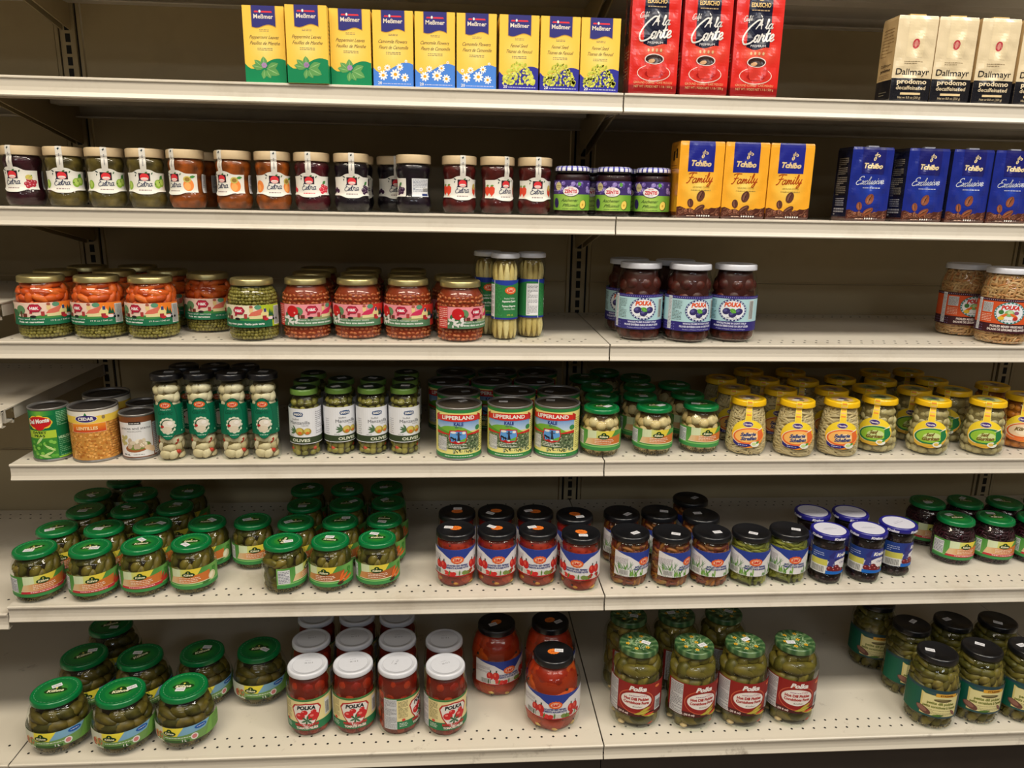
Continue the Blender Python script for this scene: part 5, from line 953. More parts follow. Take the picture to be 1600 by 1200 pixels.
def polka_art():
    A = Art(); A.rect(-8.2, 4.0, 8.2, 12.0, (146, 34, 30)); A.rect(-8.2, 4.0, 8.2, 5.2, (80, 26, 26), 1); A.ell(0, 7.7, 4.0, 3.0, (206, 96, 66), 2, 0, 32); A.ell(0, 7.7, 3.8, 2.8, (150, 34, 30), 3, 0, 32)
    A.ell(0, 7.9, 3.4, 2.0, (240, 232, 226), 4, 0, 30); A.txt('Polka', .2, 10.35, 1.05, (244, 236, 232), 6, 3.9, .3, .05)
    A.lines(-1.6, .6, 9.3, 8.9, 1, (170, 110, 140), 6, 3); A.txt('Cidre', 1.5, 9.0, .5, (206, 110, 130), 6, 1.5, .3); A.txt('Hot Dill Pickles', 0, 8.05, .62, (176, 40, 34), 6, 5.4, 0, .05); A.txt('Cornichons Forts', 0, 7.15, .62, (176, 40, 34), 6, 5.6, 0, .05); A.txt('Kosher', .3, 6.3, .4, (110, 110, 80), 6, 2.2, .5)
    for q in ((-.4, 4.6, 3.8, .42, 12), (1.2, 4.5, 3.4, .4, -6), (.6, 5.0, 3.0, .35, 28)): leaf(A, *q, (186, 170, 60), (226, 206, 110), 7)
    leaf(A, 1.6, 4.4, 2.8, .3, 8, (206, 60, 40), (230, 110, 80), 8); A.txt('1 L (35 fl oz)', -3.2, 4.35, .42, (236, 220, 216), 5, 3.2, 0, .04)
    A.rect(4.4, 5.0, 6.4, 8.4, (206, 208, 212), 3); A.bars(4.5, 5.2, 6.3, 7.6, 4); A.ell(4.9, 11, .7, .35, (226, 120, 70), 3, 0, 12); A.rect(-7.6, 4.2, -4.4, 11.8, (208, 208, 210), 3); A.lines(-7.5, -4.5, 11.6, 4.4, 20, (90, 86, 90), 4, 4, .35); return A
def polka_lid():
    A = Art(); r = random.Random(12)
    for k in range(46):
        a = r.uniform(0, 6.28); q = r.uniform(0, 3.2); u, v = q*math.cos(a), q*math.sin(a); rot = r.uniform(0, 180); A.ell(u, v, .75, .26, r.choice([(84, 124, 74), (58, 96, 58), (110, 146, 96)]), 1+k % 4, rot, 12); A.ell(u, v, .5, .08, (168, 190, 150), 5, rot, 8)
    for k in range(6):
        a = k*1.05+.3; q = 2.5 if k else .6; u, v = q*math.cos(a), q*math.sin(a)
        for j in range(5): A.ell(u+.25*math.cos(j*1.257), v+.25*math.sin(j*1.257), .26, .16, (232, 178, 50), 7, j*72, 8)
    A.t = [t for t in A.t if all(math.hypot(*p) < 3.75 for p in t[0])]
    return lid_mesh(4.3, 17.4, 18.7, lambda a, q, z: (48, 84, 48) if int(a*7) % 3 else (96, 124, 80), 'lid', A, .04)
cpk = contents(PP, 16.9, [(piece_long(5.6, 1.55, [(94, 86, 28), (112, 100, 38), (74, 70, 24), (124, 108, 46)], .6, .4, .06, .15), 2.2, 16.0, 3.4, 34, 2.3), (piece_round(.8, [(206, 180, 130), (180, 60, 30)], .5, .1), 1.0, 1.4, 6.5, 35, 1)], (56, 50, 22), .78)
proto('polka/', [('glass_jar', glass_mesh(PP), None, None), ('pickles', cpk, None, None), ('label', label_mesh(polka_art(), PP, .7), None, None), ('lid', polka_lid(), None, None)], (2.4, -.12))
DP = [(.01, .2), (4.0, 0), (4.8, .15), (5.25, 1.0), (5.35, 2.2), (5.35, 10.8), (5.25, 12.3), (4.9, 13.8), (4.3, 14.9), (4.05, 15.3), (4.0, 16.0)]
def dill_art():
    A = Art(); A.rect(-8.0, 3.4, 8.0, 10.2, lambda a, b: mixc((0, 92, 66), (60, 84, 92), min(1, max(0, (a+5)/4)))); A.rect(-8.0, 9.7, 8.0, 10.3, (40, 70, 80), 1)
    A.poly([(-3.4, 9.3), (-2.6, 8.9), (3.9, 8.9), (4.6, 9.3), (4.4, 3.9), (-3.3, 3.9)], (222, 206, 130), 3); A.poly([(-3.0, 8.8), (4.2, 8.8), (4.1, 3.9), (-3.0, 3.9)], (232, 222, 160), 4)
    A.poly([(-.6, 9.5), (3.9, 9.6), (3.9, 8.8), (-.6, 8.7)], (226, 170, 60), 6); A.txt('STREMEL', 1.7, 8.95, .35, (120, 70, 20), 8, 2.9, 0, .03)
    A.ell(1.0, 7.9, 1.9, .38, (96, 84, 50), 6, 2, 18); A.ell(.8, 8.0, 1.4, .15, (140, 128, 84), 7, 2, 12)
    A.txt('petite dill pickles', .7, 6.75, .62, (110, 120, 36), 6, 5.6, 0, .03); A.txt("petits cornichons à l'aneth", .6, 5.85, .62, (110, 120, 36), 6, 6.9, 0, .03); A.lines(-1.6, 3.6, 5.5, 4.3, 4, (150, 140, 100), 6, 3, .3)
    A.ell(-2.6, 4.9, 1.6, .75, (110, 70, 60), 7, -25, 18); A.ell(-2.9, 5.1, 1.1, .5, (150, 104, 88), 8, -25, 14); leaf(A, -1, 3.9, 2.6, .3, 8, (80, 120, 50), (130, 160, 80), 8); leaf(A, 4.3, 4.0, 2.2, .35, 130, (130, 84, 76), (160, 110, 96), 8)
    return A
cd = contents(DP, 15.2, [(seeds(), .45, 1.0, .5, 37, .3), (piece_long(3.8, 1.0, [(90, 84, 28), (108, 98, 38), (70, 68, 24), (120, 106, 46)], .5, .4, .08, .15), 1.6, 14.4, 2.4, 36, 1.6)], (50, 46, 22), .8)
proto('dill/', [('glass_jar', glass_mesh(DP), None, None), ('dill_pickles', cd, None, None), ('label', label_mesh(dill_art(), DP, .6), None, None), ('lid', lid_mesh(4.15, 15.6, 16.9, (20, 20, 23), 'lid', None, .04), None, None)], (2.4, -.12))

# ------------------------------------------------------------------ store shelving
BAY = 1.219
Z = {1: 1.4787, 2: 1.2497, 3: 0.9935, 4: 0.7412, 5: 0.4647, 6: .15}
D = {1: .4584, 2: .4438, 3: .4466, 4: .4508, 5: .5249, 6: .5952}
def link(name, me, parent=None, loc=(0, 0, 0), rz=0):
    o = bpy.data.objects.new(name, me); COL.objects.link(o); o.location = loc; o.rotation_euler = (0, 0, rz)
    if parent: o.parent = parent
    return o
def tag(o, label, cat, group=None):
    o['label'] = label; o['category'] = cat
    if group: o['group'] = group
    return o
def structure(name, mb, mat, loc=(0, 0, 0)):
    o = link(name, mb.mesh(name, mat), None, loc); o['kind'] = 'structure'; return o
g0 = lin((200, 200, 200))
def quad(mb, pts, mi=0): mb.add(pts, [(0, 1, 2, 3)], g0, False, mi)
b = MB(); b.box(-5, -9, -.1, 6, .6, 0, g0); structure('floor', b, M['floor'])
b = MB(); b.box(-5, -9, CEIL, 6, .6, CEIL+.1, g0)
structure('ceiling', b, M['ceil'])
b = MB(); b.box(-5, .5, 0, 6, .6, CEIL, g0); structure('wall_back', b, M['wall'])
b = MB(); b.box(-5.1, -9, 0, -5, .6, CEIL, g0); structure('wall_left', b, M['wall'])
b = MB(); b.box(6, -9, 0, 6.1, .6, CEIL, g0); structure('wall_right', b, M['wall'])
for i, (lx, ly, ll, lw, pw, lc) in enumerate(LIGHTS):
    b = MB(); x0, x1, y0, y1 = lx-ll/2-.04, lx+ll/2+.04, ly-lw/2-.04, ly+lw/2+.04
    b.box(x0, y0, CEIL-.075, x1, y1, CEIL, g0)
    tag(link('ceiling_light', b.mesh('light_housing', M['lamp'])), 'white fluorescent light fixture on the ceiling above the aisle', 'ceiling light', 'fluorescent ceiling lights')
def shelf(x0, x1, z, d, base=False, tilt=0):
    """deck, price rail, two brackets; the empty stands at the rear left corner of the deck"""
    L = x1-x0-.003; t = .0025
    root = link('shelf', None, None, (x0+.0015, 0, z)); mt = [M['base' if base else 'shelf'], M['dark']]
    b = MB(); b.box(0, -d+.002, -t, L, -.003, 0, g0)
    # folded edges and stiffening ribs under the deck
    b.box(0, -.006, -.03, L, -.003, -t, g0); b.box(0, -d+.012, -.028, L, -d+.016, -t, g0); b.box(0, -d+.016, -.028, L, -d+.04, -.025, g0)
    b.box(0, -d+.036, -.034, L, -d+.04, -.025, g0)
    b.box(.002, -d+.05, -.028, .004, -.006, -t, g0); b.box(L-.004, -d+.05, -.028, L-.002, -.006, -t, g0)
    for y in (-.30*d, -.62*d): b.box(.02, y-.02, -.014, L-.02, y+.02, -t, g0)
    b.box(0, -.03, -.030, L, -.006, -.027, g0)
    for ry, off in ((-d+.030, 0), (-d+.055, .5), (-.032, 0), (-.056, .5)):
        n = int((L-.03)/.0254)
        for k in range(n):
            cx = .02+(k+off)*.0254
            if cx > L-.01: continue
            b.add([(cx+.0027*math.cos(a), ry+.0027*math.sin(a), .00025) for a in [math.pi*j/4 for j in range(8)]], [tuple(range(8))], g0, False, 1)
            if ry > -.1 or base: continue
    deck = link('deck', b.mesh('deck', mt), root)
    # price rail: lip, concave face, lower lip
    b = MB(); pr = [(-d+.010, -.0002), (-d-.001, .0006), (-d-.0032, -.0008), (-d-.0034, -.0035), (-d-.0012, -.0048), (-d-.0004, -.009), (-d+.0000, -.018), (-d-.0008, -.025), (-d-.0026, -.0295), (-d-.0040, -.0325), (-d-.0030, -.0345), (-d+.001, -.0352), (-d+.010, -.0345), (-d+.010, -.0330), (-d+.0015, -.0332), (-d+.003, -.0060), (-d+.010, -.004)]
    n = len(pr); V = [(0, y, q) for y, q in pr]+[(L, y, q) for y, q in pr]
    b.add(V, [(i, (i+1) % n, (i+1) % n+n, i+n) for i in range(n)], g0, False)
    for s in (0, n): b.add([V[s+i] for i in range(n)], [tuple(range(n)) if s == 0 else tuple(reversed(range(n)))], g0, False)
    link('price_rail', b.mesh('price_rail', [M['base' if base else 'shelf']]), root)
    if not base:
        for xx, s in ((.006, 1), (L-.010, -1)):
            b = MB(); P = [(-d+.05, -.004), (-d+.05, -.014), (-.016, -.086), (-.004, -.088), (-.004, -.004)]; m = len(P)
            V = [(xx, y, q) for y, q in P]+[(xx+.0035, y, q) for y, q in P]
            b.add(V, [(i, (i+1) % m, (i+1) % m+m, i+m) for i in range(m)]+[tuple(range(m-1, -1, -1)), tuple(range(m, 2*m))], g0, False)
            link('bracket', b.mesh('bracket', M['panel']), root)
    return root
NAMES = {0: 'shelf above the coffee and tea, mostly seen from below', 1: 'top shelf', 2: 'second shelf', 3: 'third shelf', 4: 'fourth shelf', 5: 'fifth shelf', 6: 'bottom deck'}
on = {(-1, 1): 'beige metal shelf carrying the yellow tea boxes', (0, 1): 'beige metal shelf carrying the red and cream coffee packs', (-1, 2): 'beige metal shelf carrying the jam jars', (0, 2): 'beige metal shelf carrying the orange and blue coffee packs',
      (-1, 3): 'beige metal shelf carrying the carrot, pea and bean jars', (0, 3): 'beige metal shelf carrying the plum jars, mostly empty', (-1, 4): 'beige metal shelf carrying the cans, garlic and olives', (0, 4): 'beige metal shelf carrying the yellow-lidded jars',
      (-1, 5): 'beige metal shelf carrying the gherkin jars and red peppers', (0, 5): 'beige metal shelf carrying the blue and white lidded jars', (-1, 6): 'scuffed beige bottom deck carrying the squat pickle jars and tomatoes', (0, 6): 'scuffed beige bottom deck carrying the tall cucumber-lidded pickle jars',
      (-1, 0): 'beige shelf above the tea boxes, seen from below', (0, 0): 'beige shelf above the red coffee packs, seen from below'}
for bay in (-1, 0):
    for s in range(0, 7):
        z, d = (1.730, .45) if s == 0 else (Z[s], D[s])
        r = shelf(bay*BAY, (bay+1)*BAY, z, d, s == 6); tag(r, on[(bay, s)], 'shelf', 'beige gondola shelves')
# neighbouring bays, cut by the picture's edges
for z, d, tx in ((1.73, .45, 'beige shelf of the left neighbouring bay above the picture'), (1.4787, .4584, 'beige shelf end at the far left on the tea shelf level'), (1.245, .44, 'beige shelf end at the far left beside the jam'), (1.062, .44, 'grey-looking shelf end left of the carrot and pea jars'), (.852, .45, 'dusty shelf end left of the green pea can'), (.449, .525, 'beige shelf end at the far left, lower than the gherkin shelf')):
    r = shelf(-BAY-.75, -BAY, z, d); tag(r, tx, 'shelf', 'shelves of the left neighbouring bay')
r = shelf(-BAY-.75, -BAY, .15, .5952, True); tag(r, 'scuffed bottom deck of the left neighbouring bay', 'shelf', 'shelves of the left neighbouring bay')
for z, d in ((1.4787, .4584), (1.2497, .4438), (.9935, .4466), (.7412, .4508), (.4647, .5249), (.15, .5952)):
    r = shelf(BAY, BAY+.6, z, d, z < .2); tag(r, 'beige shelf continuing past the right picture edge', 'shelf', 'shelves of the right neighbouring bay')
# uprights with slots, standing on the bay lines
for x, tx in ((-BAY, 'slotted beige upright on the left, behind the peas can'), (0, 'slotted beige upright in the middle of the shelving'), (BAY, 'slotted beige upright at the right edge')):
    b = MB(); b.box(-.017, 0, -.0, .017, .03, 1.95, g0); b.box(-.030, .003, 0, -.0225, .02, 1.95, g0); b.box(.0225, .003, 0, .030, .02, 1.95, g0)
    b.box(-.0225, .008, 0, -.017, .02, 1.95, g0, 1); b.box(.017, .008, 0, .0225, .02, 1.95, g0, 1)
    for k in range(66):
        z = .2+k*.0254; b.box(-.0055, -.0006, z, .0055, .0, z+.0185, g0, 1)
    tag(link('shelf_upright', b.mesh('slotted_upright', [M['panel'], M['dark']]), None, (x, 0, .02)), tx, 'upright', 'slotted uprights')
for x0, x1, tx in ((-BAY-.75, -BAY, 'beige back panel of the left neighbouring bay'), (-BAY, 0, 'beige metal back panel behind the tea, jam and gherkin side'), (0, BAY, 'beige metal back panel behind the coffee and plum side'), (BAY, BAY+.6, 'beige back panel at the right picture edge')):
    L = x1-x0-.066; root = link('back_panel', None, None, (x0+.033, 0, 0)); tag(root, tx, 'back panel', 'gondola back panels')
    for k in range(4):
        z0 = .16+k*.457; b = MB(); b.box(0, .006, z0+.001, L, .010, z0+.456, g0); b.box(0, .004, z0+.001, L, .006, z0+.004, g0)
        link('panel_sheet', b.mesh('panel_sheet', M['panel']), root)
for x0, x1, tx in ((-BAY-.75, -BAY, 'dark kick plate under the left neighbouring bay'), (-BAY, 0, 'dark kick plate under the tomato side'), (0, BAY, 'dark brown kick plate under the tall pickle jars'), (BAY, BAY+.6, 'dark kick plate past the right edge')):
    b = MB(); b.box(.001, -.575, 0, x1-x0-.001, -.565, .112, g0); b.box(.001, -.565, 0, x1-x0-.001, -.01, .01, g0)
    tag(link('kick_plate', b.mesh('kick_plate', M['kick']), None, (x0, 0, 0)), tx, 'kick plate', 'kick plates')
# kind, variety, shelf, x, y (m), turn (deg), name, label, category, group
ITEMS = [
 ('tea', 'mint', 1, -0.664, -0.4164, -0.5, 'tea_box', 'yellow tea box with mint leaves on green base, leftmost', 'tea box', 'herbal tea boxes on the top shelf'),
 ('tea', 'mint', 1, -0.5845, -0.4334, -0.8, 'tea_box', 'yellow tea box with mint leaves on green base, middle', 'tea box', 'herbal tea boxes on the top shelf'),
 ('tea', 'mint', 1, -0.5095, -0.4164, -0.2, 'tea_box', 'yellow tea box with mint leaves on green base, rightmost', 'tea box', 'herbal tea boxes on the top shelf'),
 ('tea', 'camomile', 1, -0.432, -0.4164, -0.7, 'tea_box', 'yellow tea box with daisies on blue base, leftmost', 'tea box', 'herbal tea boxes on the top shelf'),
 ('tea', 'camomile', 1, -0.355, -0.4164, -0.9, 'tea_box', 'yellow tea box with daisies on blue base, middle', 'tea box', 'herbal tea boxes on the top shelf'),
 ('tea', 'camomile', 1, -0.2785, -0.4164, -0.2, 'tea_box', 'yellow tea box with daisies on blue base, rightmost', 'tea box', 'herbal tea boxes on the top shelf'),
 ('tea', 'fennel', 1, -0.2, -0.4164, 0.8, 'tea_box', 'yellow tea box with fennel blossom on navy base, leftmost', 'tea box', 'herbal tea boxes on the top shelf'),
 ('tea', 'fennel', 1, -0.123, -0.4164, 0.6, 'tea_box', 'yellow tea box with fennel blossom on navy base, middle', 'tea box', 'herbal tea boxes on the top shelf'),
 ('tea', 'fennel', 1, -0.047, -0.4164, 0.5, 'tea_box', 'yellow tea box with fennel blossom on navy base, rightmost', 'tea box', 'herbal tea boxes on the top shelf'),
 ('edu', '', 1, 0.057, -0.4164, -0.6, 'coffee_pack', 'tall red foil coffee pack with cup, on top shelf, front row, leftmost', 'coffee', 'red coffee packs on the top shelf'),
 ('edu', '', 1, 0.156, -0.4164, 0.1, 'coffee_pack', 'tall red foil coffee pack with cup, on top shelf, front row, middle', 'coffee', 'red coffee packs on the top shelf'),
 ('edu', '', 1, 0.255, -0.4164, -0.4, 'coffee_pack', 'tall red foil coffee pack with cup, on top shelf, front row, rightmost', 'coffee', 'red coffee packs on the top shelf'),
 ('edu', '', 1, 0.074, -0.3504, 0.0, 'coffee_pack', 'tall red foil coffee pack with cup, on top shelf, second row', 'coffee', 'red coffee packs on the top shelf'),
 ('dall', '', 1, 0.567, -0.4194, -0.7, 'coffee_pack', 'cream and black coffee pack on top shelf, front row, leftmost', 'coffee', 'cream and black coffee packs'),
 ('dall', '', 1, 0.6485, -0.4194, -0.8, 'coffee_pack', 'cream and black coffee pack on top shelf, front row, second from left', 'coffee', 'cream and black coffee packs'),
 ('dall', '', 1, 0.7345, -0.4194, -0.6, 'coffee_pack', 'cream and black coffee pack on top shelf, front row, third from left', 'coffee', 'cream and black coffee packs'),
 ('dall', '', 1, 0.8195, -0.4194, 0.9, 'coffee_pack', 'cream and black coffee pack on top shelf, front row, rightmost', 'coffee', 'cream and black coffee packs'),
 ('dall', '', 1, 0.6025, -0.3614, 0.0, 'coffee_pack', 'cream and black coffee pack on top shelf, second row', 'coffee', 'cream and black coffee packs'),
 ('dall', '', 1, 0.6375, -0.3034, 0.0, 'coffee_pack', 'cream and black coffee pack on top shelf, third row', 'coffee', 'cream and black coffee packs'),
 ('jam', 'cherry', 2, -1.1535, -0.3773, -9.6, 'jam_jar', 'jar of dark cherry jam with beige lid', 'jam jar', 'jam jars with beige lids'),
 ('jam', 'goose', 2, -1.0754, -0.3773, 13.1, 'jam_jar', 'jar of green gooseberry jam with beige lid, leftmost', 'jam jar', 'jam jars with beige lids'),
 ('jam', 'goose', 2, -0.999, -0.3773, 21.8, 'jam_jar', 'jar of green gooseberry jam with beige lid, middle', 'jam jar', 'jam jars with beige lids'),
 ('jam', 'goose', 2, -0.9226, -0.3773, 13.4, 'jam_jar', 'jar of green gooseberry jam with beige lid, rightmost', 'jam jar', 'jam jars with beige lids'),
 ('jam', 'apricot', 2, -0.8462, -0.3773, -26.0, 'jam_jar', 'jar of orange apricot jam with beige lid, front row, leftmost', 'jam jar', 'jam jars with beige lids'),
 ('jam', 'apricot', 2, -0.8455, -0.2993, -43.9, 'jam_jar', 'jar of orange apricot jam with beige lid, second row', 'jam jar', 'jam jars with beige lids'),
 ('jam', 'apricot', 2, -0.7554, -0.3773, -29.1, 'jam_jar', 'jar of orange apricot jam with beige lid, front row, middle', 'jam jar', 'jam jars with beige lids'),
 ('jam', 'apricot', 2, -0.679, -0.3773, 17.3, 'jam_jar', 'jar of orange apricot jam with beige lid, front row, rightmost', 'jam jar', 'jam jars with beige lids'),
 ('jam', 'currant', 2, -0.6026, -0.3773, -1.4, 'jam_jar', 'jar of red currant jam with beige lid', 'jam jar', 'jam jars with beige lids'),
 ('jam', 'black', 2, -0.525, -0.3773, 7.9, 'jam_jar', 'jar of black currant jam with beige lid, front row, leftmost', 'jam jar', 'jam jars with beige lids'),
 ('jam', 'black', 2, -0.5247, -0.2993, 37.5, 'jam_jar', 'jar of black currant jam with beige lid, second row, leftmost', 'jam jar', 'jam jars with beige lids'),
 ('jam', 'black', 2, -0.4483, -0.2993, 14.8, 'jam_jar', 'jar of black currant jam with beige lid, second row, rightmost', 'jam jar', 'jam jars with beige lids'),
 ('jam', 'black', 2, -0.402, -0.3773, -104.6, 'jam_jar', 'jar of black currant jam with beige lid, front row, rightmost', 'jam jar', 'jam jars with beige lids'),
 ('jam', 'straw', 2, -0.3103, -0.3773, 12.0, 'jam_jar', 'jar of red strawberry jam with beige lid, leftmost', 'jam jar', 'jam jars with beige lids'),
 ('jam', 'straw', 2, -0.2339, -0.3773, 31.2, 'jam_jar', 'jar of red strawberry jam with beige lid, middle', 'jam jar', 'jam jars with beige lids'),
 ('jam', 'straw', 2, -0.1575, -0.377, 6.4, 'jam_jar', 'jar of red strawberry jam with beige lid, rightmost', 'jam jar', 'jam jars with beige lids'),
 ('zentis', '', 2, -0.0813, -0.3826, -13.3, 'plum_jam_jar', 'plum jam jar with blue and white gingham lid, front row, leftmost', 'jam jar', 'plum jam jars with gingham lids'),
 ('zentis', '', 2, 0.0045, -0.3823, -16.4, 'plum_jam_jar', 'plum jam jar with blue and white gingham lid, front row, middle', 'jam jar', 'plum jam jars with gingham lids'),
 ('zentis', '', 2, 0.085, -0.3823, -19.2, 'plum_jam_jar', 'plum jam jar with blue and white gingham lid, front row, rightmost', 'jam jar', 'plum jam jars with gingham lids'),
 ('zentis', '', 2, -0.025, -0.3053, -15.9, 'plum_jam_jar', 'plum jam jar with blue and white gingham lid, second row, leftmost', 'jam jar', 'plum jam jars with gingham lids'),
 ('zentis', '', 2, 0.0514, -0.3053, -18.5, 'plum_jam_jar', 'plum jam jar with blue and white gingham lid, second row, rightmost', 'jam jar', 'plum jam jars with gingham lids'),
 ('fam', '', 2, 0.1685, -0.4008, 0.5, 'coffee_pack', 'orange coffee pack with blue top panel, leftmost', 'coffee', 'orange coffee packs on second shelf'),
 ('fam', '', 2, 0.26, -0.4008, 0.5, 'coffee_pack', 'orange coffee pack with blue top panel, middle', 'coffee', 'orange coffee packs on second shelf'),
 ('fam', '', 2, 0.352, -0.4008, 0.5, 'coffee_pack', 'orange coffee pack with blue top panel, rightmost', 'coffee', 'orange coffee packs on second shelf'),
 ('excl', '', 2, 0.5195, -0.4008, 2.0, 'coffee_pack', 'royal blue foil coffee pack with brown beans, front row, leftmost', 'coffee', 'royal blue coffee packs on second shelf'),
 ('excl', '', 2, 0.6375, -0.4008, 2.0, 'coffee_pack', 'royal blue foil coffee pack with brown beans, front row, second from left', 'coffee', 'royal blue coffee packs on second shelf'),
 ('excl', '', 2, 0.7314, -0.4008, 2.0, 'coffee_pack', 'royal blue foil coffee pack with brown beans, front row, third from left', 'coffee', 'royal blue coffee packs on second shelf'),
 ('excl', '', 2, 0.8206, -0.4008, 2.0, 'coffee_pack', 'royal blue foil coffee pack with brown beans, front row, rightmost', 'coffee', 'royal blue coffee packs on second shelf'),
 ('excl', '', 2, 0.5535, -0.3388, 2.0, 'coffee_pack', 'royal blue foil coffee pack with brown beans, second row, leftmost', 'coffee', 'royal blue coffee packs on second shelf'),
 ('excl', '', 2, 0.676, -0.3388, 2.0, 'coffee_pack', 'royal blue foil coffee pack with brown beans, second row, rightmost', 'coffee', 'royal blue coffee packs on second shelf'),
 ('carrot_pea', '', 3, -1.1463, -0.3815, 10.3, 'vegetable_jar', 'carrot and pea jar with gold lid, front row, leftmost', 'vegetable jar', 'carrot and pea jars on third shelf'),
 ('carrot_pea', '', 3, -1.041, -0.3758, -22.9, 'vegetable_jar', 'carrot and pea jar with gold lid, front row, middle', 'vegetable jar', 'carrot and pea jars on third shelf'),
 ('carrot_pea', '', 3, -0.9356, -0.3766, -15.1, 'vegetable_jar', 'carrot and pea jar with gold lid, front row, rightmost', 'vegetable jar', 'carrot and pea jars on third shelf'),
 ('carrot_pea', '', 3, -1.1722, -0.2737, 7.4, 'vegetable_jar', 'carrot and pea jar with gold lid, second row, leftmost', 'vegetable jar', 'carrot and pea jars on third shelf'),
 ('carrot_pea', '', 3, -1.0541, -0.2658, 4.0, 'vegetable_jar', 'carrot and pea jar with gold lid, second row, second from left', 'vegetable jar', 'carrot and pea jars on third shelf'),
 ('carrot_pea', '', 3, -0.952, -0.2372, 0.7, 'vegetable_jar', 'carrot and pea jar with gold lid, second row, third from left', 'vegetable jar', 'carrot and pea jars on third shelf'),
 ('carrot_pea', '', 3, -0.8473, -0.2979, 3.2, 'vegetable_jar', 'carrot and pea jar with gold lid, second row, rightmost', 'vegetable jar', 'carrot and pea jars on third shelf'),
 ('carrot_pea', '', 3, -1.1542, -0.1699, 15.5, 'vegetable_jar', 'carrot and pea jar with gold lid, third row, leftmost', 'vegetable jar', 'carrot and pea jars on third shelf'),
 ('carrot_pea', '', 3, -1.0501, -0.1536, 12.5, 'vegetable_jar', 'carrot and pea jar with gold lid, third row, rightmost', 'vegetable jar', 'carrot and pea jars on third shelf'),
 ('pea_jar', '', 3, -0.7301, -0.3921, -15.8, 'pea_jar', 'jar of green peas with gold lid beside the bean jars', 'vegetable jar', 'jar of peas'),
 ('bean_jar', '', 3, -0.6272, -0.3718, 24.5, 'bean_jar', 'jar of baked beans in tomato sauce, gold lid, front row, leftmost', 'vegetable jar', 'baked bean jars on third shelf'),
 ('bean_jar', '', 3, -0.5219, -0.3678, -4.3, 'bean_jar', 'jar of baked beans in tomato sauce, gold lid, front row, second from left', 'vegetable jar', 'baked bean jars on third shelf'),
 ('bean_jar', '', 3, -0.4166, -0.3715, -11.1, 'bean_jar', 'jar of baked beans in tomato sauce, gold lid, front row, third from left', 'vegetable jar', 'baked bean jars on third shelf'),
 ('bean_jar', '', 3, -0.3081, -0.3916, 41.0, 'bean_jar', 'jar of baked beans in tomato sauce, gold lid, front row, rightmost', 'vegetable jar', 'baked bean jars on third shelf'),
 ('bean_jar', '', 3, -0.6366, -0.2537, 11.0, 'bean_jar', 'jar of baked beans in tomato sauce, gold lid, second row, leftmost', 'vegetable jar', 'baked bean jars on third shelf'),
 ('bean_jar', '', 3, -0.5313, -0.2563, 7.5, 'bean_jar', 'jar of baked beans in tomato sauce, gold lid, second row, second from left', 'vegetable jar', 'baked bean jars on third shelf'),
 ('bean_jar', '', 3, -0.4262, -0.2651, 4.0, 'bean_jar', 'jar of baked beans in tomato sauce, gold lid, second row, third from left', 'vegetable jar', 'baked bean jars on third shelf'),
 ('bean_jar', '', 3, -0.3232, -0.2873, 10.5, 'bean_jar', 'jar of baked beans in tomato sauce, gold lid, second row, rightmost', 'vegetable jar', 'baked bean jars on third shelf'),
 ('bean_jar', '', 3, -0.6402, -0.1483, 10.5, 'bean_jar', 'jar of baked beans in tomato sauce, gold lid, third row, leftmost', 'vegetable jar', 'baked bean jars on third shelf'),
 ('bean_jar', '', 3, -0.5348, -0.1509, 7.2, 'bean_jar', 'jar of baked beans in tomato sauce, gold lid, third row, middle', 'vegetable jar', 'baked bean jars on third shelf'),
 ('bean_jar', '', 3, -0.4298, -0.1598, 3.9, 'bean_jar', 'jar of baked beans in tomato sauce, gold lid, third row, rightmost', 'vegetable jar', 'baked bean jars on third shelf'),
 ('asparagus', '', 3, -0.2152, -0.3854, 4.5, 'asparagus_jar', 'tall jar of white asparagus with white lid, front row, leftmost', 'vegetable jar', 'white asparagus jars'),
 ('asparagus', '', 3, -0.1576, -0.3566, 84.5, 'asparagus_jar', 'tall jar of white asparagus with white lid, front row, rightmost', 'vegetable jar', 'white asparagus jars'),
 ('asparagus', '', 3, -0.2494, -0.3303, -12.1, 'asparagus_jar', 'tall jar of white asparagus with white lid, second row', 'vegetable jar', 'white asparagus jars'),
 ('plum', '', 3, 0.0749, -0.3689, -5.8, 'plum_jar', 'jar of whole plums in syrup with white lid, front row, leftmost', 'fruit jar', 'plum jars on third shelf'),
 ('plum', '', 3, 0.1754, -0.3895, 7.6, 'plum_jar', 'jar of whole plums in syrup with white lid, front row, middle', 'fruit jar', 'plum jars on third shelf'),
 ('plum', '', 3, 0.2765, -0.3807, -23.6, 'plum_jar', 'jar of whole plums in syrup with white lid, front row, rightmost', 'fruit jar', 'plum jars on third shelf'),
 ('plum', '', 3, 0.0727, -0.2659, -32.9, 'plum_jar', 'jar of whole plums in syrup with white lid, second row, leftmost', 'fruit jar', 'plum jars on third shelf'),
 ('plum', '', 3, 0.1716, -0.2882, -36.3, 'plum_jar', 'jar of whole plums in syrup with white lid, second row, rightmost', 'fruit jar', 'plum jars on third shelf'),
 ('mixed_veg', '', 3, 0.8835, -0.3906, -27.6, 'salad_jar', 'jar of mixed vegetable salad with white lid, front row', 'vegetable jar', 'mixed vegetable salad jars'),
 ('mixed_veg', '', 3, 0.8597, -0.2859, -10.3, 'salad_jar', 'jar of mixed vegetable salad with white lid, second row', 'vegetable jar', 'mixed vegetable salad jars'),
 ('can_pea', '', 4, -1.1545, -0.4017, 8.8, 'pea_can', 'green can of sweet peas at the left shelf end', 'can', ''),
 ('can_chickpea', '', 4, -1.0666, -0.3998, 14.2, 'lentil_can', 'can of lentils with yellow and white label, front row', 'can', 'large lentil cans'),
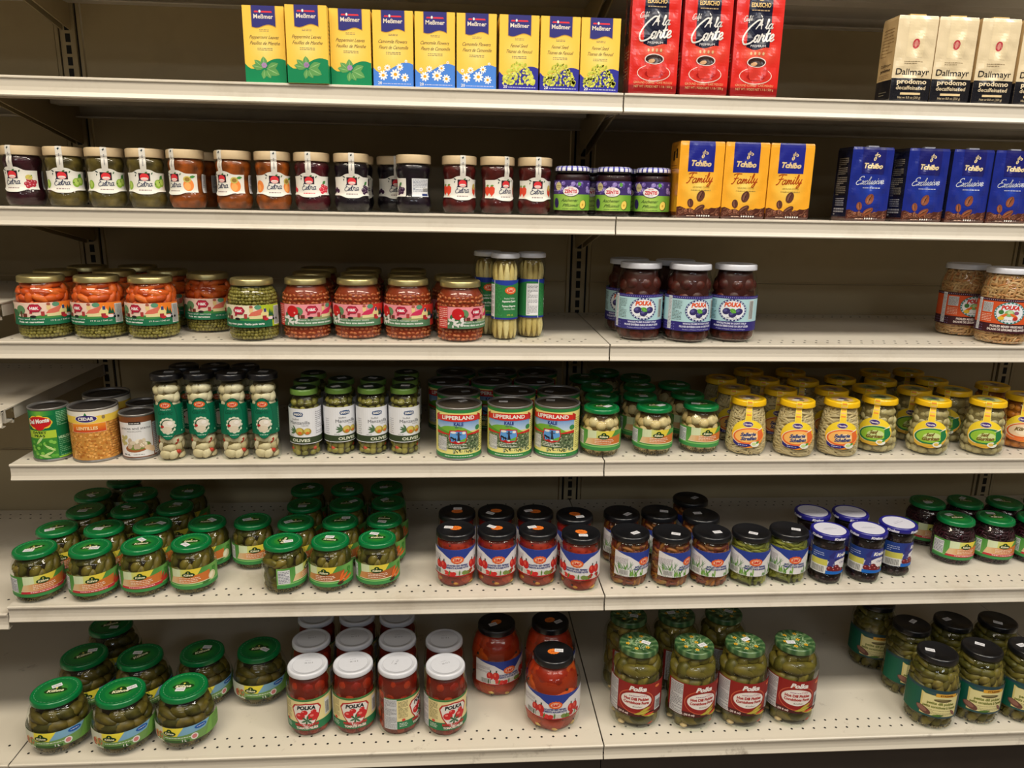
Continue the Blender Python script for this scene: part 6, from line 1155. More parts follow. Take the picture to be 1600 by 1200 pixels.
 ('can_chickpea', '', 4, -1.0818, -0.3036, 15.3, 'lentil_can', 'can of lentils with yellow and white label, second row', 'can', 'large lentil cans'),
 ('can_mushroom', '', 4, -0.9803, -0.3963, 11.5, 'mushroom_can', 'small can of mushrooms with white and brown label, front row', 'can', 'mushroom cans'),
 ('can_mushroom', '', 4, -0.9965, -0.3222, 13.0, 'mushroom_can', 'small can of mushrooms with white and brown label, second row', 'can', 'mushroom cans'),
 ('garlic', '', 4, -0.9087, -0.4138, 7.5, 'garlic_jar', 'tall jar of pickled garlic, green label, black lid, front row, leftmost', 'vegetable jar', 'pickled garlic jars'),
 ('garlic', '', 4, -0.846, -0.4047, 11.3, 'garlic_jar', 'tall jar of pickled garlic, green label, black lid, front row, second from left', 'vegetable jar', 'pickled garlic jars'),
 ('garlic', '', 4, -0.7801, -0.4073, 13.1, 'garlic_jar', 'tall jar of pickled garlic, green label, black lid, front row, third from left', 'vegetable jar', 'pickled garlic jars'),
 ('garlic', '', 4, -0.7166, -0.4057, 4.9, 'garlic_jar', 'tall jar of pickled garlic, green label, black lid, front row, rightmost', 'vegetable jar', 'pickled garlic jars'),
 ('garlic', '', 4, -0.8978, -0.3408, 20.2, 'garlic_jar', 'tall jar of pickled garlic, green label, black lid, second row, leftmost', 'vegetable jar', 'pickled garlic jars'),
 ('garlic', '', 4, -0.8327, -0.3427, 18.2, 'garlic_jar', 'tall jar of pickled garlic, green label, black lid, second row, middle', 'vegetable jar', 'pickled garlic jars'),
 ('garlic', '', 4, -0.7693, -0.3446, 16.1, 'garlic_jar', 'tall jar of pickled garlic, green label, black lid, second row, rightmost', 'vegetable jar', 'pickled garlic jars'),
 ('olive', '', 4, -0.6376, -0.3894, -13.0, 'olive_jar', 'jar of stuffed green olives with green metal lid, front row, leftmost', 'olive jar', 'stuffed olive jars'),
 ('olive', '', 4, -0.5676, -0.3774, 31.4, 'olive_jar', 'jar of stuffed green olives with green metal lid, front row, second from left', 'olive jar', 'stuffed olive jars'),
 ('olive', '', 4, -0.4983, -0.3796, 28.9, 'olive_jar', 'jar of stuffed green olives with green metal lid, front row, third from left', 'olive jar', 'stuffed olive jars'),
 ('olive', '', 4, -0.4289, -0.3799, 24.4, 'olive_jar', 'jar of stuffed green olives with green metal lid, front row, rightmost', 'olive jar', 'stuffed olive jars'),
 ('olive', '', 4, -0.6447, -0.3204, 21.7, 'olive_jar', 'jar of stuffed green olives with green metal lid, second row, leftmost', 'olive jar', 'stuffed olive jars'),
 ('olive', '', 4, -0.5722, -0.3072, 19.2, 'olive_jar', 'jar of stuffed green olives with green metal lid, second row, second from left', 'olive jar', 'stuffed olive jars'),
 ('olive', '', 4, -0.5012, -0.3102, 16.7, 'olive_jar', 'jar of stuffed green olives with green metal lid, second row, third from left', 'olive jar', 'stuffed olive jars'),
 ('olive', '', 4, -0.4309, -0.3106, 19.3, 'olive_jar', 'jar of stuffed green olives with green metal lid, second row, rightmost', 'olive jar', 'stuffed olive jars'),
 ('olive', '', 4, -0.643, -0.251, 21.2, 'olive_jar', 'jar of stuffed green olives with green metal lid, third row, leftmost', 'olive jar', 'stuffed olive jars'),
 ('olive', '', 4, -0.4322, -0.2412, 14.1, 'olive_jar', 'jar of stuffed green olives with green metal lid, third row, rightmost', 'olive jar', 'stuffed olive jars'),
 ('kale', '', 4, -0.3105, -0.3972, -2.0, 'kale_can', 'large can of kale with green rimmed label, front row, leftmost', 'can', 'large kale cans'),
 ('kale', '', 4, -0.2, -0.3908, -7.0, 'kale_can', 'large can of kale with green rimmed label, front row, middle', 'can', 'large kale cans'),
 ('kale', '', 4, -0.0971, -0.3909, -19.8, 'kale_can', 'large can of kale with green rimmed label, front row, rightmost', 'can', 'large kale cans'),
 ('kale', '', 4, -0.3111, -0.2948, 0.1, 'kale_can', 'large can of kale with green rimmed label, second row, leftmost', 'can', 'large kale cans'),
 ('kale', '', 4, -0.1839, -0.2897, -4.4, 'kale_can', 'large can of kale with green rimmed label, second row, middle', 'can', 'large kale cans'),
 ('kale', '', 4, -0.0815, -0.2893, -7.9, 'kale_can', 'large can of kale with green rimmed label, second row, rightmost', 'can', 'large kale cans'),
 ('kale', '', 4, -0.3354, -0.1953, -9.1, 'kale_can', 'large can of kale with green rimmed label, third row, leftmost', 'can', 'large kale cans'),
 ('kale', '', 4, -0.2323, -0.1937, -7.5, 'kale_can', 'large can of kale with green rimmed label, third row, middle', 'can', 'large kale cans'),
 ('kale', '', 4, -0.1287, -0.1911, -5.9, 'kale_can', 'large can of kale with green rimmed label, third row, rightmost', 'can', 'large kale cans'),
 ('kale', '', 4, -0.3183, -0.0944, 0.3, 'kale_can', 'large can of kale with green rimmed label, fourth row, leftmost', 'can', 'large kale cans'),
 ('kale', '', 4, -0.2127, -0.0932, -3.0, 'kale_can', 'large can of kale with green rimmed label, fourth row, middle', 'can', 'large kale cans'),
 ('kale', '', 4, -0.1094, -0.0906, -6.2, 'kale_can', 'large can of kale with green rimmed label, fourth row, rightmost', 'can', 'large kale cans'),
 ('onion', '', 4, -0.0002, -0.3936, -1.3, 'onion_jar', 'jar of pickled onions with bright green lid, front row, leftmost', 'vegetable jar', 'pickled onion jars with green lids'),
 ('onion', '', 4, 0.1182, -0.3866, 2.6, 'onion_jar', 'jar of pickled onions with bright green lid, front row, middle', 'vegetable jar', 'pickled onion jars with green lids'),
 ('onion', '', 4, 0.2276, -0.3747, 6.0, 'onion_jar', 'jar of pickled onions with bright green lid, front row, rightmost', 'vegetable jar', 'pickled onion jars with green lids'),
 ('onion', '', 4, 0.0171, -0.3038, -1.3, 'onion_jar', 'jar of pickled onions with bright green lid, second row, leftmost', 'vegetable jar', 'pickled onion jars with green lids'),
 ('onion', '', 4, 0.1082, -0.2957, -4.3, 'onion_jar', 'jar of pickled onions with bright green lid, second row, middle', 'vegetable jar', 'pickled onion jars with green lids'),
 ('onion', '', 4, 0.2242, -0.2834, -7.9, 'onion_jar', 'jar of pickled onions with bright green lid, second row, rightmost', 'vegetable jar', 'pickled onion jars with green lids'),
 ('onion', '', 4, 0.0217, -0.2125, -10.9, 'onion_jar', 'jar of pickled onions with bright green lid, third row, leftmost', 'vegetable jar', 'pickled onion jars with green lids'),
 ('onion', '', 4, 0.1279, -0.2065, -14.2, 'onion_jar', 'jar of pickled onions with bright green lid, third row, middle', 'vegetable jar', 'pickled onion jars with green lids'),
 ('onion', '', 4, 0.2182, -0.1922, -16.8, 'onion_jar', 'jar of pickled onions with bright green lid, third row, rightmost', 'vegetable jar', 'pickled onion jars with green lids'),
 ('onion', '', 4, 0.0073, -0.1223, -9.9, 'onion_jar', 'jar of pickled onions with bright green lid, fourth row, leftmost', 'vegetable jar', 'pickled onion jars with green lids'),
 ('onion', '', 4, 0.1394, -0.1158, -13.8, 'onion_jar', 'jar of pickled onions with bright green lid, fourth row, rightmost', 'vegetable jar', 'pickled onion jars with green lids'),
 ('onion', '', 4, 0.0703, -0.056, -11.4, 'onion_jar', 'jar of pickled onions with bright green lid, fifth row', 'vegetable jar', 'pickled onion jars with green lids'),
 ('hawita_o', 'strips', 4, 0.3306, -0.3861, -17.4, 'pickle_jar', 'yellow-lidded jar of celery strips, front row', 'vegetable jar', 'yellow-lidded pickle jars'),
 ('hawita_o', 'slices', 4, 0.4355, -0.4003, -17.8, 'pickle_jar', 'yellow-lidded jar of celery slices, front row, leftmost', 'vegetable jar', 'yellow-lidded pickle jars'),
 ('hawita_o', 'slices', 4, 0.5369, -0.4003, -18.8, 'pickle_jar', 'yellow-lidded jar of celery slices, front row, rightmost', 'vegetable jar', 'yellow-lidded pickle jars'),
 ('hawita_o', 'gurken', 4, 0.6374, -0.3784, -37.3, 'pickle_jar', 'yellow-lidded jar of mustard gherkins, front row, leftmost', 'vegetable jar', 'yellow-lidded pickle jars'),
 ('hawita_o', 'gurken', 4, 0.7502, -0.3962, -29.5, 'pickle_jar', 'yellow-lidded jar of mustard gherkins, front row, middle', 'vegetable jar', 'yellow-lidded pickle jars'),
 ('hawita_o', 'gurken', 4, 0.8774, -0.4003, -32.7, 'pickle_jar', 'yellow-lidded jar of mustard gherkins, front row, rightmost', 'vegetable jar', 'yellow-lidded pickle jars'),
 ('hawita_o', 'pumpkin', 4, 0.9964, -0.3569, -29.6, 'pickle_jar', 'yellow-lidded jar of orange pumpkin, front row', 'vegetable jar', 'yellow-lidded pickle jars'),
 ('hawita_o', 'strips', 4, 0.3323, -0.2897, -21.3, 'pickle_jar', 'yellow-lidded jar of celery strips, second row', 'vegetable jar', 'yellow-lidded pickle jars'),
 ('hawita_o', 'slices', 4, 0.438, -0.3039, -24.6, 'pickle_jar', 'yellow-lidded jar of celery slices, second row, leftmost', 'vegetable jar', 'yellow-lidded pickle jars'),
 ('hawita_o', 'slices', 4, 0.56, -0.3067, -28.1, 'pickle_jar', 'yellow-lidded jar of celery slices, second row, rightmost', 'vegetable jar', 'yellow-lidded pickle jars'),
 ('hawita_o', 'gurken', 4, 0.6631, -0.2855, -30.5, 'pickle_jar', 'yellow-lidded jar of mustard gherkins, second row, leftmost', 'vegetable jar', 'yellow-lidded pickle jars'),
 ('hawita_o', 'gurken', 4, 0.7657, -0.3011, -33.3, 'pickle_jar', 'yellow-lidded jar of mustard gherkins, second row, middle', 'vegetable jar', 'yellow-lidded pickle jars'),
 ('hawita_o', 'gurken', 4, 0.862, -0.3051, -55.7, 'pickle_jar', 'yellow-lidded jar of mustard gherkins, second row, rightmost', 'vegetable jar', 'yellow-lidded pickle jars'),
 ('hawita_o', 'pumpkin', 4, 0.9894, -0.2607, -57.8, 'pickle_jar', 'yellow-lidded jar of orange pumpkin, second row', 'vegetable jar', 'yellow-lidded pickle jars'),
 ('hawita_o', 'strips', 4, 0.3348, -0.1933, -20.3, 'pickle_jar', 'yellow-lidded jar of celery strips, third row', 'vegetable jar', 'yellow-lidded pickle jars'),
 ('hawita_o', 'slices', 4, 0.4371, -0.2075, -23.3, 'pickle_jar', 'yellow-lidded jar of celery slices, third row, leftmost', 'vegetable jar', 'yellow-lidded pickle jars'),
 ('hawita_o', 'slices', 4, 0.5333, -0.2141, -26.1, 'pickle_jar', 'yellow-lidded jar of celery slices, third row, rightmost', 'vegetable jar', 'yellow-lidded pickle jars'),
 ('hawita_o', 'gurken', 4, 0.6387, -0.1922, -28.5, 'pickle_jar', 'yellow-lidded jar of mustard gherkins, third row, leftmost', 'vegetable jar', 'yellow-lidded pickle jars'),
 ('hawita_o', 'gurken', 4, 0.7342, -0.21, -31.1, 'pickle_jar', 'yellow-lidded jar of mustard gherkins, third row, middle', 'vegetable jar', 'yellow-lidded pickle jars'),
 ('hawita_o', 'gurken', 4, 0.8673, -0.2089, -34.2, 'pickle_jar', 'yellow-lidded jar of mustard gherkins, third row, rightmost', 'vegetable jar', 'yellow-lidded pickle jars'),
 ('hawita_o', 'strips', 4, 0.4359, -0.1111, -22.2, 'pickle_jar', 'yellow-lidded jar of celery strips, fourth row', 'vegetable jar', 'yellow-lidded pickle jars'),
 ('hawita_o', 'slices', 4, 0.544, -0.1183, -25.1, 'pickle_jar', 'yellow-lidded jar of celery slices, fourth row', 'vegetable jar', 'yellow-lidded pickle jars'),
 ('hawita_o', 'gurken', 4, 0.7694, -0.1202, -30.7, 'pickle_jar', 'yellow-lidded jar of mustard gherkins, fourth row, leftmost', 'vegetable jar', 'yellow-lidded pickle jars'),
 ('hawita_o', 'gurken', 4, 0.8655, -0.1125, -32.8, 'pickle_jar', 'yellow-lidded jar of mustard gherkins, fourth row, rightmost', 'vegetable jar', 'yellow-lidded pickle jars'),
 ('gherkin', 'red', 5, -1.1799, -0.4734, 38.7, 'gherkin_jar', 'green-lidded gherkin jar in the far left block, front row, leftmost', 'pickle jar', 'gherkin jars in the left block of the fifth shelf'),
 ('gherkin', 'red', 5, -1.0695, -0.4734, 22.4, 'gherkin_jar', 'green-lidded gherkin jar in the far left block, front row, second from left', 'pickle jar', 'gherkin jars in the left block of the fifth shelf'),
 ('gherkin', 'red', 5, -0.972, -0.4602, 12.1, 'gherkin_jar', 'green-lidded gherkin jar in the far left block, front row, third from left', 'pickle jar', 'gherkin jars in the left block of the fifth shelf'),
 ('gherkin', 'garlic', 5, -0.874, -0.4522, 6.8, 'gherkin_jar', 'green-lidded gherkin jar in the far left block, front row, rightmost', 'pickle jar', 'gherkin jars in the left block of the fifth shelf'),
 ('gherkin', 'red', 5, -1.1854, -0.3752, 29.3, 'gherkin_jar', 'green-lidded gherkin jar in the far left block, second row, leftmost', 'pickle jar', 'gherkin jars in the left block of the fifth shelf'),
 ('gherkin', 'red', 5, -1.0853, -0.3763, 26.4, 'gherkin_jar', 'green-lidded gherkin jar in the far left block, second row, second from left', 'pickle jar', 'gherkin jars in the left block of the fifth shelf'),
 ('gherkin', 'red', 5, -0.9878, -0.363, 23.3, 'gherkin_jar', 'green-lidded gherkin jar in the far left block, second row, third from left', 'pickle jar', 'gherkin jars in the left block of the fifth shelf'),
 ('gherkin', 'garlic', 5, -0.8728, -0.3538, 4.6, 'gherkin_jar', 'green-lidded gherkin jar in the far left block, second row, fourth from left', 'pickle jar', 'gherkin jars in the left block of the fifth shelf'),
 ('gherkin', 'plain', 5, -0.7746, -0.3477, 16.3, 'gherkin_jar', 'green-lidded gherkin jar in the far left block, second row, rightmost', 'pickle jar', 'gherkin jars in the left block of the fifth shelf'),
 ('gherkin', 'red', 5, -1.1706, -0.2779, 27.4, 'gherkin_jar', 'green-lidded gherkin jar in the far left block, third row, leftmost', 'pickle jar', 'gherkin jars in the left block of the fifth shelf'),
 ('gherkin', 'red', 5, -1.0722, -0.2781, 24.7, 'gherkin_jar', 'green-lidded gherkin jar in the far left block, third row, middle', 'pickle jar', 'gherkin jars in the left block of the fifth shelf'),
 ('gherkin', 'red', 5, -0.9746, -0.2654, 21.7, 'gherkin_jar', 'green-lidded gherkin jar in the far left block, third row, rightmost', 'pickle jar', 'gherkin jars in the left block of the fifth shelf'),
 ('gherkin', 'red', 5, -1.198, -0.1834, 26.9, 'gherkin_jar', 'green-lidded gherkin jar in the far left block, fourth row, leftmost', 'pickle jar', 'gherkin jars in the left block of the fifth shelf'),
 ('gherkin', 'red', 5, -1.0888, -0.1806, 23.9, 'gherkin_jar', 'green-lidded gherkin jar in the far left block, fourth row, middle', 'pickle jar', 'gherkin jars in the left block of the fifth shelf'),
 ('gherkin', 'red', 5, -0.9796, -0.1671, 20.7, 'gherkin_jar', 'green-lidded gherkin jar in the far left block, fourth row, rightmost', 'pickle jar', 'gherkin jars in the left block of the fifth shelf'),
 ('gherkin', 'red', 5, -1.1634, -0.0913, 24.8, 'gherkin_jar', 'green-lidded gherkin jar in the far left block, fifth row', 'pickle jar', 'gherkin jars in the left block of the fifth shelf'),
 ('gherkin', 'plain', 5, -0.6829, -0.4562, 84.1, 'gherkin_jar', 'green-lidded gherkin jar in the block left of peppers, front row, leftmost', 'pickle jar', 'gherkin jars beside the roasted peppers'),
 ('gherkin', 'carrot', 5, -0.5845, -0.4532, -9.5, 'gherkin_jar', 'green-lidded gherkin jar in the block left of peppers, front row, middle', 'pickle jar', 'gherkin jars beside the roasted peppers'),
 ('gherkin', 'carrot', 5, -0.4861, -0.4457, 3.8, 'gherkin_jar', 'green-lidded gherkin jar in the block left of peppers, front row, rightmost', 'pickle jar', 'gherkin jars beside the roasted peppers'),
 ('gherkin', 'carrot', 5, -0.6768, -0.358, 13.1, 'gherkin_jar', 'green-lidded gherkin jar in the block left of peppers, second row, leftmost', 'pickle jar', 'gherkin jars beside the roasted peppers'),
 ('gherkin', 'carrot', 5, -0.5784, -0.355, 9.6, 'gherkin_jar', 'green-lidded gherkin jar in the block left of peppers, second row, middle', 'pickle jar', 'gherkin jars beside the roasted peppers'),
 ('gherkin', 'carrot', 5, -0.4803, -0.3475, -3.9, 'gherkin_jar', 'green-lidded gherkin jar in the block left of peppers, second row, rightmost', 'pickle jar', 'gherkin jars beside the roasted peppers'),
 ('gherkin', 'carrot', 5, -0.6774, -0.2596, 12.4, 'gherkin_jar', 'green-lidded gherkin jar in the block left of peppers, third row, leftmost', 'pickle jar', 'gherkin jars beside the roasted peppers'),
 ('gherkin', 'carrot', 5, -0.5789, -0.2566, 9.1, 'gherkin_jar', 'green-lidded gherkin jar in the block left of peppers, third row, middle', 'pickle jar', 'gherkin jars beside the roasted peppers'),
 ('gherkin', 'carrot', 5, -0.4805, -0.2491, 5.8, 'gherkin_jar', 'green-lidded gherkin jar in the block left of peppers, third row, rightmost', 'pickle jar', 'gherkin jars beside the roasted peppers'),
 ('gherkin', 'carrot', 5, -0.6895, -0.1619, 12.1, 'gherkin_jar', 'green-lidded gherkin jar in the block left of peppers, fourth row, leftmost', 'pickle jar', 'gherkin jars beside the roasted peppers'),
 ('gherkin', 'carrot', 5, -0.5912, -0.159, 9.0, 'gherkin_jar', 'green-lidded gherkin jar in the block left of peppers, fourth row, middle', 'pickle jar', 'gherkin jars beside the roasted peppers'),
 ('gherkin', 'carrot', 5, -0.4931, -0.1515, 5.9, 'gherkin_jar', 'green-lidded gherkin jar in the block left of peppers, fourth row, rightmost', 'pickle jar', 'gherkin jars beside the roasted peppers'),
 ('redpepper', '', 5, -0.3172, -0.4446, 5.3, 'pepper_jar', 'black-lidded jar of red peppers on fifth shelf, front row, leftmost', 'vegetable jar', 'roasted red pepper jars'),
 ('redpepper', '', 5, -0.2278, -0.4468, 2.9, 'pepper_jar', 'black-lidded jar of red peppers on fifth shelf, front row, second from left', 'vegetable jar', 'roasted red pepper jars'),
 ('redpepper', '', 5, -0.1385, -0.4496, 1.4, 'pepper_jar', 'black-lidded jar of red peppers on fifth shelf, front row, third from left', 'vegetable jar', 'roasted red pepper jars'),
 ('redpepper', '', 5, -0.0472, -0.4713, -18.1, 'pepper_jar', 'black-lidded jar of red peppers on fifth shelf, front row, rightmost', 'vegetable jar', 'roasted red pepper jars'),
 ('redpepper', '', 5, -0.3145, -0.3552, 0.2, 'pepper_jar', 'black-lidded jar of red peppers on fifth shelf, second row, leftmost', 'vegetable jar', 'roasted red pepper jars'),
 ('redpepper', '', 5, -0.2251, -0.3541, -3.0, 'pepper_jar', 'black-lidded jar of red peppers on fifth shelf, second row, second from left', 'vegetable jar', 'roasted red pepper jars'),
 ('redpepper', '', 5, -0.1359, -0.3603, -6.3, 'pepper_jar', 'black-lidded jar of red peppers on fifth shelf, second row, third from left', 'vegetable jar', 'roasted red pepper jars'),
 ('redpepper', '', 5, -0.0469, -0.377, -19.5, 'pepper_jar', 'black-lidded jar of red peppers on fifth shelf, second row, rightmost', 'vegetable jar', 'roasted red pepper jars'),
 ('pickpepper', '', 5, 0.0646, -0.4553, 35.8, 'pepper_jar', 'jar of brownish red pickled peppers with black lid, front row, leftmost', 'vegetable jar', 'pickled pepper jars with black lids'),
 ('pickpepper', '', 5, 0.1554, -0.4612, 42.5, 'pepper_jar', 'jar of brownish red pickled peppers with black lid, front row, middle', 'vegetable jar', 'pickled pepper jars with black lids'),
 ('pickpepper', '', 5, 0.2448, -0.4624, 4.4, 'pepper_jar', 'jar of brownish red pickled peppers with black lid, front row, rightmost', 'vegetable jar', 'pickled pepper jars with black lids'),
 ('pickpepper', '', 5, 0.0668, -0.3556, 16.6, 'pepper_jar', 'jar of brownish red pickled peppers with black lid, second row, leftmost', 'vegetable jar', 'pickled pepper jars with black lids'),
 ('pickpepper', '', 5, 0.1561, -0.3542, 3.6, 'pepper_jar', 'jar of brownish red pickled peppers with black lid, second row, middle', 'vegetable jar', 'pickled pepper jars with black lids'),
 ('pickpepper', '', 5, 0.2494, -0.3731, -9.7, 'pepper_jar', 'jar of brownish red pickled peppers with black lid, second row, rightmost', 'vegetable jar', 'pickled pepper jars with black lids'),
 ('pickpepper', '', 5, 0.2539, -0.2761, -18.7, 'pepper_jar', 'jar of brownish red pickled peppers with black lid, third row', 'vegetable jar', 'pickled pepper jars with black lids'),
 ('greenpepper', '', 5, 0.3342, -0.4632, -1.6, 'pepper_jar', 'jar of yellow-green pickled peppers with black lid, leftmost', 'vegetable jar', 'green pickled pepper jars'),
 ('greenpepper', '', 5, 0.4233, -0.4557, 1.7, 'pepper_jar', 'jar of yellow-green pickled peppers with black lid, rightmost', 'vegetable jar', 'green pickled pepper jars'),
 ('krakus', '', 5, 0.5118, -0.4648, 5.9, 'preserve_jar', 'dark preserve jar with blue-rimmed white lid, front row, leftmost', 'preserve jar', 'preserve jars with blue and white lids'),
 ('krakus', '', 5, 0.6016, -0.4624, -1.7, 'preserve_jar', 'dark preserve jar with blue-rimmed white lid, front row, middle', 'preserve jar', 'preserve jars with blue and white lids'),
 ('krakus', '', 5, 0.6872, -0.4359, 26.4, 'preserve_jar', 'dark preserve jar with blue-rimmed white lid, front row, rightmost', 'preserve jar', 'preserve jars with blue and white lids'),
 ('krakus', '', 5, 0.5186, -0.3669, -7.8, 'preserve_jar', 'dark preserve jar with blue-rimmed white lid, second row, leftmost', 'preserve jar', 'preserve jars with blue and white lids'),
 ('krakus', '', 5, 0.6073, -0.373, -10.4, 'preserve_jar', 'dark preserve jar with blue-rimmed white lid, second row, rightmost', 'preserve jar', 'preserve jars with blue and white lids'),
 ('cabbage', '', 5, 0.8646, -0.3804, 3.0, 'cabbage_jar', 'green-lidded jar of dark red cabbage, front row, leftmost', 'vegetable jar', 'red cabbage jars'),
 ('cabbage', '', 5, 0.963, -0.3808, -3.3, 'cabbage_jar', 'green-lidded jar of dark red cabbage, front row, middle', 'vegetable jar', 'red cabbage jars'),
 ('cabbage', '', 5, 1.0612, -0.3874, -11.5, 'cabbage_jar', 'green-lidded jar of dark red cabbage, front row, rightmost', 'vegetable jar', 'red cabbage jars'),
 ('cabbage', '', 5, 0.8566, -0.2821, -5.2, 'cabbage_jar', 'green-lidded jar of dark red cabbage, second row, leftmost', 'vegetable jar', 'red cabbage jars'),
 ('cabbage', '', 5, 0.955, -0.2822, -17.4, 'cabbage_jar', 'green-lidded jar of dark red cabbage, second row, second from left', 'vegetable jar', 'red cabbage jars'),
 ('cabbage', '', 5, 1.0531, -0.2893, -19.6, 'cabbage_jar', 'green-lidded jar of dark red cabbage, second row, third from left', 'vegetable jar', 'red cabbage jars'),
 ('cabbage', '', 5, 1.1515, -0.2921, -21.6, 'cabbage_jar', 'green-lidded jar of dark red cabbage, second row, rightmost', 'vegetable jar', 'red cabbage jars'),
 ('bigpickle', '', 6, -1.1495, -0.5228, 10.7, 'large_gherkin_jar', 'squat green-lidded pickle jar on bottom shelf, front row, leftmost', 'pickle jar', 'squat green-lidded pickle jars on bottom shelf'),
 ('bigpickle', '', 6, -1.0158, -0.5302, 14.6, 'large_gherkin_jar', 'squat green-lidded pickle jar on bottom shelf, front row, middle', 'pickle jar', 'squat green-lidded pickle jars on bottom shelf'),
 ('bigpickle', '', 6, -0.8909, -0.5196, 4.3, 'large_gherkin_jar', 'squat green-lidded pickle jar on bottom shelf, front row, rightmost', 'pickle jar', 'squat green-lidded pickle jars on bottom shelf'),
 ('bigpickle', '', 6, -1.1521, -0.3974, 38.7, 'large_gherkin_jar', 'squat green-lidded pickle jar on bottom shelf, second row, leftmost', 'pickle jar', 'squat green-lidded pickle jars on bottom shelf'),
 ('bigpickle', '', 6, -1.0269, -0.4053, 45.1, 'large_gherkin_jar', 'squat green-lidded pickle jar on bottom shelf, second row, second from left', 'pickle jar', 'squat green-lidded pickle jars on bottom shelf'),
 ('bigpickle', '', 6, -0.8942, -0.3943, 30.7, 'large_gherkin_jar', 'squat green-lidded pickle jar on bottom shelf, second row, third from left', 'pickle jar', 'squat green-lidded pickle jars on bottom shelf'),
 ('bigpickle', '', 6, -0.7691, -0.3869, 11.5, 'large_gherkin_jar', 'squat green-lidded pickle jar on bottom shelf, second row, rightmost', 'pickle jar', 'squat green-lidded pickle jars on bottom shelf'),
 ('bigpickle', '', 6, -1.1491, -0.272, 26.7, 'large_gherkin_jar', 'squat green-lidded pickle jar on bottom shelf, third row', 'pickle jar', 'squat green-lidded pickle jars on bottom shelf'),
 ('tomato', '', 6, -0.635, -0.5026, 2.8, 'tomato_jar', 'white-lidded jar of peeled tomatoes, front row, leftmost', 'vegetable jar', 'tomato jars with white lids'),
 ('tomato', '', 6, -0.5385, -0.5015, 9.1, 'tomato_jar', 'white-lidded jar of peeled tomatoes, front row, second from left', 'vegetable jar', 'tomato jars with white lids'),
 ('tomato', '', 6, -0.4423, -0.5077, 73.3, 'tomato_jar', 'white-lidded jar of peeled tomatoes, front row, third from left', 'vegetable jar', 'tomato jars with white lids'),
 ('tomato', '', 6, -0.339, -0.5161, 23.2, 'tomato_jar', 'white-lidded jar of peeled tomatoes, front row, rightmost', 'vegetable jar', 'tomato jars with white lids'),
 ('tomato', '', 6, -0.6454, -0.4068, 12.4, 'tomato_jar', 'white-lidded jar of peeled tomatoes, second row, leftmost', 'vegetable jar', 'tomato jars with white lids'),
 ('tomato', '', 6, -0.5491, -0.4057, 8.9, 'tomato_jar', 'white-lidded jar of peeled tomatoes, second row, second from left', 'vegetable jar', 'tomato jars with white lids'),
 ('tomato', '', 6, -0.4502, -0.4116, 5.3, 'tomato_jar', 'white-lidded jar of peeled tomatoes, second row, third from left', 'vegetable jar', 'tomato jars with white lids'),
 ('tomato', '', 6, -0.3437, -0.4198, 1.3, 'tomato_jar', 'white-lidded jar of peeled tomatoes, second row, rightmost', 'vegetable jar', 'tomato jars with white lids'),
 ('tomato', '', 6, -0.6523, -0.3106, 11.9, 'tomato_jar', 'white-lidded jar of peeled tomatoes, third row, leftmost', 'vegetable jar', 'tomato jars with white lids'),
 ('tomato', '', 6, -0.5551, -0.3095, 8.6, 'tomato_jar', 'white-lidded jar of peeled tomatoes, third row, middle', 'vegetable jar', 'tomato jars with white lids'),
 ('tomato', '', 6, -0.4587, -0.3156, 5.3, 'tomato_jar', 'white-lidded jar of peeled tomatoes, third row, rightmost', 'vegetable jar', 'tomato jars with white lids'),
 ('bigred', '', 6, -0.1016, -0.4989, -0.2, 'large_pepper_jar', 'large black-lidded jar of roasted red peppers, front row', 'vegetable jar', 'large roasted red pepper jars'),
 ('bigred', '', 6, -0.2213, -0.3758, 26.8, 'large_pepper_jar', 'large black-lidded jar of roasted red peppers, second row, leftmost', 'vegetable jar', 'large roasted red pepper jars'),
 ('bigred', '', 6, -0.0939, -0.3716, 32.2, 'large_pepper_jar', 'large black-lidded jar of roasted red peppers, second row, rightmost', 'vegetable jar', 'large roasted red pepper jars'),
 ('polka', '', 6, 0.0861, -0.5059, -12.4, 'large_pickle_jar', 'tall pickle jar with cucumber-patterned green lid, front row, leftmost', 'pickle jar', 'tall pickle jars with cucumber-patterned lids'),
 ('polka', '', 6, 0.2084, -0.5142, 10.0, 'large_pickle_jar', 'tall pickle jar with cucumber-patterned green lid, front row, second from left', 'pickle jar', 'tall pickle jars with cucumber-patterned lids'),
 ('polka', '', 6, 0.3238, -0.514, -2.0, 'large_pickle_jar', 'tall pickle jar with cucumber-patterned green lid, front row, third from left', 'pickle jar', 'tall pickle jars with cucumber-patterned lids'),
 ('polka', '', 6, 0.4391, -0.5109, -7.7, 'large_pickle_jar', 'tall pickle jar with cucumber-patterned green lid, front row, rightmost', 'pickle jar', 'tall pickle jars with cucumber-patterned lids'),
 ('polka', '', 6, 0.089, -0.3906, 35.6, 'large_pickle_jar', 'tall pickle jar with cucumber-patterned green lid, second row, leftmost', 'pickle jar', 'tall pickle jars with cucumber-patterned lids'),
 ('polka', '', 6, 0.2044, -0.3909, 41.6, 'large_pickle_jar', 'tall pickle jar with cucumber-patterned green lid, second row, middle', 'pickle jar', 'tall pickle jars with cucumber-patterned lids'),
 ('polka', '', 6, 0.3198, -0.3868, 37.9, 'large_pickle_jar', 'tall pickle jar with cucumber-patterned green lid, second row, rightmost', 'pickle jar', 'tall pickle jars with cucumber-patterned lids'),
 ('dill', '', 6, 0.7583, -0.5374, -19.3, 'dill_pickle_jar', 'black-lidded jar of petite dill pickles, front row, leftmost', 'pickle jar', 'black-lidded dill pickle jars'),
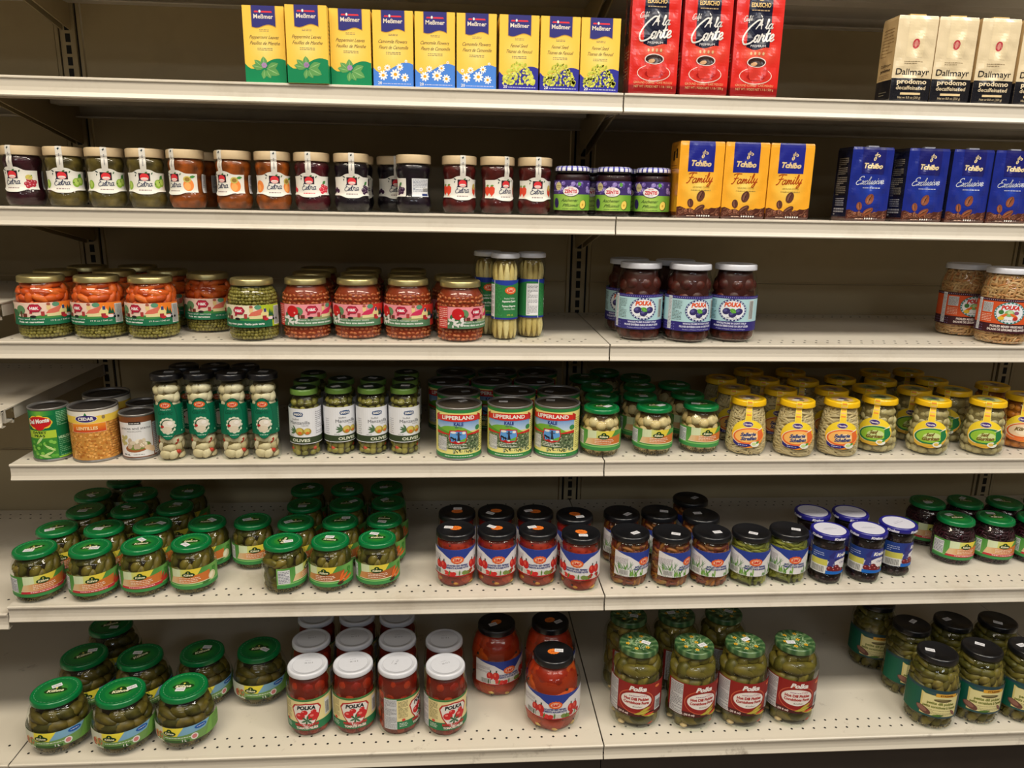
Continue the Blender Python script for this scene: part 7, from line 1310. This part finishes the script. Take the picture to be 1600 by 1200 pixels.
 ('dill', '', 6, 0.8699, -0.5269, -14.9, 'dill_pickle_jar', 'black-lidded jar of petite dill pickles, front row, middle', 'pickle jar', 'black-lidded dill pickle jars'),
 ('dill', '', 6, 0.9803, -0.5301, -20.5, 'dill_pickle_jar', 'black-lidded jar of petite dill pickles, front row, rightmost', 'pickle jar', 'black-lidded dill pickle jars'),
 ('dill', '', 6, 0.766, -0.4272, -5.4, 'dill_pickle_jar', 'black-lidded jar of petite dill pickles, second row, leftmost', 'pickle jar', 'black-lidded dill pickle jars'),
 ('dill', '', 6, 0.8758, -0.4155, -27.9, 'dill_pickle_jar', 'black-lidded jar of petite dill pickles, second row, middle', 'pickle jar', 'black-lidded dill pickle jars'),
 ('dill', '', 6, 0.9861, -0.4198, -30.5, 'dill_pickle_jar', 'black-lidded jar of petite dill pickles, second row, rightmost', 'pickle jar', 'black-lidded dill pickle jars'),
 ('dill', '', 6, 0.7408, -0.3197, -23.0, 'dill_pickle_jar', 'black-lidded jar of petite dill pickles, third row', 'pickle jar', 'black-lidded dill pickle jars'),
]

# ------------------------------------------------------------------ goods on the shelves
def place_all():
    rng = random.Random(21); first = {}
    for kind, var, s, x, y, turn, name, label, cat, grp in ITEMS:
        parts, stick = PROTO[kind+'/'+var]
        root = bpy.data.objects.new(name, None); COL.objects.link(root)
        root.empty_display_size = .02
        root.location = (x, y, Z[s]+.0006); root.rotation_euler = (0, 0, math.radians(turn))
        tag(root, label, cat, grp or None)
        lid = None
        if (kind, var) not in first:
            first[(kind, var)] = []
            for p in parts:
                o = link(p[0], p[1], root, p[4] if len(p) > 4 else (0, 0, 0))
                if p[3]: o['label'] = p[3]
                first[(kind, var)].append(o)
                if 'lid' in p[0]: lid = o
        else:
            for src in first[(kind, var)]:
                o = src.copy(); COL.objects.link(o); o.parent = root
                if 'lid' in o.name: lid = o
        if stick and lid and (kind, var) is not None:
            rad, dz = stick; H = max(v.co.z for v in lid.data.vertices); a = rng.uniform(0, 6.28); q = rng.uniform(.45, .8)*rad*CM
            p = link('price_sticker', STICK, lid, (q*math.cos(a), q*math.sin(a), H+dz*CM+.0004+(.0006 if kind in ('gherkin', 'onion', 'cabbage', 'bigpickle', 'redpepper', 'bigred', 'polka') else 0) if kind != 'kale' else .115-.0036+.0003), math.radians(-turn)+rng.uniform(-.7, .7))
place_all()
